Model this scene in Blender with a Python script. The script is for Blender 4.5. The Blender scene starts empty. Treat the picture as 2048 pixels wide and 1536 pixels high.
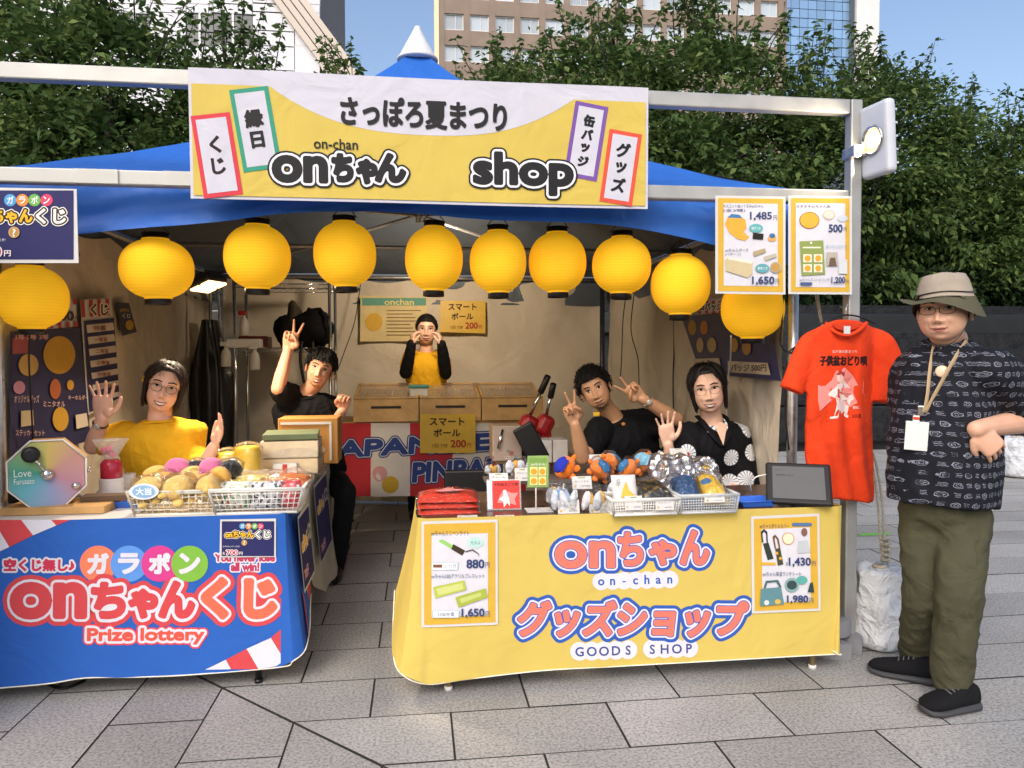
import bpy, bmesh, math, random
import numpy as np
from mathutils import Vector, Matrix, noise
from mathutils.bvhtree import BVHTree
R = math.radians
rnd = random.Random(7)
scene = bpy.context.scene
COL = scene.collection

# ------------------------------------------------------------------ camera
CAMLOC = Vector((0.0032, -2.9284, 1.3362)); YAW, PITCH, ROLL, FPX = .1271, -.0351, -.0024, 1484.0
_fw = Vector((math.sin(YAW)*math.cos(PITCH), math.cos(YAW)*math.cos(PITCH), math.sin(PITCH)))
_rt = Vector((math.cos(YAW), -math.sin(YAW), 0)); _up = _rt.cross(_fw)
_r2 = math.cos(ROLL)*_rt + math.sin(ROLL)*_up; _u2 = -math.sin(ROLL)*_rt + math.cos(ROLL)*_up
cam = bpy.data.cameras.new('camera'); camo = bpy.data.objects.new('camera', cam); COL.objects.link(camo)
cam.sensor_width = 36; cam.lens = 36*FPX/2048; cam.clip_end = 2000; cam.clip_start = .05
camo.matrix_world = Matrix(((_r2.x, _u2.x, -_fw.x, CAMLOC.x), (_r2.y, _u2.y, -_fw.y, CAMLOC.y), (_r2.z, _u2.z, -_fw.z, CAMLOC.z), (0, 0, 0, 1)))
scene.camera = camo

# ------------------------------------------------------------------ sky, sun, exposure
SUN_EL, SUN_AZ = R(40), R(205)          # azimuth clockwise from +Y: behind the photographer, to the left
w = bpy.data.worlds.new('World'); scene.world = w; w.use_nodes = True
nt = w.node_tree; bg = nt.nodes['Background']
sky = nt.nodes.new('ShaderNodeTexSky'); sky.sky_type = 'NISHITA'; sky.sun_disc = False
sky.sun_elevation = SUN_EL; sky.sun_rotation = SUN_AZ; sky.air_density = 1.0; sky.dust_density = 3.5; sky.ozone_density = 1.0
nt.links.new(sky.outputs[0], bg.inputs[0]); bg.inputs[1].default_value = 0.15
sl = bpy.data.lights.new('sun', 'SUN'); sl.energy = .75; sl.angle = R(30); sl.color = (1, .98, .94)
so = bpy.data.objects.new('sun', sl); COL.objects.link(so); so.location = (-4, -8, 9)
_sd = Vector((math.sin(SUN_AZ)*math.cos(SUN_EL), math.cos(SUN_AZ)*math.cos(SUN_EL), math.sin(SUN_EL)))
so.rotation_euler = _sd.to_track_quat('Z', 'Y').to_euler()
vs = scene.view_settings; vs.view_transform = 'Standard'; vs.look = 'None'; vs.gamma = 1; vs.use_curve_mapping = False
vs.exposure = .6
scene.render.engine = 'CYCLES'; scene.cycles.use_denoising = True
scene.cycles.max_bounces = 5; scene.cycles.diffuse_bounces = 3; scene.cycles.transparent_max_bounces = 12; scene.cycles.use_adaptive_sampling = True; scene.cycles.adaptive_threshold = .02
scene.cycles.sample_clamp_indirect = 4; scene.cycles.caustics_reflective = False; scene.cycles.caustics_refractive = False

def ray(px, py): return _fw + _r2*((px-1024)/FPX) + _u2*((768-py)/FPX)
def W(px, py, Y): d = ray(px, py); return CAMLOC + d*((Y-CAMLOC.y)/d.y)
def G(px, py, z=0.): d = ray(px, py); return CAMLOC + d*((z-CAMLOC.z)/d.z)
def V(*a): return Vector(a)

# ------------------------------------------------------------------ materials
MATS = {}
def srgb(c):
    if isinstance(c, str):
        c = c.lstrip('#'); c = [int(c[i:i+2], 16)/255 for i in (0, 2, 4)]
    return tuple(x/12.92 if x <= .04045 else ((x+.055)/1.055)**2.4 for x in c)
def P(name, col, rough=.6, metal=0., var=.12, scale=14., bump=0., bscale=60., spec=.5, emit=None, es=0., alpha=1., trans=0., coat=0., sheen=0., rvar=0., attr=None, subsurf=0., crease=0., cscale=4.):
    """Principled material with procedural colour variation and fine relief. col = linear rgb."""
    if name in MATS: return MATS[name]
    m = bpy.data.materials.new(name); MATS[name] = m; m.use_nodes = True
    n = m.node_tree.nodes; l = m.node_tree.links; b = n['Principled BSDF']
    b.inputs['Roughness'].default_value = rough; b.inputs['Metallic'].default_value = metal
    b.inputs['Specular IOR Level'].default_value = spec
    tc = n.new('ShaderNodeTexCoord')
    nz = n.new('ShaderNodeTexNoise'); nz.inputs['Scale'].default_value = scale; nz.inputs['Detail'].default_value = 5
    l.new(tc.outputs['Object'], nz.inputs['Vector'])
    mr = n.new('ShaderNodeMapRange'); mr.inputs[1].default_value = .3; mr.inputs[2].default_value = .7
    mr.inputs[3].default_value = 1-var; mr.inputs[4].default_value = 1+var*.6
    l.new(nz.outputs[0], mr.inputs[0])
    mx = n.new('ShaderNodeMix'); mx.data_type = 'RGBA'; mx.blend_type = 'MULTIPLY'; mx.inputs[0].default_value = 1
    if attr:
        at = n.new('ShaderNodeAttribute'); at.attribute_name = attr; l.new(at.outputs['Color'], mx.inputs[6])
    else: mx.inputs[6].default_value = (*col, 1)
    l.new(mr.outputs[0], mx.inputs[7]); l.new(mx.outputs[2], b.inputs['Base Color'])
    if rvar:
        m2 = n.new('ShaderNodeMapRange'); m2.inputs[1].default_value = .3; m2.inputs[2].default_value = .7
        m2.inputs[3].default_value = max(0, rough-rvar); m2.inputs[4].default_value = min(1, rough+rvar)
        l.new(nz.outputs[0], m2.inputs[0]); l.new(m2.outputs[0], b.inputs['Roughness'])
    if bump:
        n2 = n.new('ShaderNodeTexNoise'); n2.inputs['Scale'].default_value = bscale; n2.inputs['Detail'].default_value = 4
        l.new(tc.outputs['Object'], n2.inputs['Vector'])
        bp = n.new('ShaderNodeBump'); bp.inputs['Strength'].default_value = bump; bp.inputs['Distance'].default_value = .01
        l.new(n2.outputs[0], bp.inputs['Height']); l.new(bp.outputs[0], b.inputs['Normal'])
    if crease:
        n3 = n.new('ShaderNodeTexNoise'); n3.inputs['Scale'].default_value = cscale; n3.inputs['Detail'].default_value = 3; n3.inputs['Distortion'].default_value = .8; l.new(tc.outputs['Object'], n3.inputs['Vector'])
        b3 = n.new('ShaderNodeBump'); b3.inputs['Strength'].default_value = crease; b3.inputs['Distance'].default_value = .06; l.new(n3.outputs[0], b3.inputs['Height'])
        if bump: l.new(b3.outputs[0], bp.inputs['Normal'])
        else: l.new(b3.outputs[0], b.inputs['Normal'])
    if emit: b.inputs['Emission Color'].default_value = (*emit, 1); b.inputs['Emission Strength'].default_value = es
    if alpha < 1: b.inputs['Alpha'].default_value = alpha
    if trans: b.inputs['Transmission Weight'].default_value = trans
    if coat: b.inputs['Coat Weight'].default_value = coat; b.inputs['Coat Roughness'].default_value = .08
    if sheen: b.inputs['Sheen Weight'].default_value = sheen
    if subsurf:
        b.inputs['Subsurface Weight'].default_value = subsurf; b.inputs['Subsurface Radius'].default_value = (.012, .005, .003); b.inputs['Subsurface Scale'].default_value = 1
    return m
def S(name, hexcol, **k): return P(name, srgb(hexcol), **k)
def cloth(name, hexcol, **k):
    d = dict(rough=.85, var=.08, scale=6, bump=.18, bscale=420, spec=.2); d.update(k); return P(name, srgb(hexcol), **d)
def ink(hexcol): return P('ink_'+hexcol.lstrip('#'), srgb(hexcol), rough=.6, var=.05, scale=30, spec=.3)

# ------------------------------------------------------------------ objects
BASE = {}      # object name -> world location of its root
def reg(o, loc): BASE[o.name] = Vector(loc)
def thing(name, label, cat, loc=(0, 0, 0), group=None):
    o = bpy.data.objects.new(name, None); COL.objects.link(o); o.location = loc; o.empty_display_size = .1
    o['label'] = label; o['category'] = cat
    if group: o['group'] = group
    reg(o, loc); return o
def tag(o, label, cat, group=None):
    o['label'] = label; o['category'] = cat
    if group: o['group'] = group
    return o
def relabel(o, label): o['label'] = label; return o
def link(name, me, mat, parent=None, loc=None):
    """mesh in world coordinates -> object under parent (or at loc)"""
    o = bpy.data.objects.new(name, me); COL.objects.link(o)
    if mat is not None:
        me.materials.clear(); me.materials.append(mat)
    if parent is not None:
        base = BASE[parent.name]; o.parent = parent
    else:
        base = Vector(loc) if loc is not None else Vector((0, 0, 0)); o.location = base
    if base.length > 0: me.transform(Matrix.Translation(-base))
    reg(o, base); return o
def children(o): return [c for c in o.children]
def copy_tree(o, parent=None):
    c = o.copy(); COL.objects.link(c); c.parent = parent
    BASE[c.name] = BASE[o.name].copy()
    for ch in list(o.children): copy_tree(ch, c)
    return c

class MB:
    def __init__(self): self.v = []; self.f = []; self.sm = []
    def add(self, vs, fs, smooth=False):
        o = len(self.v); self.v += [tuple(p) for p in vs]; self.f += [tuple(i+o for i in f) for f in fs]; self.sm += [smooth]*len(fs); return self
    def box(self, c, s, rot=None):
        x, y, z = s[0]/2, s[1]/2, s[2]/2
        vs = [Vector(p) for p in ((-x,-y,-z),(x,-y,-z),(x,y,-z),(-x,y,-z),(-x,-y,z),(x,-y,z),(x,y,z),(-x,y,z))]
        if rot is not None: vs = [rot @ p for p in vs]
        return self.add([p+Vector(c) for p in vs], [(3,2,1,0),(4,5,6,7),(0,1,5,4),(1,2,6,5),(2,3,7,6),(3,0,4,7)])
    def bb(self, a, b): return self.box([(a[i]+b[i])/2 for i in range(3)], [abs(b[i]-a[i]) for i in range(3)])
    def rbox(self, c, s, r=.01, seg=2, rot=None):
        bm = bmesh.new(); bmesh.ops.create_cube(bm, size=1)
        for p in bm.verts: p.co = Vector((p.co.x*s[0], p.co.y*s[1], p.co.z*s[2]))
        bmesh.ops.bevel(bm, geom=bm.edges[:], offset=min(r, min(s)*.49), segments=seg, profile=.5, affect='EDGES')
        bm.verts.index_update()
        vs = [(rot @ p.co if rot is not None else p.co)+Vector(c) for p in bm.verts]; fs = [[q.index for q in f.verts] for f in bm.faces]
        bm.free(); return self.add(vs, fs, False)
    def tube(self, pts, rad, seg=8, caps=True, flat=1., up=None):
        pts = [Vector(p) for p in pts]; n = len(pts)
        if not hasattr(rad, '__len__'): rad = [rad]*n
        vs = []; fs = []; prev = None
        for i, p in enumerate(pts):
            t = (pts[min(i+1, n-1)]-pts[max(i-1, 0)])
            t = t.normalized() if t.length > 1e-9 else Vector((0, 0, 1))
            if prev is None:
                a = Vector(up) if up is not None else (Vector((0, 0, 1)) if abs(t.z) < .9 else Vector((1, 0, 0)))
            else: a = prev
            u = (a - t*a.dot(t)); u = u.normalized() if u.length > 1e-6 else t.orthogonal().normalized()
            prev = u; v = t.cross(u)
            for k in range(seg):
                an = 2*math.pi*k/seg; vs.append(p + u*math.cos(an)*rad[i]*flat + v*math.sin(an)*rad[i])
        for i in range(n-1):
            for k in range(seg): fs.append((i*seg+k, i*seg+(k+1) % seg, (i+1)*seg+(k+1) % seg, (i+1)*seg+k))
        if caps: fs.append(tuple(range(seg-1, -1, -1))); fs.append(tuple((n-1)*seg+k for k in range(seg)))
        return self.add(vs, fs, True)
    def lathe(self, prof, c, seg=24, axis=None):
        """prof: list of (r, z)"""
        vs = []; fs = []; n = len(prof); M = axis if axis is not None else Matrix.Identity(3)
        for r, z in prof:
            for k in range(seg):
                a = 2*math.pi*k/seg; vs.append(M @ Vector((r*math.cos(a), r*math.sin(a), z)) + Vector(c))
        for i in range(n-1):
            for k in range(seg): fs.append((i*seg+k, i*seg+(k+1) % seg, (i+1)*seg+(k+1) % seg, (i+1)*seg+k))
        if prof[0][0] > 1e-5: fs.append(tuple(range(seg-1, -1, -1)))
        if prof[-1][0] > 1e-5: fs.append(tuple((n-1)*seg+k for k in range(seg)))
        return self.add(vs, fs, True)
    def grid(self, fn, nu, nv, smooth=True, flip=False):
        vs = [fn(i/nu, j/nv) for j in range(nv+1) for i in range(nu+1)]
        fs = []
        for j in range(nv):
            for i in range(nu):
                q = (j*(nu+1)+i, j*(nu+1)+i+1, (j+1)*(nu+1)+i+1, (j+1)*(nu+1)+i); fs.append(q[::-1] if flip else q)
        return self.add(vs, fs, smooth)
    def prism(self, poly, z0, z1, M=None):
        """extrude 2-D polygon (x,y) from z0 to z1, mapped by M (4x4)"""
        n = len(poly); vs = [Vector((x, y, z0)) for x, y in poly]+[Vector((x, y, z1)) for x, y in poly]
        if M is not None: vs = [M @ p for p in vs]
        fs = [tuple(range(n-1, -1, -1)), tuple(range(n, 2*n))]+[(i, (i+1) % n, n+(i+1) % n, n+i) for i in range(n)]
        return self.add(vs, fs)
    def ell(self, c, r, seg=20, rings=12, M=None):
        prof = []; vs = []; fs = []
        for i in range(rings+1):
            ph = -math.pi/2+math.pi*i/rings
            for k in range(seg):
                a = 2*math.pi*k/seg; p = Vector((r[0]*math.cos(ph)*math.cos(a), r[1]*math.cos(ph)*math.sin(a), r[2]*math.sin(ph)))
                vs.append((M @ p if M is not None else p)+Vector(c))
        for i in range(rings):
            for k in range(seg): fs.append((i*seg+k, i*seg+(k+1) % seg, (i+1)*seg+(k+1) % seg, (i+1)*seg+k))
        return self.add(vs, fs, True)
    def mesh(self, name='m', merge=False):
        me = bpy.data.meshes.new(name); me.from_pydata(self.v, [], self.f); me.polygons.foreach_set('use_smooth', self.sm)
        if merge:
            bm = bmesh.new(); bm.from_mesh(me); bmesh.ops.remove_doubles(bm, verts=bm.verts, dist=1e-5); bm.to_mesh(me); bm.free()
        me.update(); return me
    def build(self, name, mat, parent=None, loc=None, merge=False): return link(name, self.mesh(name, merge), mat, parent, loc)
def mod_mesh(me, *mods):
    """apply modifiers [(type, dict)] to a mesh and return the new mesh"""
    o = bpy.data.objects.new('tmp', me); COL.objects.link(o)
    for t, kw in mods:
        m = o.modifiers.new(t, t)
        for k, v in kw.items(): setattr(m, k, v)
    dg = bpy.context.evaluated_depsgraph_get(); r = bpy.data.meshes.new_from_object(o.evaluated_get(dg))
    bpy.data.objects.remove(o); return r
def smooth(me, on=True): me.polygons.foreach_set('use_smooth', [on]*len(me.polygons)); return me
def catmull(pts, n=6):
    pts = [Vector(p) for p in pts]; out = []
    for i in range(len(pts)-1):
        p0 = pts[max(i-1, 0)]; p1 = pts[i]; p2 = pts[i+1]; p3 = pts[min(i+2, len(pts)-1)]
        for k in range(n):
            t = k/n; out.append(.5*((2*p1)+(p2-p0)*t+(2*p0-5*p1+4*p2-p3)*t*t+(3*p1-p0-3*p2+p3)*t**3))
    out.append(pts[-1]); return out
def lerp(a, b, t): return a+(b-a)*t
def wire(name, pts, r, mat, parent=None, n=8, seg=6, loc=None):
    return MB().tube(catmull(pts, n), r, seg).build(name, mat, parent, loc)

# ------------------------------------------------------------------ lettering
_tc = {}
def contour(s):
    """outline segments of a string at size 1: (verts Nx2, edges Mx2)"""
    if s in _tc: return _tc[s]
    c = bpy.data.curves.new('t', 'FONT'); c.body = s; c.size = 1; c.fill_mode = 'NONE'; c.resolution_u = 5
    o = bpy.data.objects.new('t', c); m = o.to_mesh()
    co = np.empty(len(m.vertices)*3, np.float32); m.vertices.foreach_get('co', co); co = co.reshape(-1, 3)[:, :2].copy()
    ed = np.empty(len(m.edges)*2, np.int32); m.edges.foreach_get('vertices', ed); ed = ed.reshape(-1, 2).copy()
    o.to_mesh_clear(); bpy.data.objects.remove(o); bpy.data.curves.remove(c)
    _tc[s] = (co, ed); return co, ed
def bbox(s):
    co, _ = contour(s); return co.min(0), co.max(0)
def marching(D, x0, y0, cell, run=6):
    """cells where D<0 -> (verts, faces); D[j,i] sampled on a grid"""
    ny, nx = D.shape; vs = []; fs = []; ins = D < 0
    cnt = ins[:-1, :-1].astype(int)+ins[:-1, 1:]+ins[1:, :-1]+ins[1:, 1:]
    for j in range(ny-1):
        i = 0; row = cnt[j]
        while i < nx-1:
            if row[i] == 0: i += 1; continue
            if row[i] == 4:
                k = i
                while k < nx-1 and row[k] == 4 and k-i < run: k += 1
                o = len(vs); vs += [(x0+i*cell, y0+j*cell), (x0+k*cell, y0+j*cell), (x0+k*cell, y0+(j+1)*cell), (x0+i*cell, y0+(j+1)*cell)]
                fs.append((o, o+1, o+2, o+3)); i = k; continue
            cs = ((i, j), (i+1, j), (i+1, j+1), (i, j+1)); poly = []
            for a in range(4):
                p = cs[a]; q = cs[(a+1) % 4]; dp = D[p[1], p[0]]; dq = D[q[1], q[0]]
                if dp < 0: poly.append((x0+p[0]*cell, y0+p[1]*cell))
                if (dp < 0) != (dq < 0):
                    t = dp/(dp-dq); poly.append((x0+(p[0]+(q[0]-p[0])*t)*cell, y0+(p[1]+(q[1]-p[1])*t)*cell))
            if len(poly) > 2:
                o = len(vs); vs += poly; fs.append(tuple(range(o, o+len(poly))))
            i += 1
    return vs, fs
def sdf_text(s, wid, hei, offs, cell, skew=0., run=6):
    """string fitted to wid x hei metres (lower-left at 0,0); a (verts, faces) for each outward offset in metres"""
    co, ed = contour(s); lo = co.min(0); hi = co.max(0)
    p = (co-lo)/(hi-lo)*np.array([wid, hei], np.float32)
    if skew: p = p+np.stack([p[:, 1]*skew, 0*p[:, 1]], 1)
    pad = max(max(offs), 0)+cell*2
    x0, y0 = p[:, 0].min()-pad, p[:, 1].min()-pad; x1, y1 = p[:, 0].max()+pad, p[:, 1].max()+pad
    nx = int((x1-x0)/cell)+2; ny = int((y1-y0)/cell)+2
    X = x0+np.arange(nx, dtype=np.float32)*cell; Y = y0+np.arange(ny, dtype=np.float32)*cell
    a = p[ed[:, 0]]; b = p[ed[:, 1]]
    ins = np.zeros((ny, nx), bool)
    for j in range(ny):
        yy = Y[j]+1e-6; m = (a[:, 1] > yy) != (b[:, 1] > yy)
        if not m.any(): continue
        xs = a[m, 0]+(yy-a[m, 1])/(b[m, 1]-a[m, 1])*(b[m, 0]-a[m, 0])
        ins[j] = ((xs[None, :] > X[:, None]).sum(1) % 2) == 1
    D2 = np.full((ny, nx), 1e9, np.float32); GX, GY = np.meshgrid(X, Y)
    rch = pad+cell*2 if max(offs) > 0 else cell*4
    for k in range(len(a)):
        ax, ay = a[k]; bx, by = b[k]; mnx, mxx = min(ax, bx)-rch, max(ax, bx)+rch; mny, mxy = min(ay, by)-rch, max(ay, by)+rch
        i0, i1 = max(0, int((mnx-x0)/cell)), min(nx, int((mxx-x0)/cell)+2); j0, j1 = max(0, int((mny-y0)/cell)), min(ny, int((mxy-y0)/cell)+2)
        gx = GX[j0:j1, i0:i1]-ax; gy = GY[j0:j1, i0:i1]-ay; ex, ey = bx-ax, by-ay; L = ex*ex+ey*ey+1e-12
        t = np.clip((gx*ex+gy*ey)/L, 0, 1); d = (gx-t*ex)**2+(gy-t*ey)**2
        D2[j0:j1, i0:i1] = np.minimum(D2[j0:j1, i0:i1], d)
    D = np.sqrt(D2); D[ins] *= -1
    return [marching(D-o, x0, y0, cell, run) for o in offs]
def fill_text(s, wid, hei, bold=0., skew=0.):
    """filled string fitted to a box; plain font fill"""
    key = ('f', s, round(bold, 3))
    if key not in _tc:
        c = bpy.data.curves.new('t', 'FONT'); c.body = s; c.size = 1; c.fill_mode = 'FRONT'; c.resolution_u = 3; c.offset = bold
        o = bpy.data.objects.new('t', c); m = o.to_mesh()
        vs = [tuple(v.co[:2]) for v in m.vertices]; fs = [tuple(f.vertices) for f in m.polygons]
        o.to_mesh_clear(); bpy.data.objects.remove(o); bpy.data.curves.remove(c); _tc[key] = (np.array(vs), fs)
    p, fs = _tc[key]; lo = p.min(0); hi = p.max(0); q = (p-lo)/(hi-lo)*np.array([wid, hei])
    if skew: q = q+np.stack([q[:, 1]*skew, 0*q[:, 1]], 1)
    return [tuple(x) for x in q], fs

class Sheet:
    """a flat or draped surface: maps (u, v, h) -> world; h is height above the surface"""
    def __init__(self, fn): self.fn = fn
    def put(self, name, vs, fs, mat, parent, h, at=(0, 0), rot=0., flip=False):
        c, s = math.cos(rot), math.sin(rot)
        V3 = [self.fn(at[0]+x*c-y*s, at[1]+x*s+y*c, h) for x, y in vs]
        me = bpy.data.meshes.new(name); me.from_pydata([tuple(p) for p in V3], [], fs); me.update()
        return link(name, me, mat, parent)
    def poly(self, name, pts, mat, parent, h, at=(0, 0), rot=0.):
        return self.put(name, pts, [tuple(range(len(pts)))], mat, parent, h, at, rot)
    def rect(self, name, u0, v0, u1, v1, mat, parent, h, n=1, m=1):
        vs = [(lerp(u0, u1, i/n), lerp(v0, v1, j/m)) for j in range(m+1) for i in range(n+1)]
        fs = [(j*(n+1)+i, j*(n+1)+i+1, (j+1)*(n+1)+i+1, (j+1)*(n+1)+i) for j in range(m) for i in range(n)]
        return self.put(name, vs, fs, mat, parent, h)
    def text(self, s, u0, v0, u1, v1, mat, parent, h, bold=.015, name='lettering', rot=0., skew=0.):
        vs, fs = fill_text(s, u1-u0, v1-v0, bold, skew); return self.put(name, vs, fs, mat, parent, h, (u0, v0), rot)
    def outlined(self, s, u0, v0, u1, v1, layers, parent, h, cell=.004, dh=.0006, name='lettering', rot=0., skew=0., run=6):
        """layers: [(offset, material)] from the widest to the core"""
        L = sdf_text(s, u1-u0, v1-v0, [o for o, _ in layers], cell, skew, run); r = []
        for k, ((vs, fs), (o, m)) in enumerate(zip(L, layers)):
            r.append(self.put(name if k == len(layers)-1 else 'lettering_outline', vs, fs, m, parent, h+dh*k, (u0, v0), rot))
        return r
def ellipse(cx, cy, rx, ry, n=28, a0=0, a1=2*math.pi): return [(cx+rx*math.cos(a0+(a1-a0)*i/n), cy+ry*math.sin(a0+(a1-a0)*i/n)) for i in range(n if a1-a0 > 6.2 else n+1)]
def rrect(u0, v0, u1, v1, r, n=5):
    out = []
    for cx, cy, a in ((u1-r, v1-r, 0), (u0+r, v1-r, 90), (u0+r, v0+r, 180), (u1-r, v0+r, 270)):
        for i in range(n+1): t = R(a+90*i/n); out.append((cx+r*math.cos(t), cy+r*math.sin(t)))
    return out
def plane_sheet(o, ux, uz, nrm):
    o, ux, uz, nrm = Vector(o), Vector(ux), Vector(uz), Vector(nrm)
    return Sheet(lambda u, v, h: o+ux*u+uz*v+nrm*h)
# ================================================================== setting
def FS(Y): return Sheet(lambda u, v, h: Vector((u, Y-h, v)))
def BX(px0, py0, px1, py1, Y):
    a = W(px0, py1, Y); b = W(px1, py0, Y); return a.x, a.z, b.x, b.z

# ---- paving
def granite():
    m = bpy.data.materials.new('granite'); m.use_nodes = True; n = m.node_tree.nodes; l = m.node_tree.links; b = n['Principled BSDF']
    g = n.new('ShaderNodeNewGeometry'); oi = n.new('ShaderNodeObjectInfo')
    def nz(s, d=4, det=None):
        t = n.new('ShaderNodeTexNoise'); t.inputs['Scale'].default_value = s; t.inputs['Detail'].default_value = d; l.new(g.outputs['Position'], t.inputs['Vector']); return t
    a = nz(95, 3); c = nz(1.6, 5); e = nz(420, 2)
    r = n.new('ShaderNodeValToRGB'); l.new(a.outputs[0], r.inputs[0]); r.color_ramp.elements[0].position = .35; r.color_ramp.elements[0].color = (.232, .228, .225, 1)
    r.color_ramp.elements[1].position = .53; r.color_ramp.elements[1].color = (.392, .384, .370, 1)
    x = r.color_ramp.elements.new(.70); x.color = (.47, .456, .435, 1)
    mr = n.new('ShaderNodeMapRange'); l.new(c.outputs[0], mr.inputs[0]); mr.inputs[1].default_value = .3; mr.inputs[2].default_value = .7; mr.inputs[3].default_value = .80; mr.inputs[4].default_value = 1.1
    m2 = n.new('ShaderNodeMapRange'); l.new(oi.outputs['Random'], m2.inputs[0]); m2.inputs[3].default_value = .88; m2.inputs[4].default_value = 1.08
    mu = n.new('ShaderNodeMath'); mu.operation = 'MULTIPLY'; l.new(mr.outputs[0], mu.inputs[0]); l.new(m2.outputs[0], mu.inputs[1])
    mx = n.new('ShaderNodeMix'); mx.data_type = 'RGBA'; mx.blend_type = 'MULTIPLY'; mx.inputs[0].default_value = 1
    l.new(r.outputs[0], mx.inputs[6]); l.new(mu.outputs[0], mx.inputs[7]); l.new(mx.outputs[2], b.inputs['Base Color'])
    b.inputs['Roughness'].default_value = .72; b.inputs['Specular IOR Level'].default_value = .35
    bp = n.new('ShaderNodeBump'); bp.inputs['Strength'].default_value = .35; bp.inputs['Distance'].default_value = .004; l.new(e.outputs[0], bp.inputs['Height']); l.new(bp.outputs[0], b.inputs['Normal'])
    return m
GRAN = granite(); JOINT = P('joint_sand', (.028, .027, .025), rough=.95, var=.3, scale=40)
gb = MB(); gb.add([(-400, -60, -.0035), (400, -60, -.0035), (400, 700, -.0035), (-400, 700, -.0035)], [(0, 1, 2, 3)])
ground = gb.build('ground', JOINT); ground['kind'] = 'structure'
ROW, LEN, GAP, MIT = .335, .6, .0028, -.625
def clip(poly, a, b, c):
    """keep a*x+b*y>=c"""
    out = []
    for i in range(len(poly)):
        p, q = poly[i], poly[(i+1) % len(poly)]; dp = a*p[0]+b*p[1]-c; dq = a*q[0]+b*q[1]-c
        if dp >= 0: out.append(p)
        if (dp > 0) != (dq > 0) and abs(dp-dq) > 1e-9: t = dp/(dp-dq); out.append((p[0]+(q[0]-p[0])*t, p[1]+(q[1]-p[1])*t))
    return out
def slab_mb(mb, poly, z):
    """a slab with a chamfered top edge"""
    n = len(poly); cx = sum(p[0] for p in poly)/n; cy = sum(p[1] for p in poly)/n
    def ins(p, d): v = Vector((cx-p[0], cy-p[1])); v.normalize(); return (p[0]+v.x*d, p[1]+v.y*d)
    q = [ins(p, .0015) for p in poly]
    vs = [(x, y, z-.03) for x, y in poly]+[(x, y, z-.001) for x, y in poly]+[(x, y, z) for x, y in q]
    fs = [tuple(range(2*n, 3*n))]
    for k in range(2):
        for i in range(n): fs.append((k*n+i, k*n+(i+1) % n, (k+1)*n+(i+1) % n, (k+1)*n+i))
    mb.add(vs, fs)
slabs = []
sh0 = random.Random(3)
for j in range(-4, 30):                                   # courses parallel to the stall
    y0 = -.165+ROW*j; y1 = y0+ROW
    off = .12 if j % 2 else .42
    for i in range(-12, 22):
        x0 = off+LEN*i; x1 = x0+LEN
        poly = clip([(x0+GAP, y0+GAP), (x1-GAP, y0+GAP), (x1-GAP, y1-GAP), (x0+GAP, y1-GAP)], 1, 1, MIT+.007)
        if len(poly) > 2: slabs.append((poly, x0, y0))
for i in range(-14, 8):                                   # courses running away from the viewer, left of the mitre
    x0 = -.79+ROW*i; x1 = x0+ROW; off = -.1 if i % 2 else .2
    for j in range(-7, 14):
        y0 = off+LEN*j; y1 = y0+LEN
        poly = clip([(x0+GAP, y0+GAP), (x1-GAP, y0+GAP), (x1-GAP, y1-GAP), (x0+GAP, y1-GAP)], -1, -1, -(MIT-.007))
        if len(poly) > 2: slabs.append((poly, x0, y0))
def in_view(p, m=60):
    d = Vector((p[0], p[1], 0))-CAMLOC; z = d.dot(_fw)
    if z < .3: return None
    px = 1024+FPX*d.dot(_r2)/z; py = 768-FPX*d.dot(_u2)/z
    return (px, py) if -m < px < 2048+m and py < 1536+m else None
vis = []; rest = []
for s in slabs:
    c = [sum(p[k] for p in s[0])/len(s[0]) for k in (0, 1)]; q = in_view(c)
    hidden = q is None
    (rest if hidden else vis).append((((c[0]-CAMLOC.x)**2+(c[1]-CAMLOC.y)**2), s))
vis.sort(key=lambda t: t[0])
_full = {}
for k, (d, (poly, x0, y0)) in enumerate(vis):
    z = sh0.uniform(-.0012, .0012)
    if k >= 298: rest.append((d, (poly, x0, y0))); continue
    a, b = poly[0]; key = None
    if len(poly) == 4: key = (round(poly[2][0]-a, 3), round(poly[2][1]-b, 3))
    if key and key in _full: me = _full[key]
    else:
        mb = MB(); slab_mb(mb, [(x-a, y-b) for x, y in poly], 0); me = mb.mesh('paving_slab')
        me.materials.append(GRAN); me.materials.append(JOINT); me.polygons.foreach_set('material_index', [0]+[1]*(len(me.polygons)-1))
        if key: _full[key] = me
    o = bpy.data.objects.new('paving_slab', me); COL.objects.link(o); o.parent = ground; o.location = (a, b, z)
mb = MB()
for d, (poly, x0, y0) in rest: slab_mb(mb, poly, sh0.uniform(-.001, .001))
o = mb.build('far_paving', GRAN, ground); o['kind'] = 'stuff'; o.data.materials.append(JOINT); o.data.polygons.foreach_set('material_index', [0 if p.normal.z > .9 else 1 for p in o.data.polygons])
mb = MB(); fp = [(-400, 9.9), (400, 9.9), (400, 700), (-400, 700)]; mb.add([(x, y, -.002) for x, y in fp], [(0, 1, 2, 3)])
o = mb.build('plaza', GRAN); o['kind'] = 'structure'

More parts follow.
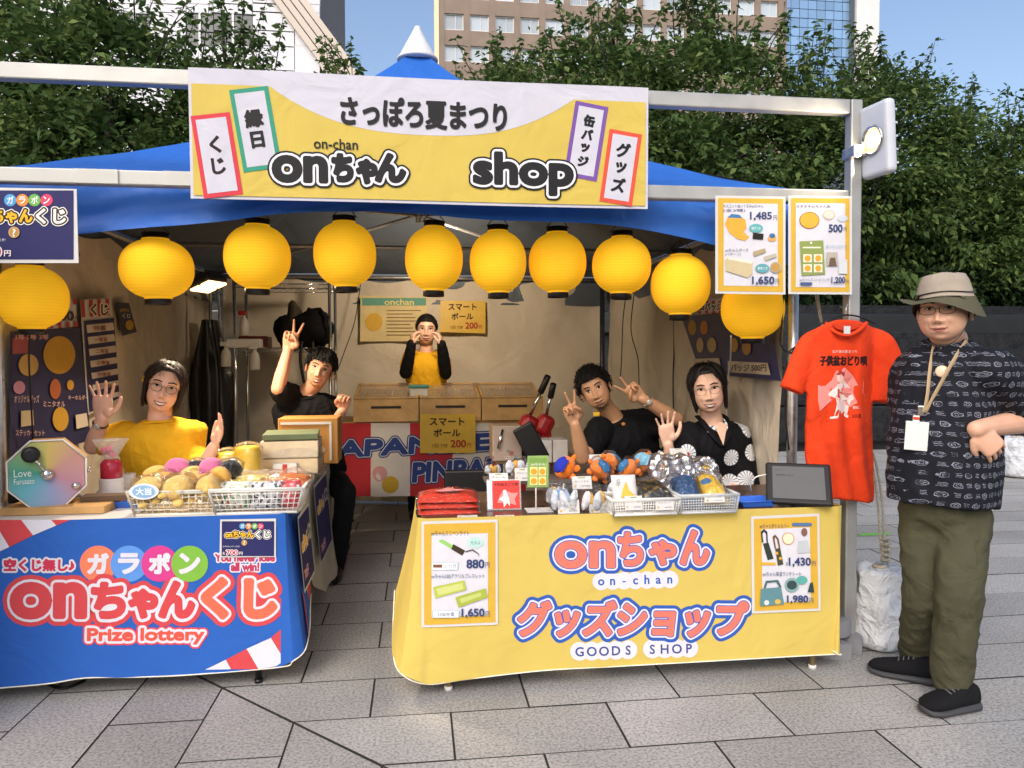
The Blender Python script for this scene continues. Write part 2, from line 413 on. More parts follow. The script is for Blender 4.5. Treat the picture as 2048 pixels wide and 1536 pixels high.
# ---- black granite wall behind the standing man
def blackstone():
    m = P('black_granite', (.010, .010, .012), rough=.5, var=.6, scale=9, bump=1., bscale=26, rvar=.25, spec=.35); return m
BST = blackstone(); BSM = P('black_granite_polished', (.012, .013, .016), rough=.25, var=.2, scale=4, bump=.05, bscale=3)
t = thing('stone_wall', 'long black granite wall with rough face and polished coping behind the tent', 'wall', (6.5, 7.0, 0))
mb = MB(); mb.bb((-14, 7.0, .0), (16, 7.6, 1.66)); mb.build('footing', BST, t)
for i in range(-9, 11):                                    # rough-split blocks
    for j in range(3):
        x0 = i*1.5+(.75 if j % 2 else 0); z0 = .12+j*.53
        if not 3.2 < x0 < 13: continue
        mb = MB(); mb.rbox((x0+.75, 6.98+rnd.uniform(-.02, .02), z0+.262), (1.485, .16, .515), .02, 2); mb.build('wall_block', BST, t)
for i in range(-9, 11):
    mb = MB(); mb.rbox((i*1.5+.75, 7.2, 1.81), (1.49, .62, .29), .02); mb.build('coping', BSM, t)
mb = MB(); mb.bb((-14, 7.3, 1.95), (16, 8.0, 2.1)); mb.build('planter_edge', BST, t)

# ---- trees
def leaf_mat(name, c1, c2, c3):
    m = bpy.data.materials.new(name); m.use_nodes = True; n = m.node_tree.nodes; l = m.node_tree.links; b = n['Principled BSDF']; out = n['Material Output']
    g = n.new('ShaderNodeNewGeometry'); r = n.new('ShaderNodeValToRGB'); l.new(g.outputs['Random Per Island'], r.inputs[0])
    r.color_ramp.elements[0].color = (*c1, 1); r.color_ramp.elements[1].color = (*c3, 1); e = r.color_ramp.elements.new(.55); e.color = (*c2, 1)
    l.new(r.outputs[0], b.inputs['Base Color']); b.inputs['Roughness'].default_value = .65; b.inputs['Specular IOR Level'].default_value = .22
    tr = n.new('ShaderNodeBsdfTranslucent'); l.new(r.outputs[0], tr.inputs[0]); mx = n.new('ShaderNodeMixShader'); mx.inputs[0].default_value = .35
    l.new(b.outputs[0], mx.inputs[1]); l.new(tr.outputs[0], mx.inputs[2]); l.new(mx.outputs[0], out.inputs[0]); return m
LEAF = leaf_mat('leaf', (.045, .09, .026), (.09, .155, .045), (.18, .24, .07))
LEAF2 = leaf_mat('leaf_shaded', (.008, .02, .007), (.016, .036, .012), (.034, .06, .018))  # darkened copy of the leaf; shade in the foliage gaps put into the colour
BARK = P('bark', (.045, .036, .028), rough=.9, var=.4, scale=20, bump=.8, bscale=40)
def crown_mesh(seed, n_clump, n_leaf, rx, rz, shoots, ls):
    rg = random.Random(seed); vs = []; fs = []; tw = MB()
    def leaf(p, out):
        L = ls*rg.uniform(.5, 1.5); wd = L*rg.uniform(.42, .62)
        d = Vector((rg.gauss(0, 1), rg.gauss(0, 1), rg.gauss(-.25, .7)))+out*.9; d.normalize()
        nn = Vector((rg.gauss(0, .6), rg.gauss(0, .6), 1)); s = d.cross(nn)
        if s.length < 1e-3: return
        s.normalize(); o = len(vs); dr = Vector((0, 0, -.22*L))
        vs.extend([tuple(p), tuple(p+d*L*.45+s*wd*.5), tuple(p+d*L+dr), tuple(p+d*L*.45-s*wd*.5)])
        fs.append((o, o+1, o+2)); fs.append((o, o+2, o+3))
    for i in range(n_clump):
        while True:
            q = Vector((rg.uniform(-1, 1), rg.uniform(-1, 1), rg.uniform(-1, 1)))
            if .15 < q.length < 1: break
        q = q*(q.length**-.45)                             # push outwards
        wob = 1+.28*noise.noise(q*2.1+Vector((seed, 0, 0)))
        c = Vector((q.x*rx*wob, q.y*rx*.85*wob, q.z*rz*wob)); r = rg.uniform(.13, .30); out = c.normalized()
        if rg.random() < .5: tw.tube([c*.35, c*.7+Vector((0, 0, -.1)), c], [.02, .012, .005], 4)
        for k in range(n_leaf):
            p = c+Vector((rg.gauss(0, r), rg.gauss(0, r), rg.gauss(0, r*.75))); leaf(p, out)
    for i in range(shoots):                                # upright shoots that break the outline
        a = rg.uniform(0, 6.28); rr = rg.uniform(0, .75)*rx; h = rg.uniform(.5, 1.5)
        b = Vector((rr*math.cos(a), rr*math.sin(a)*.8, rz*math.sqrt(max(0, 1-(rr/rx)**2))*.82)); tip = b+Vector((rg.gauss(0, .22), rg.gauss(0, .2), h))
        tw.tube([b, (b+tip)/2+Vector((.04, 0, 0)), tip], [.014, .009, .003], 4)
        for k in range(int(46*h)):
            u = rg.random()**.8; p = b.lerp(tip, u)+Vector((rg.gauss(0, .1*(1.15-u)), rg.gauss(0, .1*(1.15-u)), 0)); leaf(p, Vector((rg.gauss(0, 1), rg.gauss(0, 1), .2)))
    me = bpy.data.meshes.new('crown'); me.from_pydata(vs, [], fs); me.update()
    return me, tw.mesh('branches')
CROWNS = [crown_mesh(s, 112, 190, 1.5, 2.15, 24, .108) for s in (11, 23, 37)]
CROWNS += [crown_mesh(51, 92, 190, 1.7, 2.0, 20, .112)]
def tree(px, Y, top, sc, k, label, lm, grp):
    p = W(px, 700, Y); base = Vector((p.x, Y, 0)); cz = top-2.5*sc
    t = thing('broadleaf_tree', label, 'tree', base, grp)
    mb = MB()
    mb.tube([base+V(0, 0, 0), base+V(.03, .02, cz*.4), base+V(-.02, 0, cz), base+V(.05, 0, cz+1.2)], [.13, .10, .07, .02], 8)
    for i in range(6):
        a = i*1.05+k; z0 = cz*(.45+.07*i); mb.tube([base+V(0, 0, z0), base+V(.5*math.cos(a), .4*math.sin(a), z0+.5), base+V(1.05*math.cos(a), .85*math.sin(a), z0+1.1)], [.06, .04, .012], 6)
    mb.build('trunk', BARK, t)
    cm, bm_ = CROWNS[k % 4]
    for me, nm, mt in ((cm, 'crown', lm), (bm_, 'branches', BARK)):
        o = bpy.data.objects.new(nm, me); COL.objects.link(o)
        if not me.materials: me.materials.append(mt)
        if nm == 'branches': o['kind'] = 'stuff'
        o.parent = t; o.location = (0, 0, cz); o.scale = (sc*1.12, sc, sc); o.rotation_euler = (0, 0, k*1.7+px*.01)
        if nm == 'crown' and me.materials[0] != mt:
            o.material_slots[0].link = 'OBJECT'; o.material_slots[0].material = mt
    return t
TR = [(30, 9.3, 7.2, 1.1, 0, 'tall green tree at the far left above the navy lottery poster'),
      (225, 9.0, 7.0, 1.08, 1, 'green tree behind the left end of the sign frame, before the dark windows'),
      (460, 9.4, 6.35, .98, 2, 'green tree behind the left half of the yellow banner'),
      (690, 9.0, 5.8, .9, 3, 'thin topped green tree just left of the white tent cone'),
      (1010, 9.2, 6.3, .92, 0, 'green tree just right of the white tent cone, before the beige tower'),
      (1220, 9.4, 7.0, 1.05, 2, 'tall green tree rising behind the right end of the yellow banner'),
      (1420, 9.0, 7.05, 1.05, 1, 'tall green tree behind the right roof corner of the tent'),
      (1625, 9.3, 6.5, .98, 3, 'green tree in front of the blue glass tower'),
      (1765, 9.0, 6.5, .8, 0, 'spiry green tree rising behind the white floodlight'),
      (1925, 9.2, 5.7, .92, 2, 'broad green tree behind the standing man in the hat'),
      (2090, 9.0, 5.85, .95, 1, 'green tree cut by the right edge of the picture')]
for a in TR: tree(*a, LEAF, 'trees behind the black wall')
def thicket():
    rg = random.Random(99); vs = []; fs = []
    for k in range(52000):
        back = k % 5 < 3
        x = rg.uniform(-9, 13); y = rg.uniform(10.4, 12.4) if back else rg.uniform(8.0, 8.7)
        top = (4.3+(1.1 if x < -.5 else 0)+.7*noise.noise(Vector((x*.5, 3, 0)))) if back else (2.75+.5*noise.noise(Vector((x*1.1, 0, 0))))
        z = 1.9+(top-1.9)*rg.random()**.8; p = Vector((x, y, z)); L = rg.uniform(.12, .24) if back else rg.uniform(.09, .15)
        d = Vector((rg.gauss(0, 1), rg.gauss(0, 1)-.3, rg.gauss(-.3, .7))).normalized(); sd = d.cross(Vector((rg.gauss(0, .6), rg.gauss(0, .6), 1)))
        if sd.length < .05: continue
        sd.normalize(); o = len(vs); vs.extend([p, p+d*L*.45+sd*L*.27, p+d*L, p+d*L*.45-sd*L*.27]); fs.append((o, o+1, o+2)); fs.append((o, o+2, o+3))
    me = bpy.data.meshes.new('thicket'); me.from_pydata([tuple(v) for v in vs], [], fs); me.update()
    o = link('thicket', me, LEAF2); tag(o, 'shade-dark mass of leaves behind the tree row and along the wall top', 'foliage'); o['kind'] = 'stuff'
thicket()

# ---- buildings
BEI = S('beige_cladding', '#8d7d70', rough=.8, var=.15, scale=.6, bump=.1, bscale=3); FRM = S('window_frame_white', '#d8d8d8', rough=.5, var=.05)
def glassy(name, col, rough=.08, metal=.0, rv=.35):
    m = bpy.data.materials.new(name); m.use_nodes = True; n = m.node_tree.nodes; l = m.node_tree.links; b = n['Principled BSDF']
    oi = n.new('ShaderNodeObjectInfo'); mr = n.new('ShaderNodeMapRange'); l.new(oi.outputs['Random'], mr.inputs[0]); mr.inputs[3].default_value = 1-rv; mr.inputs[4].default_value = 1+rv*.5
    mx = n.new('ShaderNodeMix'); mx.data_type = 'RGBA'; mx.blend_type = 'MULTIPLY'; mx.inputs[0].default_value = 1; mx.inputs[6].default_value = (*col, 1); l.new(mr.outputs[0], mx.inputs[7])
    l.new(mx.outputs[2], b.inputs['Base Color']); b.inputs['Roughness'].default_value = rough; b.inputs['Metallic'].default_value = metal; b.inputs['Specular IOR Level'].default_value = .8; return m
PANE = glassy('window_glass', (.45, .52, .58), .06); GLS = glassy('curtain_glass', (.30, .47, .66), .12, .55, .22)
YB = 80.
xa = W(878, 100, YB).x; xb = W(1577, 100, YB).x
t = thing('office_tower', 'beige office tower with a grid of square windows behind the trees', 'building', (xa+18, YB, 0))
mb = MB(); mb.bb((xa, YB+.5, 0), (xb, YB+20, 52)); mb.build('wall', BEI, t)
zrow = [W(900, 42, YB).z+3.42*k for k in range(-5, 4)]; dx = (W(960, 42, YB).x-W(909, 42, YB).x); xw0 = W(908, 42, YB).x
zt = zrow[0]-1.75
mb = MB(); mb.bb((xa, YB, 0), (xb, YB+.5, zt)); mb.build('lower_wall', BEI, t)
ncol = int((xb-xw0)/dx)+1
for k, z in enumerate(zrow):
    mb = MB(); mb.bb((xa+.4, YB+.03, z+.87), (xb-.4, YB+.5, z+3.42-.87-.06)); mb.build('spandrel', BEI, t)
    for i in range(ncol):
        x = xw0+dx*i; 
        mb = MB(); mb.bb((x-1.0, YB+.36, z-.87), (x+1.0, YB+.42, z+.87)); p = mb.build('window', PANE, t)
        mb = MB()
        for s in (-1, 1): mb.bb((x+s*1.0-.05, YB+.22, z-.87), (x+s*1.0+.05, YB+.36, z+.87)); mb.bb((x-.95, YB+.22, z+s*.83-.05), (x+.95, YB+.36, z+s*.83+.05))
        mb.bb((x+.15, YB+.26, z-.8), (x+.21, YB+.355, z+.8)); mb.build('window_frame', FRM, p)
for i in range(ncol+1):
    x = xw0+dx*(i-.5); mb = MB(); mb.bb((x-dx/2+1.06, YB-.02, zt), (x+dx/2-1.06, YB+.5, 52)); mb.build('pier', BEI, t)
mb = MB(); mb.bb((xa-.5, YB-.1, 0), (xa, YB+1.2, 52)); mb.build('sunlit_edge', S('sunlit_beige', '#e8d9b4', var=.05), t)  # sunlit left side of the tower; the sunlight is put into this paler colour
x2 = W(1722, 100, YB).x; x3 = W(1768, 100, YB).x
t = thing('glass_tower', 'blue glass curtain wall tower with a plain white end wall', 'building', ((xb+x2)/2, YB+2, 0))
mb = MB(); mb.bb((xb+.1, YB+2.3, 0), (x2, YB+22, 56)); mb.build('core', S('dark_mullion', '#4a5560', rough=.4), t)
nc = 8; cw = (x2-xb-.3)/nc; rh = 1.08
for j in range(22):
    for i in range(nc):
        mb = MB(); mb.bb((xb+.2+i*cw+.03, YB+2.0+rnd.uniform(0, .03), 31+j*rh+.04), (xb+.2+(i+1)*cw-.03, YB+2.25, 31+(j+1)*rh-.04)); mb.build('pane', GLS, t)
mb = MB(); mb.bb((x2, YB+1, 0), (x3, YB+22, 58)); mb.build('end_wall', S('white_render', '#dcdcdc', var=.05, scale=.3), t)
mb = MB(); mb.bb((x2-.35, YB+1.4, 0), (x2-.01, YB+2.2, 58)); mb.build('fin', S('dark_mullion', '#4a5560', rough=.4), t)
# white office block, left
YL = 42.; f = FS(YL)
xl0 = W(-140, 60, YL).x; xl1 = W(640, 60, YL).x
t = thing('white_building', 'white panelled building with dark windows behind the left trees', 'building', ((xl0+xl1)/2, YL, 0))
WHP = S('white_panel', '#d9dae0', rough=.6, var=.05, scale=.4); DWN = glassy('dark_window', (.06, .075, .09), .1)
mb = MB(); mb.bb((xl0, YL+.3, 0), (xl1, YL+16, 30)); mb.build('wall', S('panel_joint', '#6d6f76'), t)
pxs = [-140, -40, 60, 118, 168, 238, 300, 372, 426, 505, 589, 640]; pys = [-60, 8, 25, 62, 92, 140, 190, 240]
for i in range(len(pxs)-1):
    for j in range(len(pys)-1):
        a = W(pxs[i], pys[j+1], YL); b = W(pxs[i+1], pys[j], YL)
        win = j in (2, 3) and pxs[i] in (118, 238, 372, 426)
        mb = MB(); g = .03
        if win: mb.bb((a.x+g, YL+.12, a.z+g*(0 if j == 2 else 1)), (b.x-g, YL+.3, b.z-g*(1 if j == 2 else 0))); o = mb.build('window', DWN, t); \
            MB().bb(((a.x+b.x)/2-.06, YL+.02, a.z), ((a.x+b.x)/2+.06, YL+.12, b.z)).build('mullion', FRM, o)
        else: mb.bb((a.x+g, YL, a.z+g), (b.x-g, YL+.3, b.z-g)); mb.build('panel', WHP, t)
a = W(0, 240, YL); mb = MB(); mb.bb((xl0, YL, 0), (xl1, YL+.3, a.z-.05)); mb.build('panel', WHP, t)
sp = [W(x, y, YL+.5) for x, y in ((640, -60), (640, 330), (800, 330), (703, 130), (607, 0), (565, -60))]
t = thing('ribbed_building', 'pale ribbed building face slanting down beside the white panelled block', 'building', (sp[2].x, YL+.5, 0))
for k in range(4):                                        # slanting ribs
    o = k*.5; q = [(p.x-o, p.z) for p in (sp[5], sp[4], sp[3], sp[2])]; q2 = [(p.x-o-.42, p.z) for p in (sp[2], sp[3], sp[4], sp[5])]
    poly = q+q2; M = Matrix(((1, 0, 0, 0), (0, 0, 1, 0), (0, 1, 0, 0), (0, 0, 0, 1)))
    mb = MB(); mb.prism(poly[::-1], YL-.4, YL+8-k*.05, M); mb.build('rib', S('pale_rib', '#cbbfb2', var=.06, scale=.5), t)

# ================================================================== tent
TX0, TX1, TY0, TY1, EZ = -1.78, 1.82, .35, 3.95, 2.1
tcx, tcy = (TX0+TX1)/2, (TY0+TY1)/2
BLUE = cloth('blue_tarpaulin', '#2465c0', rough=.5, crease=.35, cscale=4, var=.12, scale=3, bump=.25, bscale=9, spec=.4)
def two_sided(m, under):
    n = m.node_tree.nodes; l = m.node_tree.links; b = n['Principled BSDF']; src = b.inputs['Base Color'].links[0].from_socket
    g = n.new('ShaderNodeNewGeometry'); mx = n.new('ShaderNodeMix'); mx.data_type = 'RGBA'; l.new(g.outputs['Backfacing'], mx.inputs[0]); l.new(src, mx.inputs[6]); mx.inputs[7].default_value = (*under, 1); l.new(mx.outputs[2], b.inputs['Base Color'])
two_sided(BLUE, srgb('#5a636e'))
CANV = cloth('cream_canvas', '#d6cab6', rough=.8, crease=.6, cscale=3.2, var=.1, scale=2.5, bump=.5, bscale=7)
STEEL = P('galvanised_steel', (.55, .55, .54), rough=.38, metal=.85, var=.15, scale=30, rvar=.12)
DSTEEL = P('dark_pole', (.05, .055, .07), rough=.4, metal=.5, var=.5, scale=40)
ALU = P('aluminium', (.40, .40, .39), rough=.5, metal=.55, var=.12, scale=8, rvar=.1)
WHT = S('white_plastic', '#e6e4df', rough=.45, var=.04); BLK = S('black_plastic', '#101012', rough=.45, var=.1)
tent = thing('festival_tent', 'blue topped market tent with cream canvas walls over the stall', 'tent', (tcx, tcy, 0))
def g_(t): return t*(.60+.40*t**1.6)
def roof_face(k):
    def fn(u, v):
        s = (u*2-1)*(1-v*.985); d = 1.8*v*.985
        z = EZ+1.28*g_(v)-.03*(1-(u*2-1)**2)*math.sin(math.pi*v)
        z += .010*noise.noise(Vector((u*5+k, v*9, k)))*(1-v)+.006*math.sin(u*21+v*9)*(1-v)*v
        x, y = s*1.8, -1.8+d
        a = k*math.pi/2; return (tcx+x*math.cos(a)-y*math.sin(a), tcy+x*math.sin(a)+y*math.cos(a), z)
    return fn
for k in range(4):
    mb = MB(); mb.grid(roof_face(k), 40, 24); mb.build('roof_panel', BLUE, tent)
def val_z(s): return EZ-.15-.20*abs(s)**2.3-.012*math.sin(s*9)     # lower edge of the valance, s in [-1,1]
def val(k):
    def fn(u, v):
        s = u*2-1; low = val_z(s) if k == 0 else EZ-.27
        z = EZ+.005-(EZ+.005-low)*v
        y = -1.8-.012+.012*v*math.sin(u*37+5*v)*.6+.03*v*noise.noise(Vector((u*9+k*7+v*2.5, v*2.2, 1)))+.010*v*noise.noise(Vector((u*26+v*7, v*4, 4)))-.05*v*v*(1-abs(s)) * (1 if k == 0 else .2)
        x = s*1.8; a = k*math.pi/2; return (tcx+x*math.cos(a)-y*math.sin(a), tcy+x*math.sin(a)+y*math.cos(a), z)
    return fn
for k in range(4):
    mb = MB(); mb.grid(val(k), 90, 12, flip=True); mb.build('valance', BLUE, tent)
mb = MB(); mb.lathe([(.135, 3.32), (.137, 3.335), (.125, 3.345), (.025, 3.53), (.018, 3.55), (.0, 3.553)], (tcx, tcy, 0), 28); mb.build('roof_cap', S('white_vinyl', '#dcdcdc', rough=.5, var=.06), tent)
def wall(A, B, top, bot, amp, seed, n=90, m=40):
    A, B = Vector(A), Vector(B); L = (B-A).length; nrm = Vector((-(B-A).y, (B-A).x, 0)).normalized()
    def fn(u, v):
        p = A.lerp(B, u); z = top+(bot-top)*v - .05*math.sin(math.pi*min(1, (u*6) % 1))*(1-v)**4
        x = u*L
        d = amp*(.6*math.sin(x*7.5+1.3*math.sin(x*2+seed))*(.35+.65*v)+1.3*noise.noise(Vector((x*1.6+v*1.5, v*1.2, seed)))+.45*noise.noise(Vector((x*5-v*7, v*6+x*2, seed+4))))
        return tuple(p+nrm*d+Vector((0, 0, z-p.z)))
    mb = MB(); mb.grid(fn, n, m); return mb
wall((TX0+.05, TY1, 0), (TX1-.05, TY1, 0), EZ-.03, .02, .055, 1).build('back_wall', CANV, tent)
wall((TX0, TY0-.9, 0), (TX0, TY1-.04, 0), EZ-.06, .02, .045, 5).build('side_wall', CANV, tent)
wall((TX1, TY1-.04, 0), (TX1, TY0+.25, 0), EZ-.06, .02, .045, 9).build('side_wall', CANV, tent)
for x, y, mt in ((TX0+.06, TY0+.04, STEEL), (TX1-.02, TY0+.1, STEEL), (TX0+.08, TY1-.09, STEEL), (TX1-.1, TY1-.1, DSTEEL)):
    mb = MB(); mb.tube([(x, y, 0), (x, y, EZ)], .024, 12); mb.tube([(x, y, 0), (x, y, .012)], .06, 12); mb.build('pole', mt, tent)
for a, b in (((TX0, TY0+.05, EZ-.05), (TX1, TY0+.05, EZ-.05)), ((TX0, TY1-.1, EZ-.04), (TX1, TY1-.1, EZ-.04)), ((TX0+.06, TY0, EZ-.05), (TX0+.06, TY1, EZ-.05)), ((TX1-.06, TY0, EZ-.05), (TX1-.06, TY1, EZ-.05)),
             ((TX0, tcy, EZ-.02), (TX1, tcy, EZ-.02))):
    mb = MB(); mb.tube([a, b], .014, 8); mb.build('eave_bar', STEEL, tent)
mb = MB(); mb.tube([(tcx, tcy, 2.25), (tcx, tcy, 3.36)], .02, 10); mb.build('centre_mast', STEEL, tent)
for sx, sy in ((-1, -1), (1, -1), (1, 1), (-1, 1)):
    mb = MB(); mb.tube([(tcx+sx*1.75, tcy+sy*1.75, EZ-.02), (tcx, tcy, 2.3)], .012, 8); mb.build('rafter', STEEL, tent)

# ---- sign frame and banner
YF = .22
sf = thing('sign_frame', 'silver square tube frame carrying the yellow banner before the tent', 'frame', (1.94, YF, 0))
mb = MB(); mb.rbox((1.955, YF, 1.242), (.055, .055, 2.484), .006); mb.build('post', ALU, sf)
mb = MB(); mb.rbox((-2.25, YF, 1.242), (.055, .055, 2.484), .006); mb.build('post', ALU, sf)
mb = MB(); mb.rbox((-.15, YF+.001, 2.452), (4.15, .05, .064), .006); mb.build('top_beam', ALU, sf)
mb = MB(); mb.rbox((-.15, YF+.001, 2.052), (4.15, .05, .06), .006); mb.build('lower_beam', ALU, sf)
for px in (150, 330): p = W(px, 380, .19); MB().bb((p.x-.004, .186, 2.025), (p.x+.16, .193, 2.08)).build('tape', P('clear_tape', (.75, .74, .68), rough=.25, alpha=.55, var=.03), sf)
YBN = .165
def bn(u, v, h): return Vector((u, YBN-h+.005*math.sin(u*4.1+v*3)+.0008*noise.noise(Vector((u*4, v*6, 0))), v))
bs = Sheet(bn)
YEL = cloth('banner_yellow', '#ceb658', rough=.6, crease=.22, cscale=5, var=.05, bump=.08, scale=5); LAV = cloth('banner_white', '#c9c8d4', rough=.6, crease=.22, cscale=5, var=.04, bump=.08)
bnr = thing('shop_banner', 'wide yellow banner reading onちゃん shop under a white arch', 'banner', (.05, YBN, 1.97))
u0, v0, u1, v1 = -.882, 1.971, .985, 2.481
mb = MB(); mb.grid(lambda a, b: bn(lerp(u0, u1, a), lerp(v0, v1, b), -.004), 60, 20); mb.grid(lambda a, b: bn(lerp(u0, u1, a), lerp(v0, v1, b), -.012), 60, 20, flip=True); mb.build('backing', LAV, bnr)
vy = W(800, 165, YBN).z-.02
bs.rect('yellow_field', u0+.012, v0+.012, u1-.012, 2.418, YEL, bnr, .000, 60, 16)
# white arch
a = W(540, 180, YBN); b = W(1147, 200, YBN); low = W(850, 270, YBN).z
N = 40; vs = []; fs = []
for i in range(N+1):
    s = i/N*2-1; vs += [(lerp(a.x, b.x, i/N), 2.419), (lerp(a.x, b.x, i/N), low+(2.418-low)*abs(s)**2.6)]
for i in range(N): fs.append((2*i+1, 2*i+3, 2*i+2, 2*i))
bs.put('white_arch', vs, fs, LAV, bnr, .0008)
K = ink('#17171a'); NAVY = ink('#2a2f52'); WH = ink('#eceaf2')
def bt(s, px0, py0, px1, py1, layers, cell=.003, **k): u = BX(px0, py0, px1, py1, YBN); return bs.outlined(s, *u, layers, bnr, .0045, cell, **k)
bt('さっぽろ夏まつり', 683, 206, 1012, 250, [(.0042, K)], .0022)
bs.text('on-chan', *BX(628, 280, 716, 298, YBN), K, bnr, .0040, .012)
LOGO = [(.026, K), (.0185, WH), (.0095, K)]
bt('on', 549, 318, 652, 362, LOGO); bt('ちゃ', 668, 314, 751, 364, LOGO); bt('ん', 754, 312, 808, 362, LOGO); bt('shop', 950, 312, 1143, 384, LOGO)
def slip(px, py, w_, h_, rot, col, chars, name):
    """a little framed paper slip printed on the banner"""
    c = W(px, py, YBN); k = 3.2/1484; wd, hh = w_*k, h_*k; rot = R(rot)
    bs.poly(name, [(-wd/2, -hh/2), (wd/2, -hh/2), (wd/2, hh/2), (-wd/2, hh/2)], ink(col), bnr, .0022, (c.x, c.z), rot)
    bs.poly('slip_field', [(-wd/2+.017, -hh/2+.017), (wd/2-.017, -hh/2+.017), (wd/2-.017, hh/2-.017), (-wd/2+.017, hh/2-.017)], LAV, bnr, .0030, (c.x, c.z), rot)
    n = len(chars); ch = (hh-.06)/max(n, 2)*.80 if n > 2 else .075
    for i, s in enumerate(chars):
        yy = (n-1)/2*ch*1.12-i*ch*1.12; lo, hi = bbox(s); sc = ch/ .95; w1, h1 = (hi-lo)*sc*.9
        L = sdf_text(s, float(w1), float(h1), [.0032], .0024)[0]
        cc, ss = math.cos(rot), math.sin(rot); dx, dy = -w1/2, yy-h1/2
        bs.put('lettering', L[0], L[1], K, bnr, .0038, (c.x+dx*cc-dy*ss, c.z+dx*ss+dy*cc), rot)
slip(434, 311, 70, 150, 8, '#cf3848', 'くじ', 'red_slip'); slip(512, 259, 70, 150, 9, '#2f9277', '縁日', 'green_slip')
slip(1172, 283, 66, 146, -9, '#75509e', '缶バッジ', 'purple_slip'); slip(1241, 336, 66, 142, -8, '#d9513c', 'グッズ', 'orange_slip')
# ================================================================== front tables, cloths, posters
def PS(Y, yfn=None):
    """sheet addressed in photo pixels (u = px, v = -py) on the plane y = Y"""
    def fn(u, v, h):
        p = W(u, -v, Y)
        if yfn: p = Vector((p.x, yfn(p.x, p.z), p.z))
        return Vector((p.x, p.y-h, p.z))
    return Sheet(fn)
def draw(sh, parent, items, h=.0012, dh=.0004):
    """flat print on a sheet; y coordinates are photo pixels downwards"""
    for k, it in enumerate(items):
        hh = h+dh*k; t = it[0]
        if t == 't': sh.text(it[1], it[2], -it[5], it[4], -it[3], ink(it[6]), parent, hh, it[7] if len(it) > 7 else .02, it[8] if len(it) > 8 else 'lettering')
        elif t == 'o': sh.outlined(it[1], it[2], -it[5], it[4], -it[3], [(a, ink(c)) for a, c in it[6]], parent, hh, it[7] if len(it) > 7 else 1.4, .0004)
        elif t == 'r': sh.rect(it[6] if len(it) > 6 else 'panel', it[1], -it[4], it[3], -it[2], ink(it[5]), parent, hh, 6, 6)
        elif t == 'rr': sh.poly(it[7] if len(it) > 7 else 'panel', rrect(it[1], -it[4], it[3], -it[2], it[5]), ink(it[6]), parent, hh)
        elif t == 'e': sh.poly(it[6] if len(it) > 6 else 'disc', ellipse(it[1], -it[2], it[3], it[4]), ink(it[5]), parent, hh)
        elif t == 'p': sh.poly(it[3] if len(it) > 3 else 'shape', [(x, -y) for x, y in it[1]], ink(it[2]), parent, hh)
PAPER = S('paper', '#d0cecc', rough=.55, var=.04, bump=.05, bscale=40, spec=.5)
def poster(name, label, quad, Y, yfn=None, parent=None, cat='poster', thick=.003, mat=None):
    """paper sheet with the pixel outline quad (tl, tr, br, bl)"""
    sh = PS(Y, yfn); c = [sum(q[k] for q in quad)/4 for k in (0, 1)]
    t = thing(name, label, cat, tuple(sh.fn(c[0], -max(q[1] for q in quad), 0)))
    def fn(hh):
        def f(a, b):
            x = lerp(lerp(quad[3][0], quad[2][0], a), lerp(quad[0][0], quad[1][0], a), b); y = lerp(lerp(quad[3][1], quad[2][1], a), lerp(quad[0][1], quad[1][1], a), b)
            return sh.fn(x, -y, hh)
        return f
    mb = MB(); mb.grid(fn(0), 8, 8); mb.grid(fn(-thick), 8, 8, flip=True); mb.build('sheet', mat or PAPER, t); return t, sh

WOOD = P('brown_table_wood', (.075, .030, .016), rough=.35, var=.35, scale=6, rvar=.1, coat=.2)
LEGB = S('beige_leg', '#8e7b54', rough=.5, metal=.2)
def table(name, label, x0, x1, y0, y1, z, top_mat, leg_mat, inset=.12):
    t = thing(name, label, 'table', ((x0+x1)/2, (y0+y1)/2, 0))
    MB().rbox(((x0+x1)/2, (y0+y1)/2, z-.014), (x1-x0-.03, y1-y0-.03, .028), .006).build('tabletop', top_mat, t)
    for x in (x0+inset, x1-inset):
        for y in (y0+.03, y1-.04):
            mb = MB(); mb.tube([(x, y, .012), (x, y, z-.03)], .0135, 10); o = mb.build('leg', leg_mat, t); MB().tube([(x, y, 0), (x, y, .016)], .017, 10).build('foot_cap', WHT if leg_mat == LEGB else BLK, o)
        MB().tube([(x, y0+.03, .3), (x, y1-.04, .3)], .009, 8).build('brace', leg_mat, t)
    return t
table('folding_table', 'brown folding table with beige legs under the yellow goods shop cloth', 0., 1.8, .0, .6, .7, WOOD, LEGB)
table('folding_table', 'folding table with black legs under the blue lottery cloth', -2.335, -.535, .17, .77, .7, S('white_top', '#dcdbd8', rough=.4, var=.04), BLK)
def cloth_path(pts, hem, name, mat, parent, ztop, flare, n=14, wob=.01, seed=0):
    """hanging cloth along a plan polyline pts [(x, y, nx, ny, flare, hem z)]"""
    def fn(u, v):
        s = u*(len(pts)-1); i = min(int(s), len(pts)-2); f = s-i
        a, b = pts[i], pts[i+1]; q = [lerp(a[k], b[k], f) for k in range(6)]
        L = math.hypot(q[2], q[3]) or 1; nx, ny = q[2]/L, q[3]/L
        d = .006+q[4]*v**1.3+wob*v*noise.noise(Vector((q[0]*3.5+q[1]*3, v*1.2, seed)))
        return (q[0]+nx*d, q[1]+ny*d, lerp(ztop, q[5], v))
    mb = MB(); mb.grid(fn, (len(pts)-1)*n, 24); return mb.build(name, mat, parent)
CYEL = cloth('goods_cloth_yellow', '#ceb65e', rough=.65, crease=.25, cscale=3.5, var=.05, scale=3, bump=.12, bscale=300); HEMW = cloth('hem_white', '#efe9da')
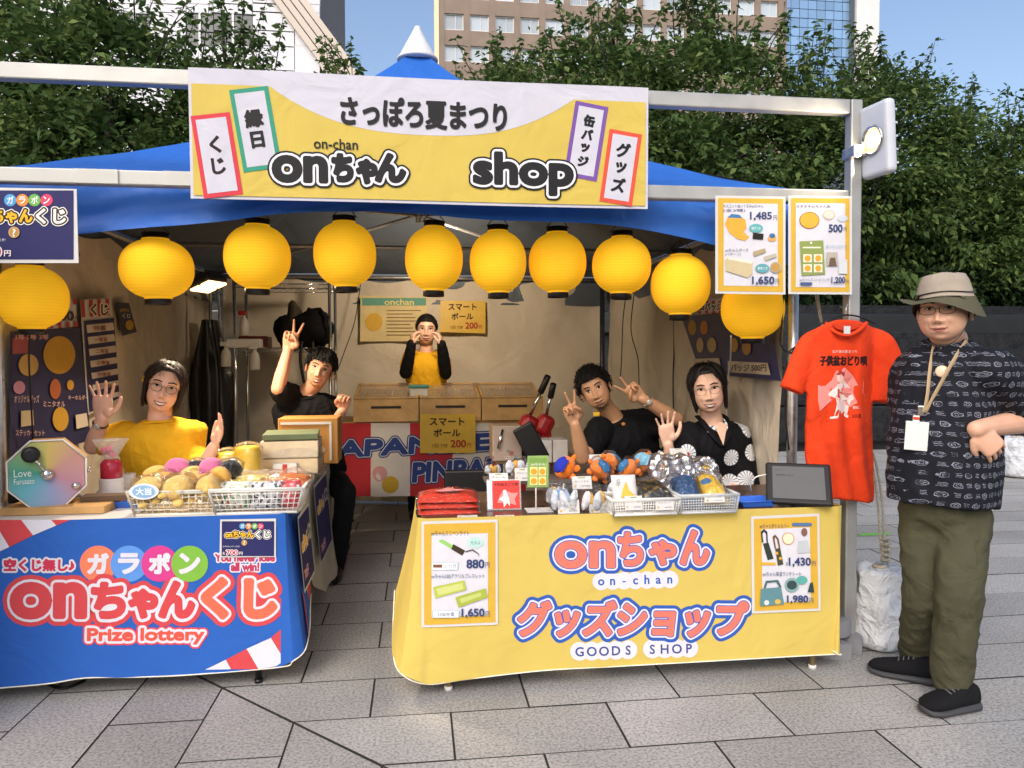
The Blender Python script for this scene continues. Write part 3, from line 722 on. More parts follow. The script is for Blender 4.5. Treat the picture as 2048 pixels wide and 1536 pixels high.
t = thing('table_cloth', 'yellow tablecloth reading onちゃん グッズショップ GOODS SHOP', 'tablecloth', (.9, 0, .08))
H0 = W(1250, 1328, 0).z
fp = [(0, .52, -1, 0, .10, .26), (0, .28, -1, 0, .10, .20), (0, .09, -1, -.1, .095, .145), (.005, .02, -1, -.7, .085, .105), (.035, 0, -.12, -1, .03, H0-.02), (.2, 0, 0, -1, .016, H0-.015)]
fp += [(x, 0, 0, -1, .012, H0) for x in (.5, .8, 1.1, 1.4, 1.6)]+[(1.77, 0, -.05, -1, .014, H0), (1.795, .01, -.6, -.7, .06, H0+.01), (1.8, .06, -1, 0, .05, H0+.02), (1.8, .3, -1, 0, .05, H0+.03)]
cloth_path(fp, 0, 'cloth', CYEL, t, .705, 0, 10)
def hem(pts, parent):
    q = []
    for x, y, nx, ny, fl, z in pts:
        L = math.hypot(nx, ny); q.append((x+nx/L*(fl+.007), y+ny/L*(fl+.007), z))
    MB().tube(catmull(q, 10), .0028, 5).build('hem', HEMW, parent)
hem(fp, t)
def front_fn(pts, i0, i1, ztop, wob, seed):
    """exact front surface of a hanging cloth between path points i0..i1"""
    xs_ = [p[0] for p in pts[i0:i1+1]]; fl = [p[4] for p in pts[i0:i1+1]]; hm = [p[5] for p in pts[i0:i1+1]]; y0_ = pts[i0][1]
    def f(x, z):
        a = float(np.interp(x, xs_, fl)); h = float(np.interp(x, xs_, hm)); v = max(0, min(1, (ztop-z)/(ztop-h)))
        return y0_-(.006+a*v**1.3+wob*v*noise.noise(Vector((x*3.5+y0_*3, v*1.2, seed))))
    return f
cyf = front_fn(fp, 4, 11, .705, .01, 0)
cs = PS(0, cyf)
CB, CW, CO = '#2c58ad', '#d8d6e0', '#e07564'
LY = [(15, CB), (8.5, CW), (5.2, CB), (3.6, CO)]
def T(s, x0, y0, x1, y1, L=LY, c=1.6, skew=0.): cs.outlined(s, x0, -y1, x1, -y0, [(a, ink(b)) for a, b in L], t, .0009, c, .0003, skew=skew)
T('on', 1112, 1084, 1226, 1132); T('ち', 1238, 1066, 1282, 1128); T('ゃ', 1300, 1082, 1348, 1126); T('ん', 1362, 1062, 1414, 1126)
T('グッズショップ', 1034, 1202, 1484, 1268, skew=.12)
for i, c in enumerate('on-chan'):
    x = 1201+i*22.8; y = 1161-i*.6
    cs.poly('white_disc', ellipse(x, -y, 17.5, 17.5), ink(CW), t, .0008)
    lo, hi = bbox(c); s = 27; wd, hg = (hi-lo)*s; cs.text(c, x-wd/2, -y-8+lo[1]*s, x+wd/2, -y-8+hi[1]*s, ink(CB), t, .0012, .025)
for i, c in enumerate('GOODS SHOP'):
    if c == ' ': continue
    x = 1157+i*24.2; y = 1299-i*.7
    cs.poly('white_disc', ellipse(x, -y, 18.5, 18.5), ink(CW), t, .0008)
    lo, hi = bbox(c); s = 27; wd, hg = (hi-lo)*s; cs.text(c, x-wd/2, -y-10+lo[1]*s, x+wd/2, -y-10+hi[1]*s, ink('#3b4a86'), t, .0012, .02)
# posters on the yellow cloth
YO, BLU, GRY = '#d2a83c', '#34426f', '#d3d2da'
yfp = lambda x, z: cyf(x, z)-.005
def framed(name, label, x0, y0, x1, y1, Y, yfn, items, tilt=0, cat='poster', bd=20, bt=26):
    p, sh = poster(name, label, [(x0, y0), (x1, y0-tilt), (x1, y1-tilt), (x0, y1)], Y, yfn, cat=cat)
    def qg(nm, a, b, c_, d_, m, h, n=10):
        f = lambda x: tilt*(x-x0)/(x1-x0)
        vs = [(lerp(a, b, i/n), -(lerp(d_, c_, j/n)-f(lerp(a, b, i/n)))) for j in range(n+1) for i in range(n+1)]
        sh.put(nm, vs, [(j*(n+1)+i, j*(n+1)+i+1, (j+1)*(n+1)+i+1, (j+1)*(n+1)+i) for j in range(n) for i in range(n)], m, p, h)
    qg('yellow_border', x0+5, x1-5, y0+5, y1-5, ink(YO), .0012); qg('white_field', x0+bd, x1-bd, y0+bt, y1-bd, ink(GRY), .0022)
    draw(sh, p, items, .0034, .0003); return p
framed('price_poster', 'yellow bordered poster on the cloth pricing a penlight 880円 and bracelets 1,650円', 843, 1042, 995, 1250, 0, yfp, [
    ('t', 'onちゃんミニペンライト', 862, 1060, 938, 1070, BLU, .0), ('p', [(876, 1080), (884, 1076), (908, 1090), (903, 1096)], '#93c76a', 'light_stick'), ('p', [(906, 1086), (930, 1099), (924, 1109), (902, 1096)], '#3d2f22', 'stick_grip'),
    ('p', [(930, 1100), (945, 1096), (957, 1105), (958, 1112), (955, 1106), (944, 1099), (931, 1103)], '#55524f', 'strap'), ('e', 950, 1083, 16, 11, '#b9dad2', 'bubble'), ('t', '光るよ', 940, 1079, 960, 1087, '#3f7f7d', 0),
    ('r', 862, 1122, 916, 1137, '#a9c4c8'), ('r', 864, 1123, 914, 1136, '#e6e8ea'), ('r', 866, 1126, 884, 1132, '#7d5236'), ('t', 'ストラップ付', 888, 1125, 912, 1133, BLU, 0),
    ('t', '880', 932, 1116, 968, 1134, BLU, .03), ('t', '円', 970, 1122, 978, 1133, BLU, 0), ('t', 'onちゃんLEDアクリルブレスレット', 862, 1144, 968, 1153, BLU, 0),
    ('p', [(866, 1170), (928, 1157), (932, 1176), (870, 1192)], '#b3bd52', 'bracelet'), ('p', [(872, 1173), (924, 1162), (926, 1174), (876, 1186)], '#c8cf80'), ('p', [(910, 1190), (970, 1173), (974, 1191), (916, 1210)], '#a4b043', 'bracelet'),
    ('p', [(918, 1193), (960, 1181), (962, 1188), (922, 1202)], '#bfc874'), ('r', 864, 1216, 918, 1230, '#a9c4c8'), ('r', 866, 1217, 916, 1229, '#e6e8ea'), ('t', 'USB充電', 876, 1219, 908, 1227, BLU, 0),
    ('t', '1,650', 922, 1212, 968, 1231, BLU, .03), ('t', '円', 970, 1218, 978, 1229, BLU, 0)], 4)
framed('price_poster', 'yellow bordered cloth poster pricing bottle covers 1,430円 and a lunch tote 1,980円', 1500, 1032, 1636, 1224, 0, yfp, [
    ('t', 'onちゃんボトルカバー', 1516, 1046, 1574, 1055, BLU, 0), ('rr', 1580, 1044, 1620, 1051, 3, '#54729a'),
    ('p', [(1522, 1085), (1533, 1083), (1543, 1115), (1531, 1118)], '#2f3830', 'bottle_cover'), ('p', [(1520, 1083), (1518, 1062), (1524, 1056), (1531, 1062), (1532, 1083), (1529, 1083), (1528, 1065), (1524, 1061), (1521, 1066), (1523, 1083)], '#2b2f2d', 'strap'),
    ('p', [(1546, 1096), (1556, 1093), (1562, 1126), (1551, 1129)], '#4a4630', 'bottle_cover'), ('p', [(1545, 1095), (1541, 1072), (1546, 1067), (1553, 1075), (1556, 1093), (1553, 1093), (1550, 1077), (1546, 1072), (1545, 1076), (1548, 1095)], '#6a4a30', 'strap'),
    ('e', 1549, 1104, 3, 3, '#d6a430'), ('e', 1556, 1114, 3, 3, '#d6a430'), ('e', 1572, 1075, 12, 12, '#c98a50', 'ring'), ('e', 1572, 1075, 10.5, 10.5, '#efe0c0'), ('p', [(1592, 1080), (1610, 1078), (1616, 1102), (1590, 1104)], '#b9bfc4', 'carrier'), ('e', 1604, 1062, 6, 8, '#7d5c50'),
    ('r', 1519, 1122, 1546, 1127, '#dba92c'), ('t', '1,430', 1572, 1112, 1616, 1131, BLU, .03), ('t', '各', 1566, 1121, 1571, 1128, BLU, 0), ('t', '円', 1618, 1119, 1625, 1128, BLU, 0),
    ('t', 'onちゃん保温ランチトート', 1520, 1140, 1596, 1149, BLU, 0), ('p', [(1516, 1174), (1556, 1170), (1562, 1204), (1514, 1208)], '#5d8790', 'tote'), ('p', [(1521, 1173), (1526, 1158), (1550, 1156), (1557, 1170), (1552, 1170), (1547, 1160), (1529, 1162), (1525, 1173)], '#46646b', 'tote_handle'),
    ('e', 1527, 1201, 5, 5, '#cfd8d2'), ('e', 1549, 1199, 6, 5, '#d2b04c'), ('e', 1577, 1166, 14, 14, '#7fa3a4'), ('e', 1577, 1166, 10, 9, '#37494c'), ('e', 1597, 1156, 11, 8, '#5ba69f'), ('p', [(1608, 1180), (1613, 1162), (1618, 1160), (1621, 1180)], '#2f4244', 'pouch'),
    ('t', '1,980', 1567, 1186, 1609, 1203, BLU, .03), ('t', '円', 1611, 1191, 1619, 1201, BLU, 0)], 6)
# ---- blue lottery cloth
CBL = cloth('lottery_cloth_blue', '#2b5fb4', rough=.65, crease=.25, cscale=3.5, var=.05, scale=3, bump=.12, bscale=300)
t = thing('table_cloth', 'blue tablecloth with red and white stripes reading onちゃんくじ Prize lottery', 'tablecloth', (-1.4, .17, .07))
xr, yr = -.535, .17
H1 = .068
lp = [(-2.335, yr, 0, -1, .02, H1)]+[(x, yr, 0, -1, .02, H1-.035*max(0, (-1.35-x))) for x in (-2.0, -1.7, -1.45)]+[(-1.3, yr, 0, -1, .02, H1+.012), (-1.1, yr, 0, -1, .015, H1+.002), (-.9, yr, 0, -1, .015, H1), (-.56, yr, .03, -1, .016, H1+.012), (-.538, yr+.008, .7, -1, .05, H1+.04), (xr, yr+.03, 1, -.5, .075, H1+.07), (xr, yr+.1, 1, 0, .07, H1+.115), (xr, yr+.2, 1, 0, .06, H1+.17), (xr, yr+.33, 1, 0, .045, H1+.2)]
cloth_path(lp, 0, 'cloth', CBL, t, .705, 0, 10, seed=4); hem(lp, t)
lyf = front_fn(lp, 0, 7, .705, .01, 4)
ls = PS(yr, lyf)
Rd, Wt = '#cc454b', '#d8d6e0'
z7 = lambda pts: [(x/2.926, 980+y/2.926) for x, y in pts]
for pts, c in (([(0, 172), (130, 172), (200, 262), (62, 330), (0, 230)], Rd), ([(130, 172), (305, 172), (335, 205), (200, 262)], Wt), ([(305, 172), (420, 172), (335, 205)], Rd), ([(0, 230), (62, 330), (0, 358)], Wt),
               ([(-60, 172), (0, 172), (0, 230), (-60, 190)], Wt), ([(1210, 1038), (1330, 980), (1360, 1034)], Wt), ([(1330, 980), (1450, 918), (1520, 1034), (1360, 1034)], Rd), ([(1450, 918), (1590, 855), (1672, 985), (1620, 1018), (1520, 1034)], Wt), ([(1590, 855), (1648, 806), (1680, 920), (1676, 965), (1672, 985)], Rd)):
    q = z7(pts); n = len(q); cx = sum(p[0] for p in q)/n; cy = sum(p[1] for p in q)/n
    ls.poly('stripe', [(x, -y) for x, y in q], ink(c), t, .002)
def sd(u, v, h):   # right-hand side of the cloth: u = y, v = z
    f = max(0, min(1, (.705-v)/.6)); fl = .07 if u < .3 else .05; return Vector((xr+.006+fl*f**1.3+.005+.012*f+h, u, v))
ss = Sheet(sd)
for pts, c in (([(.20, .16), (.30, .14), (.33, .3), (.24, .36)], Rd), ([(.30, .2), (.4, .22), (.42, .4), (.33, .36)], Wt), ([(.4, .25), (.5, .29), (.5, .42), (.42, .4)], Rd)): ss.poly('stripe', pts, ink(c), t, .002)
def LT(s, x0, y0, x1, y1, L, c=1.6): ls.outlined(s, x0, -y1, x1, -y0, [(a, ink(b)) for a, b in L], t, .0016, c, .0003)
for i, (x, c) in enumerate(((199, '#ee7d5b'), (260, '#5b92dd'), (321, '#cf3d8a'), (381, '#7cb342'))): ls.poly('disc', ellipse(x, -1126, 37, 36), ink(c), t, .0012+.0003*i)
for x, c in ((199, 'ガ'), (260, 'ラ'), (321, 'ポ'), (381, 'ン')): ls.outlined(c, x-19, -1144, x+19, -1107, [(2.6, ink(Wt))], t, .0034, 1.3)
LT('空くじ無し♪', 12, 1117, 150, 1140, [(5, Wt), (1.4, '#c83350')], 1.2)
L5 = [(20, Rd), (11.5, Wt), (5.2, Rd)]; LT('on', 30, 1168, 172, 1230, [(20, Rd), (11.5, Wt), (6.5, Rd)]); LT('ち', 190, 1166, 250, 1230, L5); LT('ゃ', 264, 1180, 314, 1230, L5); LT('ん', 324, 1164, 388, 1230, L5); LT('くじ', 410, 1158, 550, 1230, [(20, Rd), (11.5, Wt), (6.5, '#e66a50')])
LT('Prize lottery', 180, 1254, 410, 1284, [(9.5, '#e0434c'), (6.5, Wt), (1.6, '#dc5545')], 1.3)
LT('You never lose', 432, 1107, 550, 1121, [(3.6, Wt), (1., '#b8345a')], 1.1); LT('all win!', 464, 1124, 519, 1140, [(3.6, Wt), (1., '#b8345a')], 1.1)
NV = '#25265c'
p, sh = poster('small_sign', 'small navy sign taped to the blue cloth reading onちゃんくじ 700円', [(442, 1038), (553, 1036), (553, 1112), (441, 1113)], yr, lambda x, z: lyf(x, z)-.006, cat='sign')
def lottery_sign(sh, p, X, Y):
    """X, Y map sign fractions to pixels"""
    q = lambda pts: [(X(a), Y(b)) for a, b in pts]
    k = abs(X(1)-X(0)); it = [('p', q([(.03, .04), (.97, .04), (.97, .96), (.03, .96)]), NV, 'field')]
    for i, (a, c) in enumerate(((.40, '#4e9ad0'), (.51, '#e68b3e'), (.62, '#6db04f'), (.73, '#d8436a'))): it.append(('e', X(a), Y(.17), k*.055, k*.055, c)); it.append(('t', 'ガラポン'[i], X(a)-k*.03, Y(.12), X(a)+k*.03, Y(.22), '#f0f0f0', .02))
    it += [('o', 'onちゃん', X(.10), Y(.30), X(.60), Y(.47), [(k*.028, '#f2f0ea'), (k*.02, '#3a2413'), (k*.006, '#f0b624')], max(.7, k*.006)), ('o', 'くじ', X(.64), Y(.29), X(.90), Y(.48), [(k*.028, '#f2f0ea'), (k*.02, '#3a2413'), (k*.006, '#f2f0ea')], max(.7, k*.006)),
           ('t', 'はずれなしのくじ引き!', X(.06), Y(.68), X(.36), Y(.72), '#e6e6ee', 0), ('o', '700', X(.12), Y(.80), X(.32), Y(.92), [(k*.014, '#f0e4e6'), (k*.003, '#b8304c')], max(.6, k*.005)), ('t', '各', X(.05), Y(.84), X(.10), Y(.91), '#f0e4e6', .02), ('t', '円', X(.35), Y(.84), X(.41), Y(.92), '#f0e4e6', .02),
           ('e', X(.44), Y(.60), k*.05, k*.05, '#d8a860', 'ball'), ('e', X(.44), Y(.60), k*.042, k*.042, '#b58a52'), ('t', '?', X(.425), Y(.55), X(.455), Y(.66), '#f0e6d0', .03)]
    draw(sh, p, it, .0016, .0003)
lottery_sign(sh, p, lambda a: 442+111*a, lambda b: 1038+75*b)
p, sh = poster('hanging_poster', 'navy lottery poster hanging from the beam at the upper left, reading ちゃんくじ', [(-68, 374), (153, 378), (157, 526), (-70, 526)], .165)
lottery_sign(sh, p, lambda a: -68+222*a, lambda b: 375+150*b)
# posters hanging from the right end of the beam
framed('price_poster', 'yellow bordered poster under the beam pricing a plush 1,485円 and a pouch 1,650円', 1431, 391, 1571, 587, .165, None, [
    ('t', 'マスコットぬいぐるみonちゃん', 1446, 409, 1526, 416, BLU, 0), ('t', '(全3種)', 1446, 418, 1490, 425, BLU, 0), ('t', '1,485', 1499, 424, 1543, 442, BLU, .03), ('t', '円', 1546, 431, 1553, 441, BLU, 0), ('p', [(1449, 448), (1456, 432), (1476, 430), (1490, 440), (1492, 456), (1486, 464), (1497, 474), (1490, 482), (1474, 478), (1458, 466)], '#e8a53c', 'plush_picture'), ('p', [(1454, 436), (1462, 428), (1478, 430), (1484, 437), (1468, 436)], '#3f78a8', 'cap_picture'),
    ('e', 1511, 457, 14, 9, '#5fa8ab', 'bubble'), ('t', '帽子つき', 1502, 454, 1520, 460, '#e8f0f0', 0), ('p', [(1505, 466), (1526, 468), (1525, 480), (1504, 478)], '#1e1a18', 'tag_picture'), ('e', 1543, 477, 9, 6, '#e0a05a'), ('e', 1543, 472, 6, 5, '#3b6c9a'),
    ('t', 'onちゃんポーチ', 1449, 497, 1496, 504, BLU, 0), ('t', '(パターン)', 1449, 506, 1480, 512, BLU, 0), ('p', [(1449, 520), (1456, 515), (1504, 523), (1503, 548), (1494, 556), (1450, 542)], '#c8b892', 'pouch_picture'), ('p', [(1456, 515), (1504, 523), (1502, 528), (1454, 519)], '#e4dccb'),
    ('p', [(1504, 504), (1528, 497), (1531, 504), (1507, 513)], '#ab9a78'), ('p', [(1526, 514), (1550, 507), (1552, 514), (1529, 522)], '#b8b0a0'), ('e', 1523, 537, 14, 9, '#5fa0a8', 'bubble'), ('t', '裏地つき', 1513, 534, 1533, 540, '#e8f0f0', 0), ('e', 1549, 535, 11, 11, '#a8b2b8'), ('e', 1549, 535, 9.5, 9.5, '#b99250'),
    ('t', '1,650', 1502, 553, 1547, 571, BLU, .03), ('t', '円', 1549, 558, 1556, 568, BLU, 0)], -2, bd=16, bt=15)
framed('price_poster', 'yellow bordered poster on the frame post pricing goods 500円 and 1,200円', 1577, 391, 1704, 588, .165, None, [
    ('t', 'カタヌキonちゃん缶', 1592, 410, 1660, 416, BLU, 0), ('e', 1618, 441, 20, 17, '#8a5a20'), ('e', 1618, 441, 18.5, 15.5, '#efa93c', 'tin_picture'), ('e', 1657, 430, 12, 10, '#c9b5a8'), ('e', 1657, 430, 10, 8, '#dccdc2'), ('e', 1684, 437, 10, 7, '#c2ccd4'), ('t', '500', 1656, 449, 1684, 465, BLU, .03), ('t', '円', 1686, 455, 1692, 463, BLU, 0),
    ('p', [(1598, 483), (1645, 481), (1649, 549), (1602, 552)], '#8b9a54', 'card_picture'), ('e', 1621, 486, 2, 2, '#f0f0f0'), ('r', 1604, 494, 1640, 497, '#dfe4c8')]+[('r', 1605+i*21, 509+j*20, 1622+i*21, 525+j*20, '#ece4cc') for i in (0, 1) for j in (0, 1)]+[('e', 1613.5+i*21, 517+j*20, 6, 6, '#e0a030') for i in (0, 1) for j in (0, 1)]+[
    ('p', [(1651, 505), (1673, 505), (1673, 532), (1651, 532)], '#b3ab9f', 'photo_inset'), ('p', [(1655, 532), (1658, 516), (1668, 516), (1671, 532)], '#6b5a48'), ('p', [(1675, 520), (1692, 520), (1692, 548), (1675, 548)], '#cfd2d4', 'photo_inset'),
    ('t', '香りつきキーホルダーです', 1650, 490, 1692, 497, '#7c9aa8', 0), ('t', 'onちゃんミニハピリング', 1597, 557, 1656, 563, BLU, 0), ('rr', 1598, 565, 1622, 571, 2.5, '#4a5c84'), ('t', '1,200', 1660, 554, 1688, 569, BLU, .03), ('t', '円', 1690, 560, 1695, 567, BLU, 0)], -1, bd=14, bt=15)

# ================================================================== lanterns and lamps
def lantern_mat():
    m = bpy.data.materials.new('lantern_paper'); m.use_nodes = True; n = m.node_tree.nodes; l = m.node_tree.links; b = n['Principled BSDF']
    m.cycles.emission_sampling = 'NONE'; b.inputs['Base Color'].default_value = (*srgb('#eeb52a'), 1); b.inputs['Roughness'].default_value = .75; b.inputs['Specular IOR Level'].default_value = .12
    tc = n.new('ShaderNodeTexCoord'); nz = n.new('ShaderNodeTexNoise'); nz.inputs['Scale'].default_value = 9; l.new(tc.outputs['Object'], nz.inputs['Vector'])
    mr = n.new('ShaderNodeMapRange'); l.new(nz.outputs[0], mr.inputs[0]); mr.inputs[3].default_value = .24; mr.inputs[4].default_value = .38
    b.inputs['Emission Color'].default_value = (1, .50, .012, 1); 
    wv = n.new('ShaderNodeTexWave'); wv.bands_direction = 'Z'; wv.inputs['Scale'].default_value = 24; wv.inputs['Distortion'].default_value = .6; l.new(tc.outputs['Object'], wv.inputs['Vector'])
    m3 = n.new('ShaderNodeMapRange'); l.new(wv.outputs['Fac'], m3.inputs[0]); m3.inputs[3].default_value = .72; m3.inputs[4].default_value = 1.05
    m4 = n.new('ShaderNodeMath'); m4.operation = 'MULTIPLY'; l.new(mr.outputs[0], m4.inputs[0]); l.new(m3.outputs[0], m4.inputs[1]); l.new(m4.outputs[0], b.inputs['Emission Strength'])
    n2 = n.new('ShaderNodeTexNoise'); n2.inputs['Scale'].default_value = 90; l.new(tc.outputs['Object'], n2.inputs['Vector']); bp = n.new('ShaderNodeBump'); bp.inputs['Strength'].default_value = .15; bp.inputs['Distance'].default_value = .004; l.new(n2.outputs[0], bp.inputs['Height']); l.new(bp.outputs[0], b.inputs['Normal'])
    return m
LANT = lantern_mat(); RIM = S('lantern_rim', '#15120f', rough=.35, var=.1)
WOODL = P('light_wood', srgb('#c79a5f'), rough=.6, var=.25, scale=9, bump=.1, bscale=30)
LAB = ['leftmost yellow paper lantern, hanging low under the navy lottery poster', 'wide yellow paper lantern hanging left of the lit work lamp', 'yellow paper lantern hanging just right of the lit work lamp', 'yellow paper lantern hanging above the man in black at the left, fourth from the left', 'yellow paper lantern hanging above the woman at the back',
       'yellow paper lantern right of the middle, overlapped at its right by the next one', 'yellow paper lantern touching its left neighbour, seventh from the left', 'yellow paper lantern in front of the dark back pole', 'yellow paper lantern hanging left of the two hanging price posters', 'rightmost yellow paper lantern, hidden at the top by a price poster']
LC = [(62, 595, 68, 63), (314, 538, 70, 60), (515, 514, 65, 64), (690, 509, 62, 65), (868, 518, 58, 64), (996, 524, 57, 62), (1115, 525, 58, 60), (1243, 531, 59, 57), (1361, 570, 59, 60), (1505, 617, 62, 60)]
LY_ = [.47, .5, .5, .52, .5, .5, .56, .5, .5, .5]
def lantern(i, cx, cy, rx, ry, Y):
    c = W(cx, cy, Y); z = (c-CAMLOC).dot(_fw); r = rx*z/FPX*.985; hgt = ry*z/FPX; ang = rnd.uniform(0, 6)
    t = thing('paper_lantern', LAB[i], 'lantern', c, 'yellow paper lanterns along the tent front')
    prof = []; n = 60
    for k in range(n+1):
        s = -1+2*k/n; rr = (1-abs(s)**2.25)**(1/2.15)*r if abs(s) < 1 else 0
        if k % 2: rr *= 1.010
        if rr < r*.37: rr = r*.37
        prof.append((rr, s*hgt))
    mb = MB(); vs = []; seg = 40
    M = Matrix.Rotation(rnd.uniform(-.03, .03), 3, 'X') @ Matrix.Rotation(rnd.uniform(-.03, .03), 3, 'Y')
    mb.lathe(prof, c, seg, M); mb.f = mb.f[:-2]; mb.sm = mb.sm[:-2]; mb.build('paper_body', LANT, t)
    for s in (-1, 1):
        mb = MB(); a = s*hgt*.985; b = s*(hgt+.024); ra = r*.365; q = [(ra, a), (ra*1.02, b), (ra*.93, b), (ra*.9, a)]
        mb.lathe(q if s > 0 else q, c, 32, M); mb.f = mb.f[:-2]; mb.sm = mb.sm[:-2]
        mb.build('rim', RIM, t)
    MB().ell(c+V(0, 0, 0), (.03, .03, .045), 12, 8).build('bulb', P('bulb', (1, .8, .5), emit=(1, .7, .3), es=6), t)
    mb = MB(); mb.tube(catmull([c+V(-r*.4, 0, hgt+.02), c+V(0, 0, hgt+.07), c+V(r*.4, 0, hgt+.02)], 6), .0022, 6); mb.tube([c+V(0, 0, hgt+.07), V(c.x, TY0+.06, EZ-.06)], .0018, 5); mb.build('wire_bail', BLK, t)
    return t
for i, (a, Y) in enumerate(zip(LC, LY_)): lantern(i, *a, Y)

def floodlight(name, label, pos, target, size, lens_col, es, energy, mat, round_lens=True, twin=False, spot=True):
    t = thing(name, label, 'lamp', pos); d = (Vector(target)-Vector(pos)).normalized(); q = d.to_track_quat('Z', 'Y').to_matrix()
    w_, h_, th = size
    mb = MB(); mb.rbox(Vector(pos)+q @ V(0, 0, 0), (w_, h_, th), .02, 3, q); mb.build('housing', mat, t)
    for k in range(5): MB().box(Vector(pos)+q @ V(0, (-.36+.18*k)*h_, -th*.62), (w_*.8, .008, th*.4), q).build('cooling_fin', mat, t)
    LM = P('lamp_lens_'+name, (.9, .8, .6), rough=.3, emit=lens_col, es=es)
    if round_lens:
        MB().lathe([(w_*.34, 0), (w_*.36, .012), (w_*.31, .014), (w_*.30, 0)], Vector(pos)+q @ V(0, 0, th*.5-.001), 28, q).build('lens_ring', P('chrome', (.7, .7, .7), rough=.15, metal=1), t)
        MB().lathe([(w_*.30, .0), (w_*.2, .008), (.001, .012)], Vector(pos)+q @ V(0, 0, th*.5+.001), 28, q).build('lens', LM, t)
        MB().ell(Vector(pos)+q @ V(0, 0, th*.5+.016), (w_*.13, w_*.13, .012), 16, 8, q).build('lit_bulb', P('lit_bulb', (1, .9, .7), emit=(1, .82, .5), es=8), t)
    else:
        for s in ((-1, 1) if twin else (0,)): MB().rbox(Vector(pos)+q @ V(0, s*h_*.235, th*.5+.003), (w_*.88, h_*(.38 if twin else .8), .012), .004, 2, q).build('lens', LM, t)
    lt = bpy.data.lights.new(name+'_light', 'AREA'); lt.shape = 'RECTANGLE'; lt.size = w_*.8; lt.size_y = h_*.8; lt.energy = energy; lt.color = (1, .80, .58); lt.spread = R(150)
    lo = bpy.data.objects.new('lamp_light', lt); COL.objects.link(lo); lo.parent = t; lo.location = q @ V(0, 0, th*.5+.03); lo.rotation_euler = (-d).to_track_quat('Z', 'Y').to_euler()
    return t, q
GREYW = S('pale_grey_housing', '#c9cdd6', rough=.45, var=.05)
fpos = W(1756, 280, .12)
t, q = floodlight('floodlight', 'white square floodlight lit on an arm beside the right frame post', fpos, fpos+V(-.97, -.14, -.06), (.175, .315, .05), (1, .60, .22), 1.5, 4, GREYW)
arm = W(1692, 304, .19)
wire('arm', [(1.955, .19, arm.z-.01), (2.0, .16, arm.z), fpos+V(.0, .09, -.06)], .011, STEEL, t); MB().rbox((1.955, .2, arm.z), (.08, .1, .05), .008).build('clamp', STEEL, t)
wire('cable', [fpos+V(.05, .02, -.12), (2.0, .25, 1.9), (1.93, .26, 1.5), (1.9, .27, 1.0), (1.9, .3, .02)], .004, BLK, t)
p = W(414, 564, 1.25)
floodlight('work_lamp', 'lit twin halogen work lamp hanging inside the tent at the left', p, p+V(.3, -.12, -.85), (.17, .15, .05), (1, .70, .32), 2.6, 16, BLK, False, True)
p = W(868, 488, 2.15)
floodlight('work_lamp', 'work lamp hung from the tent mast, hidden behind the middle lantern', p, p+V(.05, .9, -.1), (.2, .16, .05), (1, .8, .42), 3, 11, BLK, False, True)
# ================================================================== goods on the left table
POLY = None
def polybag():
    global POLY
    if POLY: return POLY
    m = bpy.data.materials.new('clear_film'); m.use_nodes = True; n = m.node_tree.nodes; l = m.node_tree.links; out = n['Material Output']; n.remove(n['Principled BSDF'])
    tr = n.new('ShaderNodeBsdfTransparent'); tr.inputs[0].default_value = (.985, .985, .99, 1); gl = n.new('ShaderNodeBsdfGlossy'); gl.inputs['Roughness'].default_value = .12
    fr = n.new('ShaderNodeFresnel'); fr.inputs[0].default_value = 1.3; mx = n.new('ShaderNodeMixShader'); tc = n.new('ShaderNodeTexCoord')
    nz = n.new('ShaderNodeTexNoise'); nz.inputs['Scale'].default_value = 38; nz.inputs['Detail'].default_value = 3; nz.inputs['Distortion'].default_value = 1.5; l.new(tc.outputs['Object'], nz.inputs['Vector'])
    bp = n.new('ShaderNodeBump'); bp.inputs['Strength'].default_value = 1.; bp.inputs['Distance'].default_value = .02; l.new(nz.outputs[0], bp.inputs['Height'])
    l.new(bp.outputs[0], gl.inputs['Normal'])
    ad = n.new('ShaderNodeMath'); ad.operation = 'MULTIPLY_ADD'; ad.inputs[1].default_value = .55; ad.inputs[2].default_value = .05; ad.use_clamp = True; l.new(fr.outputs[0], ad.inputs[0])
    l.new(ad.outputs[0], mx.inputs[0]); l.new(tr.outputs[0], mx.inputs[1]); l.new(gl.outputs[0], mx.inputs[2]); l.new(mx.outputs[0], out.inputs[0]); POLY = m; return m
FILM = polybag()
def lump(c, r, seed, rough=.12, M=None, seg=22, rings=14):
    """wrinkled ellipsoid"""
    mb = MB(); mb.ell((0, 0, 0), r, seg, rings); vs = []
    for p in mb.v:
        q = Vector(p); d = 1+rough*noise.noise(q*(1.6/max(r))+Vector((seed, seed*.3, 0)))+rough*.5*noise.noise(q*(5/max(r))+Vector((seed, 0, 2)))
        q = q*d; q = M @ q if M is not None else q; vs.append(tuple(q+Vector(c)))
    mb.v = vs; return mb
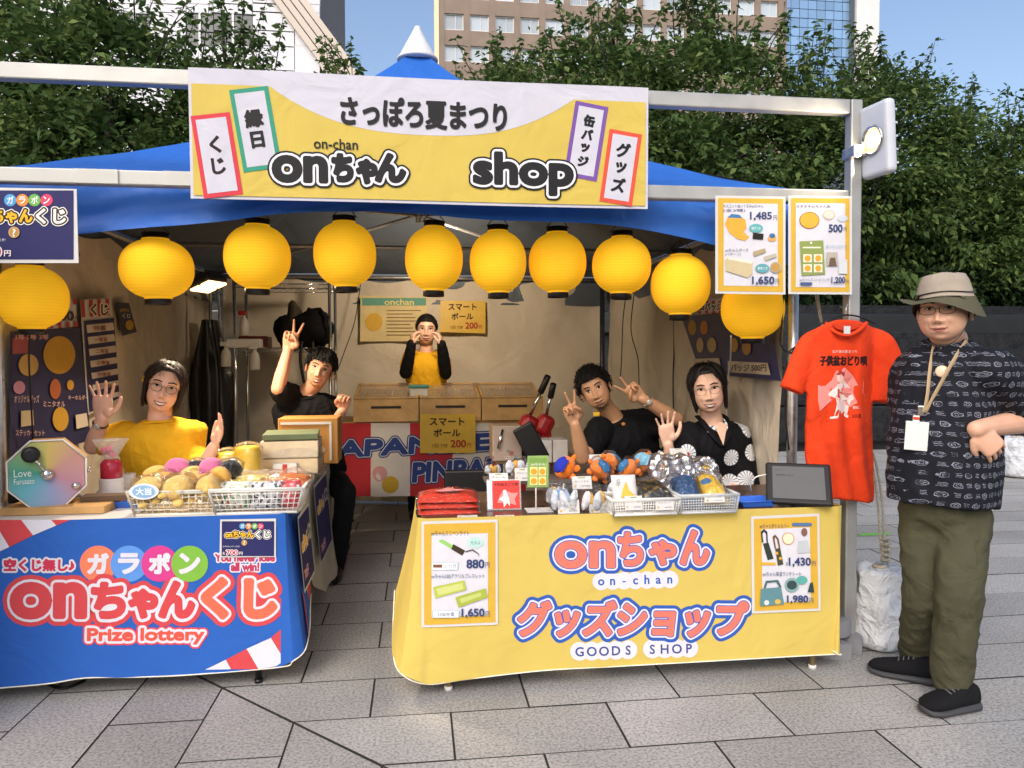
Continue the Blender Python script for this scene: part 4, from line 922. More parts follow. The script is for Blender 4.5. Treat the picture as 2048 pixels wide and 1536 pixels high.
def pillow(c, w_, d_, h_, seed, rotz=0., tilt=0., n=18, wr=.25):
    """flat stuffed packet lying on a surface: c is the centre of its underside"""
    M = Matrix.Rotation(rotz, 3, 'Z') @ Matrix.Rotation(tilt, 3, 'X')
    def f(top):
        def g(a, b):
            u, v = a*2-1, b*2-1; e = max(0, (1-abs(u)**3.2))*max(0, (1-abs(v)**3.2)); e = e**.55
            z = (h_*e if top else 0)+(wr*h_*noise.noise(Vector((u*2.6+seed, v*2.6, 1)))*e if top else 0)+(.12*wr*h_*noise.noise(Vector((u*9, v*9+seed, 1)))*e if top else 0)
            return Vector(c)+M @ Vector((u*w_/2, v*d_/2, z))+Vector((0, 0, d_/2*abs(math.sin(tilt))))
        return g
    mb = MB(); mb.grid(f(True), n, n); mb.grid(f(False), n, n, flip=True); return mb
def plush(name, label, c, r, body, cap=None, rot=0., group=None, bag=False, seed=1, cat='plush toy', roll=0.):
    """round stuffed toy with stubby limbs; plain, without a face"""
    t = thing(name, label, cat, (c[0], c[1], c[2]), group); C0 = Vector(c)+V(0, 0, r*.86); M = Matrix.Rotation(rot, 3, 'Z') @ Matrix.Rotation(roll, 3, 'Y')
    FE = P('felt_'+body.strip('#'), srgb(body), rough=.95, var=.12, scale=40, bump=.5, bscale=260, spec=.1, sheen=.3)
    lump(C0, (r*1.08, r*.9, r*.88), seed, .05, M).build('head', FE, t)
    for sx in (-1, 1):
        lump(C0+M @ V(sx*r*1.12, -.1*r, -.25*r), (r*.36, r*.24, r*.22), seed+sx, .05, M).build('arm', FE, t)
        lump(C0+M @ V(sx*r*.42, -.55*r, -.78*r), (r*.34, r*.42, r*.28), seed+2*sx, .05, M).build('foot', FE, t)
    if cap:
        FC = P('felt_'+cap.strip('#'), srgb(cap), rough=.95, var=.12, scale=40, bump=.5, bscale=260, spec=.1)
        mb = MB(); prof = [(r*1.03*math.cos(a), r*.93*math.sin(a)+r*.02) for a in [math.pi*.2+math.pi*.3*i/7 for i in range(8)]]; prof[-1] = (0.0005, prof[-1][1]); mb.lathe(prof, C0, 22, M); o = mb.build('cap', FC, t)
        MB().rbox(C0+M @ V(0, -r*.78, r*.56), (r*1.2, r*.5, r*.06), r*.02, 2, M).build('cap_peak', FC, o)
    if bag: lump(C0+V(0, 0, .1*r), (r*1.3, r*1.1, r*1.0), seed+9, .22, M, 26, 16).build('clear_bag', FILM, t)
    return t
def basket(name, label, c, w_, d_, h_, mat, bars=12, rows=5, taper=.86, rotz=0., solid=False, group=None):
    t = thing(name, label, 'basket', c, group); C0 = Vector(c); M = Matrix.Rotation(rotz, 3, 'Z')
    def pt(u, v, k):   # u,v in [-1,1], k height 0..1
        s = lerp(taper, 1, k); return C0+M @ V(u*w_/2*s, v*d_/2*s, k*h_)
    mb = MB(); mb.add([pt(-1, -1, 0), pt(1, -1, 0), pt(1, 1, 0), pt(-1, 1, 0), pt(-1, -1, .03), pt(1, -1, .03), pt(1, 1, .03), pt(-1, 1, .03)], [(3, 2, 1, 0), (4, 5, 6, 7), (0, 1, 5, 4), (1, 2, 6, 5), (2, 3, 7, 6), (3, 0, 4, 7)]); mb.build('base', mat, t)
    mb = MB(); q = [pt(a, b, 1) for a, b in ((-1, -1), (1, -1), (1, 1), (-1, 1), (-1, -1))]
    for i in range(4): mb.tube([q[i], q[i+1]], .0075, 8, flat=.7)
    mb.build('rim', mat, t)
    for (a, b) in (((-1, -1), (1, -1)), ((1, -1), (1, 1)), ((1, 1), (-1, 1)), ((-1, 1), (-1, -1))):
        mb = MB(); n = bars if a[1] == b[1] else max(4, int(bars*d_/w_))
        for i in range(n+1):
            f = i/n; u, v = lerp(a[0], b[0], f), lerp(a[1], b[1], f); mb.tube([pt(u, v, 0), pt(u, v, 1)], .0058 if i in (0, n) else .0019, 5)
        for j in range(1, rows): k = j/rows; mb.tube([pt(a[0], a[1], k), pt(b[0], b[1], k)], .0019, 5)
        for k, hh in ((.04, .006), (.93, .006)): mb.tube([pt(a[0], a[1], k), pt(b[0], b[1], k)], hh, 5)
        o = mb.build('lattice_side', mat, t); o['kind'] = 'stuff'
    return t
def tagcard(label, px, py, z, wpx=34, hpx=26, lean=.35, txt='オンちゃん', Y=None, grp='white price cards on the yellow table', lines=2):
    p = G(px, py, z) if Y is None else W(px, py, Y); k = (p-CAMLOC).dot(_fw)/FPX; w_, h_ = wpx*k, hpx*k
    t = thing('price_card', label, 'price card', p, grp); up = V(0, math.sin(lean), math.cos(lean)); nr = V(0, -math.cos(lean), math.sin(lean))
    sh = plane_sheet(p, (1, 0, 0), up, nr)
    mb = MB(); mb.add([sh.fn(-w_/2, 0, 0), sh.fn(w_/2, 0, 0), sh.fn(w_/2, h_, 0), sh.fn(-w_/2, h_, 0), sh.fn(-w_/2, 0, -.002), sh.fn(w_/2, 0, -.002), sh.fn(w_/2, h_, -.002), sh.fn(-w_/2, h_, -.002)], [(0, 1, 2, 3), (7, 6, 5, 4), (1, 0, 4, 5), (2, 1, 5, 6), (3, 2, 6, 7), (0, 3, 7, 4)]); mb.build('card', PAPER, t)
    sh.rect('green_label', -w_*.18, h_*.84, w_*.18, h_*.92, ink('#8f9a4a'), t, .0006)
    sh.text(txt, -w_*.36, h_*.52, w_*.36, h_*.68, ink('#4a4a55'), t, .0006, 0); sh.text('880円(税込)', 0, h_*.14, w_*.4, h_*.28, ink('#4a4a55'), t, .0006, 0); sh.poly('mark', ellipse(-w_*.36, h_*.22, w_*.07, w_*.07, 4), ink('#d6a43c'), t, .0006)
    return t
ZT = .701
# octagonal lottery drum
bc = G(105, 1030, ZT); bc = V(bc.x, bc.y+.10, ZT)
t = thing('wooden_board', 'light wooden board under the octagonal lottery drum', 'board', bc)
MB().rbox(bc+V(0, 0, .016), (.40, .2, .032), .004).build('board', WOODL, t)
t2 = thing('wooden_plank', 'dark brown wooden plank lying across the drum board', 'plank', bc+V(.17, .02, .033)); MB().rbox(bc+V(.16, .03, .045), (.19, .07, .024), .003, 2, Matrix.Rotation(R(4), 3, 'Z')).build('plank', P('dark_plank', srgb('#5c4634'), rough=.7, var=.3, scale=18), t2)
oc = W(97, 945, bc.y-.02); Ro = .148; M3 = Matrix.Rotation(R(20), 3, 'Z')
t = thing('lottery_drum', 'octagonal wooden lottery drum with a pastel painted face', 'lottery drum', V(oc.x, oc.y, bc.z+.033))
def octo(r): return [(r*math.cos(R(22.5+45*i)), r*math.sin(R(22.5+45*i))) for i in range(8)]
A = Matrix.Translation(oc) @ M3.to_4x4() @ Matrix(((1, 0, 0, 0), (0, 0, 1, 0), (0, 1, 0, 0), (0, 0, 0, 1)))
mb = MB(); mb.prism(octo(Ro)[::-1], -.045, .075, A); mb.build('drum', WOODL, t)
def face_mat():
    m = bpy.data.materials.new('pastel_paint'); m.use_nodes = True; n = m.node_tree.nodes; l = m.node_tree.links; b = n['Principled BSDF']; b.inputs['Roughness'].default_value = .25; b.inputs['Coat Weight'].default_value = .6
    tc = n.new('ShaderNodeTexCoord'); g = n.new('ShaderNodeTexGradient'); g.gradient_type = 'RADIAL'; mp = n.new('ShaderNodeMapping'); mp.inputs['Rotation'].default_value = (0, 0, 0); mp.inputs['Location'].default_value = (0, 0, 0)
    l.new(tc.outputs['Object'], mp.inputs[0]); nz = n.new('ShaderNodeTexNoise'); nz.inputs['Scale'].default_value = 14; l.new(tc.outputs['Object'], nz.inputs['Vector'])
    l.new(mp.outputs[0], g.inputs[0]); ad = n.new('ShaderNodeMath'); ad.operation = 'MULTIPLY_ADD'; ad.inputs[1].default_value = .05; l.new(nz.outputs[0], ad.inputs[0]); l.new(g.outputs[1], ad.inputs[2])
    r = n.new('ShaderNodeValToRGB'); l.new(ad.outputs[0], r.inputs[0]); cs_ = [(0, '#4fa088'), (.14, '#6fb6c4'), (.30, '#9aa6cc'), (.46, '#c48f9e'), (.62, '#cf9a8c'), (.76, '#dcc06a'), (.88, '#9cc078'), (1, '#4fa088')]
    r.color_ramp.elements[0].color = (*srgb(cs_[0][1]), 1); r.color_ramp.elements[1].color = (*srgb(cs_[-1][1]), 1)
    for p_, c_ in cs_[1:-1]: e = r.color_ramp.elements.new(p_); e.color = (*srgb(c_), 1)
    l.new(r.outputs[0], b.inputs['Base Color']); return m
fm = MB(); fm.prism(octo(Ro*.965)[::-1], -.05, -.0455, A); me = fm.mesh('face'); o = bpy.data.objects.new('painted_face', me); COL.objects.link(o); me.transform(A.inverted()); me.materials.append(face_mat()); o.matrix_world = A; o.parent = t; o.matrix_parent_inverse = Matrix.Translation(-BASE[t.name]); reg(o, BASE[t.name])
mb = MB(); pr = octo(Ro*1.01); mb.tube([A @ V(x, y, -.047) for x, y in pr+[pr[0]]], .004, 6); mb.build('white_edge', WHT, t)
CHR = P('chrome', (.7, .7, .7), rough=.15, metal=1)
mb = MB(); mb.ell(A @ V(.0, .0, -.055), (.026, .026, .026), 16, 10); mb.build('hub', CHR, t)
mb = MB(); mb.lathe([(.016, -.02), (.03, -.02), (.034, .0), (.03, .02), (.012, .02)], A @ V(-.055, .085, -.062), 18, (A.to_3x3())); mb.build('knob', BLK, t)
mb = MB(); mb.tube([A @ V(-.0, 0, -.06), A @ V(-.03, .05, -.07), A @ V(-.055, .085, -.062)], .006, 8); mb.build('crank', CHR, t)
mb = MB(); mb.ell(A @ V(.10, -.055, -.052), (.018, .016, .016), 12, 8); mb.build('ball_chute', CHR, t)
mb = MB(); mb.ell(A @ V(.105, .0, .0)+M3 @ V(.04, 0, 0), (.011, .011, .011), 12, 8); mb.build('side_peg', CHR, t)
for dx_, dy in ((-.03, -.02), (.05, -.02), (.03, .06), (.09, .06)): mb = MB(); mb.tube([A @ V(dx_, -.10, dy), V((A @ V(dx_*1.4, 0, dy)).x, (A @ V(dx_*1.4, 0, dy)).y, bc.z+.033)], .008, 8); mb.build('leg', WHT, t)
A2 = Sheet(lambda u, v, h: A @ V(u, v, -.052-h)); A2.text('Love', -.115, -.005, -.055, .025, ink('#e8f2ea'), t, 0, .0); A2.text('Furusato', -.115, -.035, -.045, -.012, ink('#e8f2ea'), t, 0, .0)
mb = MB(); 
# black case at the far left
p = G(40, 1012, ZT); t = thing('black_case', 'low black case at the left end of the lottery table', 'case', (p.x-.1, p.y+.12, ZT)); MB().rbox((p.x-.1, p.y+.14, ZT+.05), (.5, .16, .1), .01).build('body', BLK, t); MB().rbox((p.x-.1, p.y+.14, ZT+.108), (.5, .16, .012), .004).build('lid', S('dark_grey', '#26262a', rough=.4), t)
# ball hopper
p = G(194, 1008, ZT); p = V(p.x, p.y+.16, ZT)
t = thing('ball_hopper', 'clear funnel over a red ball container on a white pedestal', 'hopper', p)
MB().lathe([(.058, 0), (.062, .004), (.062, .03), (.052, .034), (.052, .085), (.05, .09)], p, 28).build('white_pedestal', WHT, t)
RED = P('red_translucent', srgb('#c8304a'), rough=.15, var=.15, scale=30, trans=.25); MB().lathe([(.044, .09), (.046, .095), (.046, .155), (.040, .165), (.03, .175)], p, 28).build('red_cup', RED, t)
CLR = P('clear_plastic', (.9, .92, .92), rough=.12, alpha=.28, var=.02)
MB().lathe([(.026, .17), (.03, .19), (.075, .265), (.078, .268)], p, 28).build('funnel', CLR, t)
for k in range(5): a = k*1.3; MB().ell(p+V(.018*math.cos(a)-.012, .016*math.sin(a), .195+.008*k), (.014, .014, .014), 12, 8).build('pink_ball', S('pink_ball', '#e0407a', rough=.3), t)
p = G(226, 1005, ZT); p = V(p.x, p.y+.17, ZT)
t = thing('plastic_cup', 'clear plastic cup beside the red ball hopper', 'cup', p); MB().lathe([(.026, 0), (.036, .1), (.038, .102), (.034, .1), (.024, .004)], p, 24).build('cup', CLR, t)
TRAYB = S('blue_plastic', '#3568c8', rough=.35, var=.05)
def tray(name, label, p, w_, d_, h_, rotz=0.):
    t = thing(name, label, 'tray', p); M = Matrix.Rotation(rotz, 3, 'Z')
    def rg(s, z): return [Vector(p)+M @ V(x*s, y*s, z) for x, y in ((-w_/2, -d_/2), (w_/2, -d_/2), (w_/2, d_/2), (-w_/2, d_/2))]
    a, b, c, d = rg(.84, .001), rg(1, h_), rg(.97, h_), rg(.82, .006); vs = a+b+c+d; fs = [(3, 2, 1, 0), (12, 13, 14, 15)]
    for k in range(3):
        for i in range(4): fs.append((k*4+i, k*4+(i+1) % 4, (k+1)*4+(i+1) % 4, (k+1)*4+i))
    MB().add(vs, fs).build('dish', TRAYB, t); mb = MB(); q = rg(1.0, h_); mb.tube(q+[q[0]], .003, 6); mb.build('rim', TRAYB, t); return t
p = G(255, 1018, ZT); tray('coin_tray', 'blue coin tray between the ball hopper and the plush basket', V(p.x, p.y+.09, ZT), .13, .15, .025)
# basket of plush prizes
p = G(350, 1033, ZT); BW = S('ivory_plastic', '#e4ddcc', rough=.4, var=.04)
bk1 = V(p.x, p.y+.125, ZT); basket('prize_basket', 'ivory lattice basket heaped with bagged orange plush prizes', bk1, .37, .23, .10, BW, 14, 4)
k_ = [('#f6cc74', -.12, -.055, .062), ('#f6cc74', .0, -.06, .064), ('#f4c86c', .115, -.055, .06), ('#eeb452', -.07, .0, .056), ('#f0b858', .06, .0, .056)]
for i, (c, a, b, r) in enumerate(k_): plush('plush_prize', ['bagged orange plush at the left of the ivory basket', 'bagged orange plush in the front middle of the ivory basket', 'bagged orange plush at the right front of the ivory basket', 'bagged orange plush wedged behind the front left one', 'bagged orange plush wedged behind the front middle one'][i], bk1+V(a, b, .045+.022*(i > 2)), r, c, None, i*.8, 'orange plush prizes', True, i+2, 'plush prize', .3*(i % 3-1))
for i, (c, a, b, lb) in enumerate((('#f4c468', -.13, .05, 'pale orange plush prize at the back left corner of the ivory basket'), ('#f0b654', .14, .01, 'pale orange plush prize at the right rim of the ivory basket'), ('#f6ca70', .02, .03, 'pale orange plush prize on top in the middle of the ivory basket'))): plush('plush_prize', lb, bk1+V(a, b, .085), .055, c, None, i*1.3+.4, 'orange plush prizes', False, i+50, 'plush prize', .5*(i-1))
for i, (a, b) in enumerate(((-.04, .07), (.10, .06))): plush('plush_prize', ['pink plush prize at the back left of the ivory basket', 'round pink plush prize on the heap beside the black one'][i], bk1+V(a, b-.02, .128), .05, '#e07ca6', None, i, 'pink plush prizes', False, i+20, 'plush prize')
for i, (a, b) in enumerate(((.03, .085), (.175, .07))): plush('plush_prize', ['black plush prize between the two pink ones', 'black plush prize at the back right of the ivory basket'][i], bk1+V(a, b-.015, .122), .046, '#1c1c24', None, i, 'black plush prizes', True, i+30, 'plush prize')
p = W(288, 983, bk1.y-.135); t = thing('prize_tag', 'pale blue oval prize tag on the ivory basket reading 大当', 'tag', p); sh = PS(bk1.y-.135); MB().prism([(x*.00215, y*.00215) for x, y in ellipse(0, 0, 26, 15)], -.002, 0, Matrix.Translation(p) @ Matrix(((1, 0, 0, 0), (0, 0, 1, 0), (0, 1, 0, 0), (0, 0, 0, 1)))).build('card', S('tag_white', '#e8eef4'), t); sh.poly('blue_field', ellipse(288, -983, 23, 12.5), ink('#8fb6dc'), t, .004); sh.text('大当', 272, -990, 304, -975, ink('#eef4fa'), t, .005, .03)
# basket of flat packs
p = G(512, 1030, ZT); bk2 = V(p.x, p.y+.125, ZT); basket('pack_basket', 'white lattice basket of flat printed packs at the corner of the lottery table', bk2, .37, .24, .105, WHT, 15, 5)
def printmat(name, base, spots, sc, thr=.42):
    if name in MATS: return MATS[name]
    m = bpy.data.materials.new(name); MATS[name] = m; m.use_nodes = True; n = m.node_tree.nodes; l = m.node_tree.links; b = n['Principled BSDF']; b.inputs['Roughness'].default_value = .3
    tc = n.new('ShaderNodeTexCoord'); v = n.new('ShaderNodeTexVoronoi'); v.inputs['Scale'].default_value = sc; l.new(tc.outputs['Object'], v.inputs['Vector'])
    r = n.new('ShaderNodeValToRGB'); r.color_ramp.interpolation = 'CONSTANT'; l.new(v.outputs['Color'], r.inputs[0]); k = len(spots)
    r.color_ramp.elements[0].color = (*srgb(spots[0]), 1); r.color_ramp.elements[1].position = 1/k; r.color_ramp.elements[1].color = (*srgb(spots[1 % k]), 1)
    for i in range(2, k): e = r.color_ramp.elements.new(i/k); e.color = (*srgb(spots[i]), 1)
    lt = n.new('ShaderNodeMath'); lt.operation = 'LESS_THAN'; lt.inputs[1].default_value = thr; l.new(v.outputs['Distance'], lt.inputs[0])
    mx = n.new('ShaderNodeMix'); mx.data_type = 'RGBA'; mx.inputs[6].default_value = (*srgb(base), 1); l.new(r.outputs[0], mx.inputs[7]); l.new(lt.outputs[0], mx.inputs[0]); l.new(mx.outputs[2], b.inputs['Base Color']); b.inputs['Coat Weight'].default_value = .7; b.inputs['Coat Roughness'].default_value = .15
    return m
PM = [printmat('print_green', '#d9dccb', ['#5f8f4a', '#c84a3c', '#e8e6da', '#8aa860'], 60), printmat('print_mono', '#e4e4e8', ['#22242c', '#3a3f58', '#22242c'], 55), printmat('print_red', '#d23b46', ['#e8e0e0', '#b02a38', '#e88a50'], 55), printmat('print_yellow', '#e3c65a', ['#d8a030', '#f0e6b0', '#c88028'], 40), printmat('print_orange', '#de7a3a', ['#e89a50', '#c85a2a'], 40)]
for i, (a, b, m, w_, h_, tl, lb) in enumerate(((-.10, -.05, 0, .15, .03, 1.35, 'pale green printed pack standing at the front left of the white basket'), (.03, -.06, 1, .13, .03, 1.35, 'black and white printed pack standing in the front middle of the white basket'), (.115, -.04, 2, .10, .03, 1.3, 'red printed pack standing at the front right of the white basket'), (-.06, .05, 3, .2, .03, .25, 'yellow printed pack lying at the back of the white basket'), (.09, .06, 4, .2, .035, .2, 'orange printed pack lying on top at the right of the white basket'))):
    t = thing('flat_pack', lb, 'packet', bk2+V(a, b, .02), 'flat packs in the white basket')
    pillow(bk2+V(a, b, .012 if tl > 1 else .085), w_, .115 if tl > 1 else .13, h_, i+40, .15*(i % 2)-.05, tl).build('pack', PM[m], t)
    pillow(bk2+V(a, b, .012 if tl > 1 else .088), w_*1.1, .125 if tl > 1 else .15, h_*1.3, i+60, .15*(i % 2)-.05, tl, 18, .5).build('clear_wrapper', FILM, t)
# second table behind, running away from the viewer
CREAM = cloth('stained_cream_cloth', '#c9c2ae', rough=.8, var=.18, scale=5, bump=.3, bscale=12)
T2X0, T2X1, T2Y0, T2Y1, T2Z = -1.2, -.545, .80, 1.95, .735
table('side_table', 'side table running back behind the lottery table under a cream cloth', T2X0, T2X1, T2Y0, T2Y1, T2Z, WOODL, STEEL)
t = thing('table_cloth', 'stained cream cloth over the side table behind the lottery table', 'tablecloth', ((T2X0+T2X1)/2, 1.3, T2Z))
MB().grid(lambda a, b: (lerp(T2X0, T2X1+.006, a), lerp(T2Y0-.03, T2Y1, b), T2Z+.004), 6, 10).build('top_cloth', CREAM, t)
cloth_path([(T2X1, T2Y0-.32, 1, 0, .03, .42), (T2X1, T2Y0-.1, 1, 0, .04, .25), (T2X1, T2Y0+.25, 1, 0, .05, .10), (T2X1, T2Y0+.6, 1, 0, .05, .07), (T2X1, T2Y1-.02, 1, 0, .05, .09), (T2X1-.03, T2Y1+.005, .3, 1, .04, .10), (T2X1-.4, T2Y1+.005, 0, 1, .02, .12)], 0, 'side_cloth', CREAM, t, T2Z+.004, 0, 8, .03, 8)
def side_sheet(off, x0=None):
    def fn(u, v, h):
        f = max(0, min(1, (.72-v)/.65)); return Vector(((T2X1 if x0 is None else x0)+.012+.055*f**1.3+off+h, u, v))
    return Sheet(fn)
for nm, lb, ya, yb, za, zb, o_ in (('side_poster', 'navy lottery poster taped at an angle round the corner of the lottery table', .21, .52, .36, .68, .03), ('side_poster', 'dark poster on the cream side cloth, seen edge on behind the corner one', .85, 1.35, .30, .70, .02)):
    sh = side_sheet(o_, xr if ya < .6 else None); t = thing(nm, lb, 'poster', (T2X1+.05, ya, za))
    sh.rect('sheet', ya, za, yb, zb, PAPER, t, 0, 8, 8); sh.rect('navy_field', ya+.012, za+.012, yb-.012, zb-.012, ink(NV), t, .0015, 8, 8)
    w1 = yb-ya; sh.outlined('onちゃん', ya+.1*w1, zb-.16, ya+.62*w1, zb-.10, [(.008, ink('#f0eee8')), (.003, ink('#f0b624'))], t, .003, .003); sh.outlined('くじ', ya+.66*w1, zb-.15, ya+.9*w1, zb-.08, [(.008, ink('#3a2413')), (.003, ink('#f0eee8'))], t, .003, .003); sh.text('700円', ya+.1*w1, za+.04, ya+.45*w1, za+.09, ink('#e8b0b8'), t, .003, .03)
# yellow totes, wrapped boxes and the cardboard box
def onside(px, py, z): return G(px, py, z)
YT = printmat('print_tote', '#e8bd2c', ['#2e2a1a', '#e8bd2c', '#e8bd2c', '#5a4a18'], 42, .16)
for i, (px, dy) in enumerate(((452, .0), (492, .02))):
    p = G(px, 962, .735); t = thing('tote_bundle', ['roll of yellow printed tote bags in film, the left one', 'taller roll of yellow printed tote bags in film beside the wrapped boxes'][i], 'tote bag', p, 'rolled yellow totes'); h_ = .13+.03*i
    mb = MB(); mb.lathe([(.055, 0), (.064, .02), (.062, h_-.02), (.056, h_), (.045, h_+.004), (.02, h_-.012), (.001, h_-.01)], p+V(0, .06, 0), 26); mb.v = [tuple(Vector(v)*1+Vector((noise.noise(Vector(v)*22)*.008, noise.noise(Vector(v)*22+V(3, 0, 0))*.008, 0))) for v in mb.v]; mb.build('rolled_bag', YT, t)
    MB().lathe([(.066, .0), (.072, .03), (.07, h_), (.05, h_+.02), (.012, h_+.03)], p+V(0, .06, 0), 26).build('film', FILM, t)
CARD = S('cardboard', '#b5813f', rough=.8, var=.1, scale=7); BEIG = S('kraft_beige', '#cdb793', rough=.7, var=.12, scale=9)
p = G(600, 950, .735); p = V(p.x, p.y, .739)
for i, (z0, h_, c) in enumerate(((0, .08, '#cdb793'), (.082, .09, '#d3c2a4'), (.174, .035, '#5f6b4c'))):
    t = thing('wrapped_box', ['lowest beige film wrapped box of the stack by the cardboard box', 'middle beige film wrapped box of the stack, under the green folder', 'flat dark green folder lying on top of the wrapped boxes'][i], 'box' if i < 2 else 'folder', p+V(-.06, .12, z0))
    MB().rbox(p+V(-.06, .14, z0+h_/2), (.30-.01*i, .26, h_-.003), .006, 2, Matrix.Rotation(R(3*i), 3, 'Z')).build('box', S('box_'+c.strip('#'), c, rough=.6, var=.15, scale=12), t)
    if i < 2: pillow(p+V(-.06, .14, z0+.002), .33, .29, h_*1.06, i+70, 0, 0, 18, .12).build('film', FILM, t)
p2 = p+V(-.01, .42, 0)
t = thing('cardboard_box', 'orange brown cardboard box with a white label strip behind the wrapped boxes', 'box', p2); MB().rbox(p2+V(0, .06, .13), (.33, .22, .26), .005).build('box', CARD, t); MB().bb(p2+V(-.15, -.0535, .225), p2+V(.13, -.0505, .238)).build('label_strip', PAPER, t); MB().bb(p2+V(.118, -.0535, .02), p2+V(.13, -.0505, .222)).build('label_strip', PAPER, t)
p = G(570, 952, .735); t = thing('paper_box', 'small white paper box in front of the wrapped boxes', 'box', V(p.x, p.y, .739)); MB().rbox((p.x, p.y+.03, .739+.03), (.12, .06, .06), .003).build('box', PAPER, t); MB().bb((p.x-.012, p.y-.0025, .742), (p.x+.012, p.y-.0005, .795)).build('red_band', ink('#b83a3a'), t)

# ================================================================== goods on the yellow table
p = G(899, 1029, ZT)
for i in range(3):
    t = thing('packed_shirt', ['bottom packed red shirt of the stack at the left of the yellow table', 'middle packed red shirt of the stack at the left of the yellow table', 'topmost packed red shirt of the stack, at the left of the yellow table'][i], 'packed shirt', (p.x, p.y+.1, ZT+.024*i), 'packed red shirts')
    M = R(rnd.uniform(-3, 3)); pillow((p.x, p.y+.12, ZT+.024*i), .25, .22, .027, i+80, M, 0, 20, .3).build('folded_shirt', cloth('red_shirt', '#cc3a26'), t); pillow((p.x, p.y+.12, ZT+.0235*i), .262, .235, .031, i+90, M, 0, 20, .6).build('clear_bag', FILM, t)
sh = Sheet(lambda u, v, h: V(p.x+u, p.y+.12+v, ZT+.083+h)); tp = t
sh.poly('star_print', [(-.06, -.03), (-.02, .0), (0, .05), (.03, .0), (.075, -.02), (.03, -.05), (-.03, -.055)], ink('#e8908e'), tp, 0)
# music disc pack
p = G(1010, 1022, ZT); t = thing('disc_pack', 'red record sleeve pack with a dancing figure standing on the yellow table', 'disc pack', p); up = V(0, math.sin(.22), math.cos(.22)); sh = plane_sheet(p+V(0, .02, 0), (1, 0, 0), up, (0, -math.cos(.22), math.sin(.22)))
mb = MB(); mb.add([sh.fn(a, b, c) for c in (0, -.012) for a, b in ((-.072, 0), (.072, 0), (.072, .128), (-.072, .128))], [(0, 1, 2, 3), (7, 6, 5, 4), (1, 0, 4, 5), (2, 1, 5, 6), (3, 2, 6, 7), (0, 3, 7, 4)]); mb.build('case', CLR, t)
sh.rect('cover', -.048, .006, .066, .122, ink('#d9403a'), t, .001); sh.rect('side_strip', -.07, .006, -.05, .122, ink('#dfe0e6'), t, .001); sh.text('子供盆おどり唄', -.042, .1, .06, .113, ink('#5a1a18'), t, .002, .01)
sh.poly('star_shape', [(-.03, .03), (-.02, .055), (0, .085), (.03, .07), (.06, .07), (.045, .045), (.05, .02), (.01, .03)], ink('#eb8f8c'), t, .0015); sh.poly('figure', [(-.005, .08), (.006, .085), (.012, .07), (.02, .05), (.024, .015), (.012, .03), (-.002, .01), (-.004, .035), (-.022, .045), (-.002, .06)], ink('#f4e4e4'), t, .002)
# green card on a stand
p = G(1080, 1024, ZT); t = thing('card_stand', 'green blister card on a thin white stand on the yellow table', 'card stand', p)
MB().rbox(p+V(0, .03, .002), (.11, .09, .003), .001).build('base_plate', PAPER, t); MB().tube([p+V(-.012, .03, .002), p+V(-.012, .03, .2)], .0035, 8).build('pole', WHT, t)
u = W(1055, 975, p.y+.025); u2 = W(1097, 911, p.y+.025); MB().rbox(((u.x+u2.x)/2, p.y+.025, (u.z+u2.z)/2), (u2.x-u.x, .004, u2.z-u.z), .001).build('card', S('green_card', '#93b465', rough=.3, coat=.4), t)
sh = PS(p.y+.022); draw(sh, t, [('r', 1058, 916, 1094, 924, '#7ea050')]+[('r', 1060+i*17, 934+j*19, 1075+i*17, 951+j*19, '#ecdf9a') for i in (0, 1) for j in (0, 1)]+[('e', 1067.5+i*17, 943+j*19, 6, 6, '#dca02c') for i in (0, 1) for j in (0, 1)]+[('t', 'onちゃん', 1062, 926, 1090, 931, '#f2f4e0', .01)], .0006, .0003)
# riser
RX0, RX1 = W(972, 960, .36).x, W(1330, 960, .36).x
t = thing('riser_shelf', 'low grey brown riser board behind the front goods', 'riser', ((RX0+RX1)/2, .42, ZT)); MB().rbox(((RX0+RX1)/2, .44, ZT+.075), (RX1-RX0, .17, .015), .003).build('board', S('grey_brown_board', '#5d534b', rough=.6), t)
for x in (RX0+.05, RX1-.05, (RX0+RX1)/2): MB().rbox((x, .45, ZT+.034), (.03, .13, .066), .003).build('support', S('grey_brown_board', '#5d534b'), t)
ZR = ZT+.084
def bagged(label, px, py, z, w_, h_, cols, seed, tagtxt=None, lean=.3, cat='bagged goods', grp='film bags on the yellow table'):
    """clear bag standing up with small things inside"""
    p = G(px, py, z); t = thing('goods_bag', label, cat, p, grp); rg = random.Random(seed)
    for i, c in enumerate(cols):
        a = (i+.5)/len(cols)-.5; q = Vector(p)+V(a*w_*.75, .025+rg.uniform(-.008, .008), 0)
        lump(q+V(0, .012*(i % 2), h_*.42), (w_*.42/len(cols)+.006, .012, h_*.36), seed+i, .2, Matrix.Rotation(rg.uniform(-.3, .3), 3, 'Y')).build('item', P('item_'+c.strip('#'), srgb(c), rough=.5, var=.2, scale=60), t)
    mb = pillow(Vector(p)+V(0, .05, 0), w_, h_, .055, seed, 0, math.pi/2-lean*.4, 20, .7); mb.build('film', FILM, t); return t
bagged('small clear box of gold charms on the riser at the far left', 987, 952, ZR, .085, .06, ['#d9dde0', '#d8a43a', '#c89a40', '#e4e2dc'], 101)
bagged('film bag with white and orange trinkets on the riser beside the green card', 1032, 950, ZR, .11, .085, ['#dfe3ea', '#e2a12c', '#d8dbe4'], 102)
plush('plush_toy', 'orange plush toy with a blue cap lying on its side on the riser', (W(1130, 950, .42).x, .42, ZR), .052, '#f07d1e', '#2f3bb0', .3, None, False, 5, 'plush toy', -1.0)
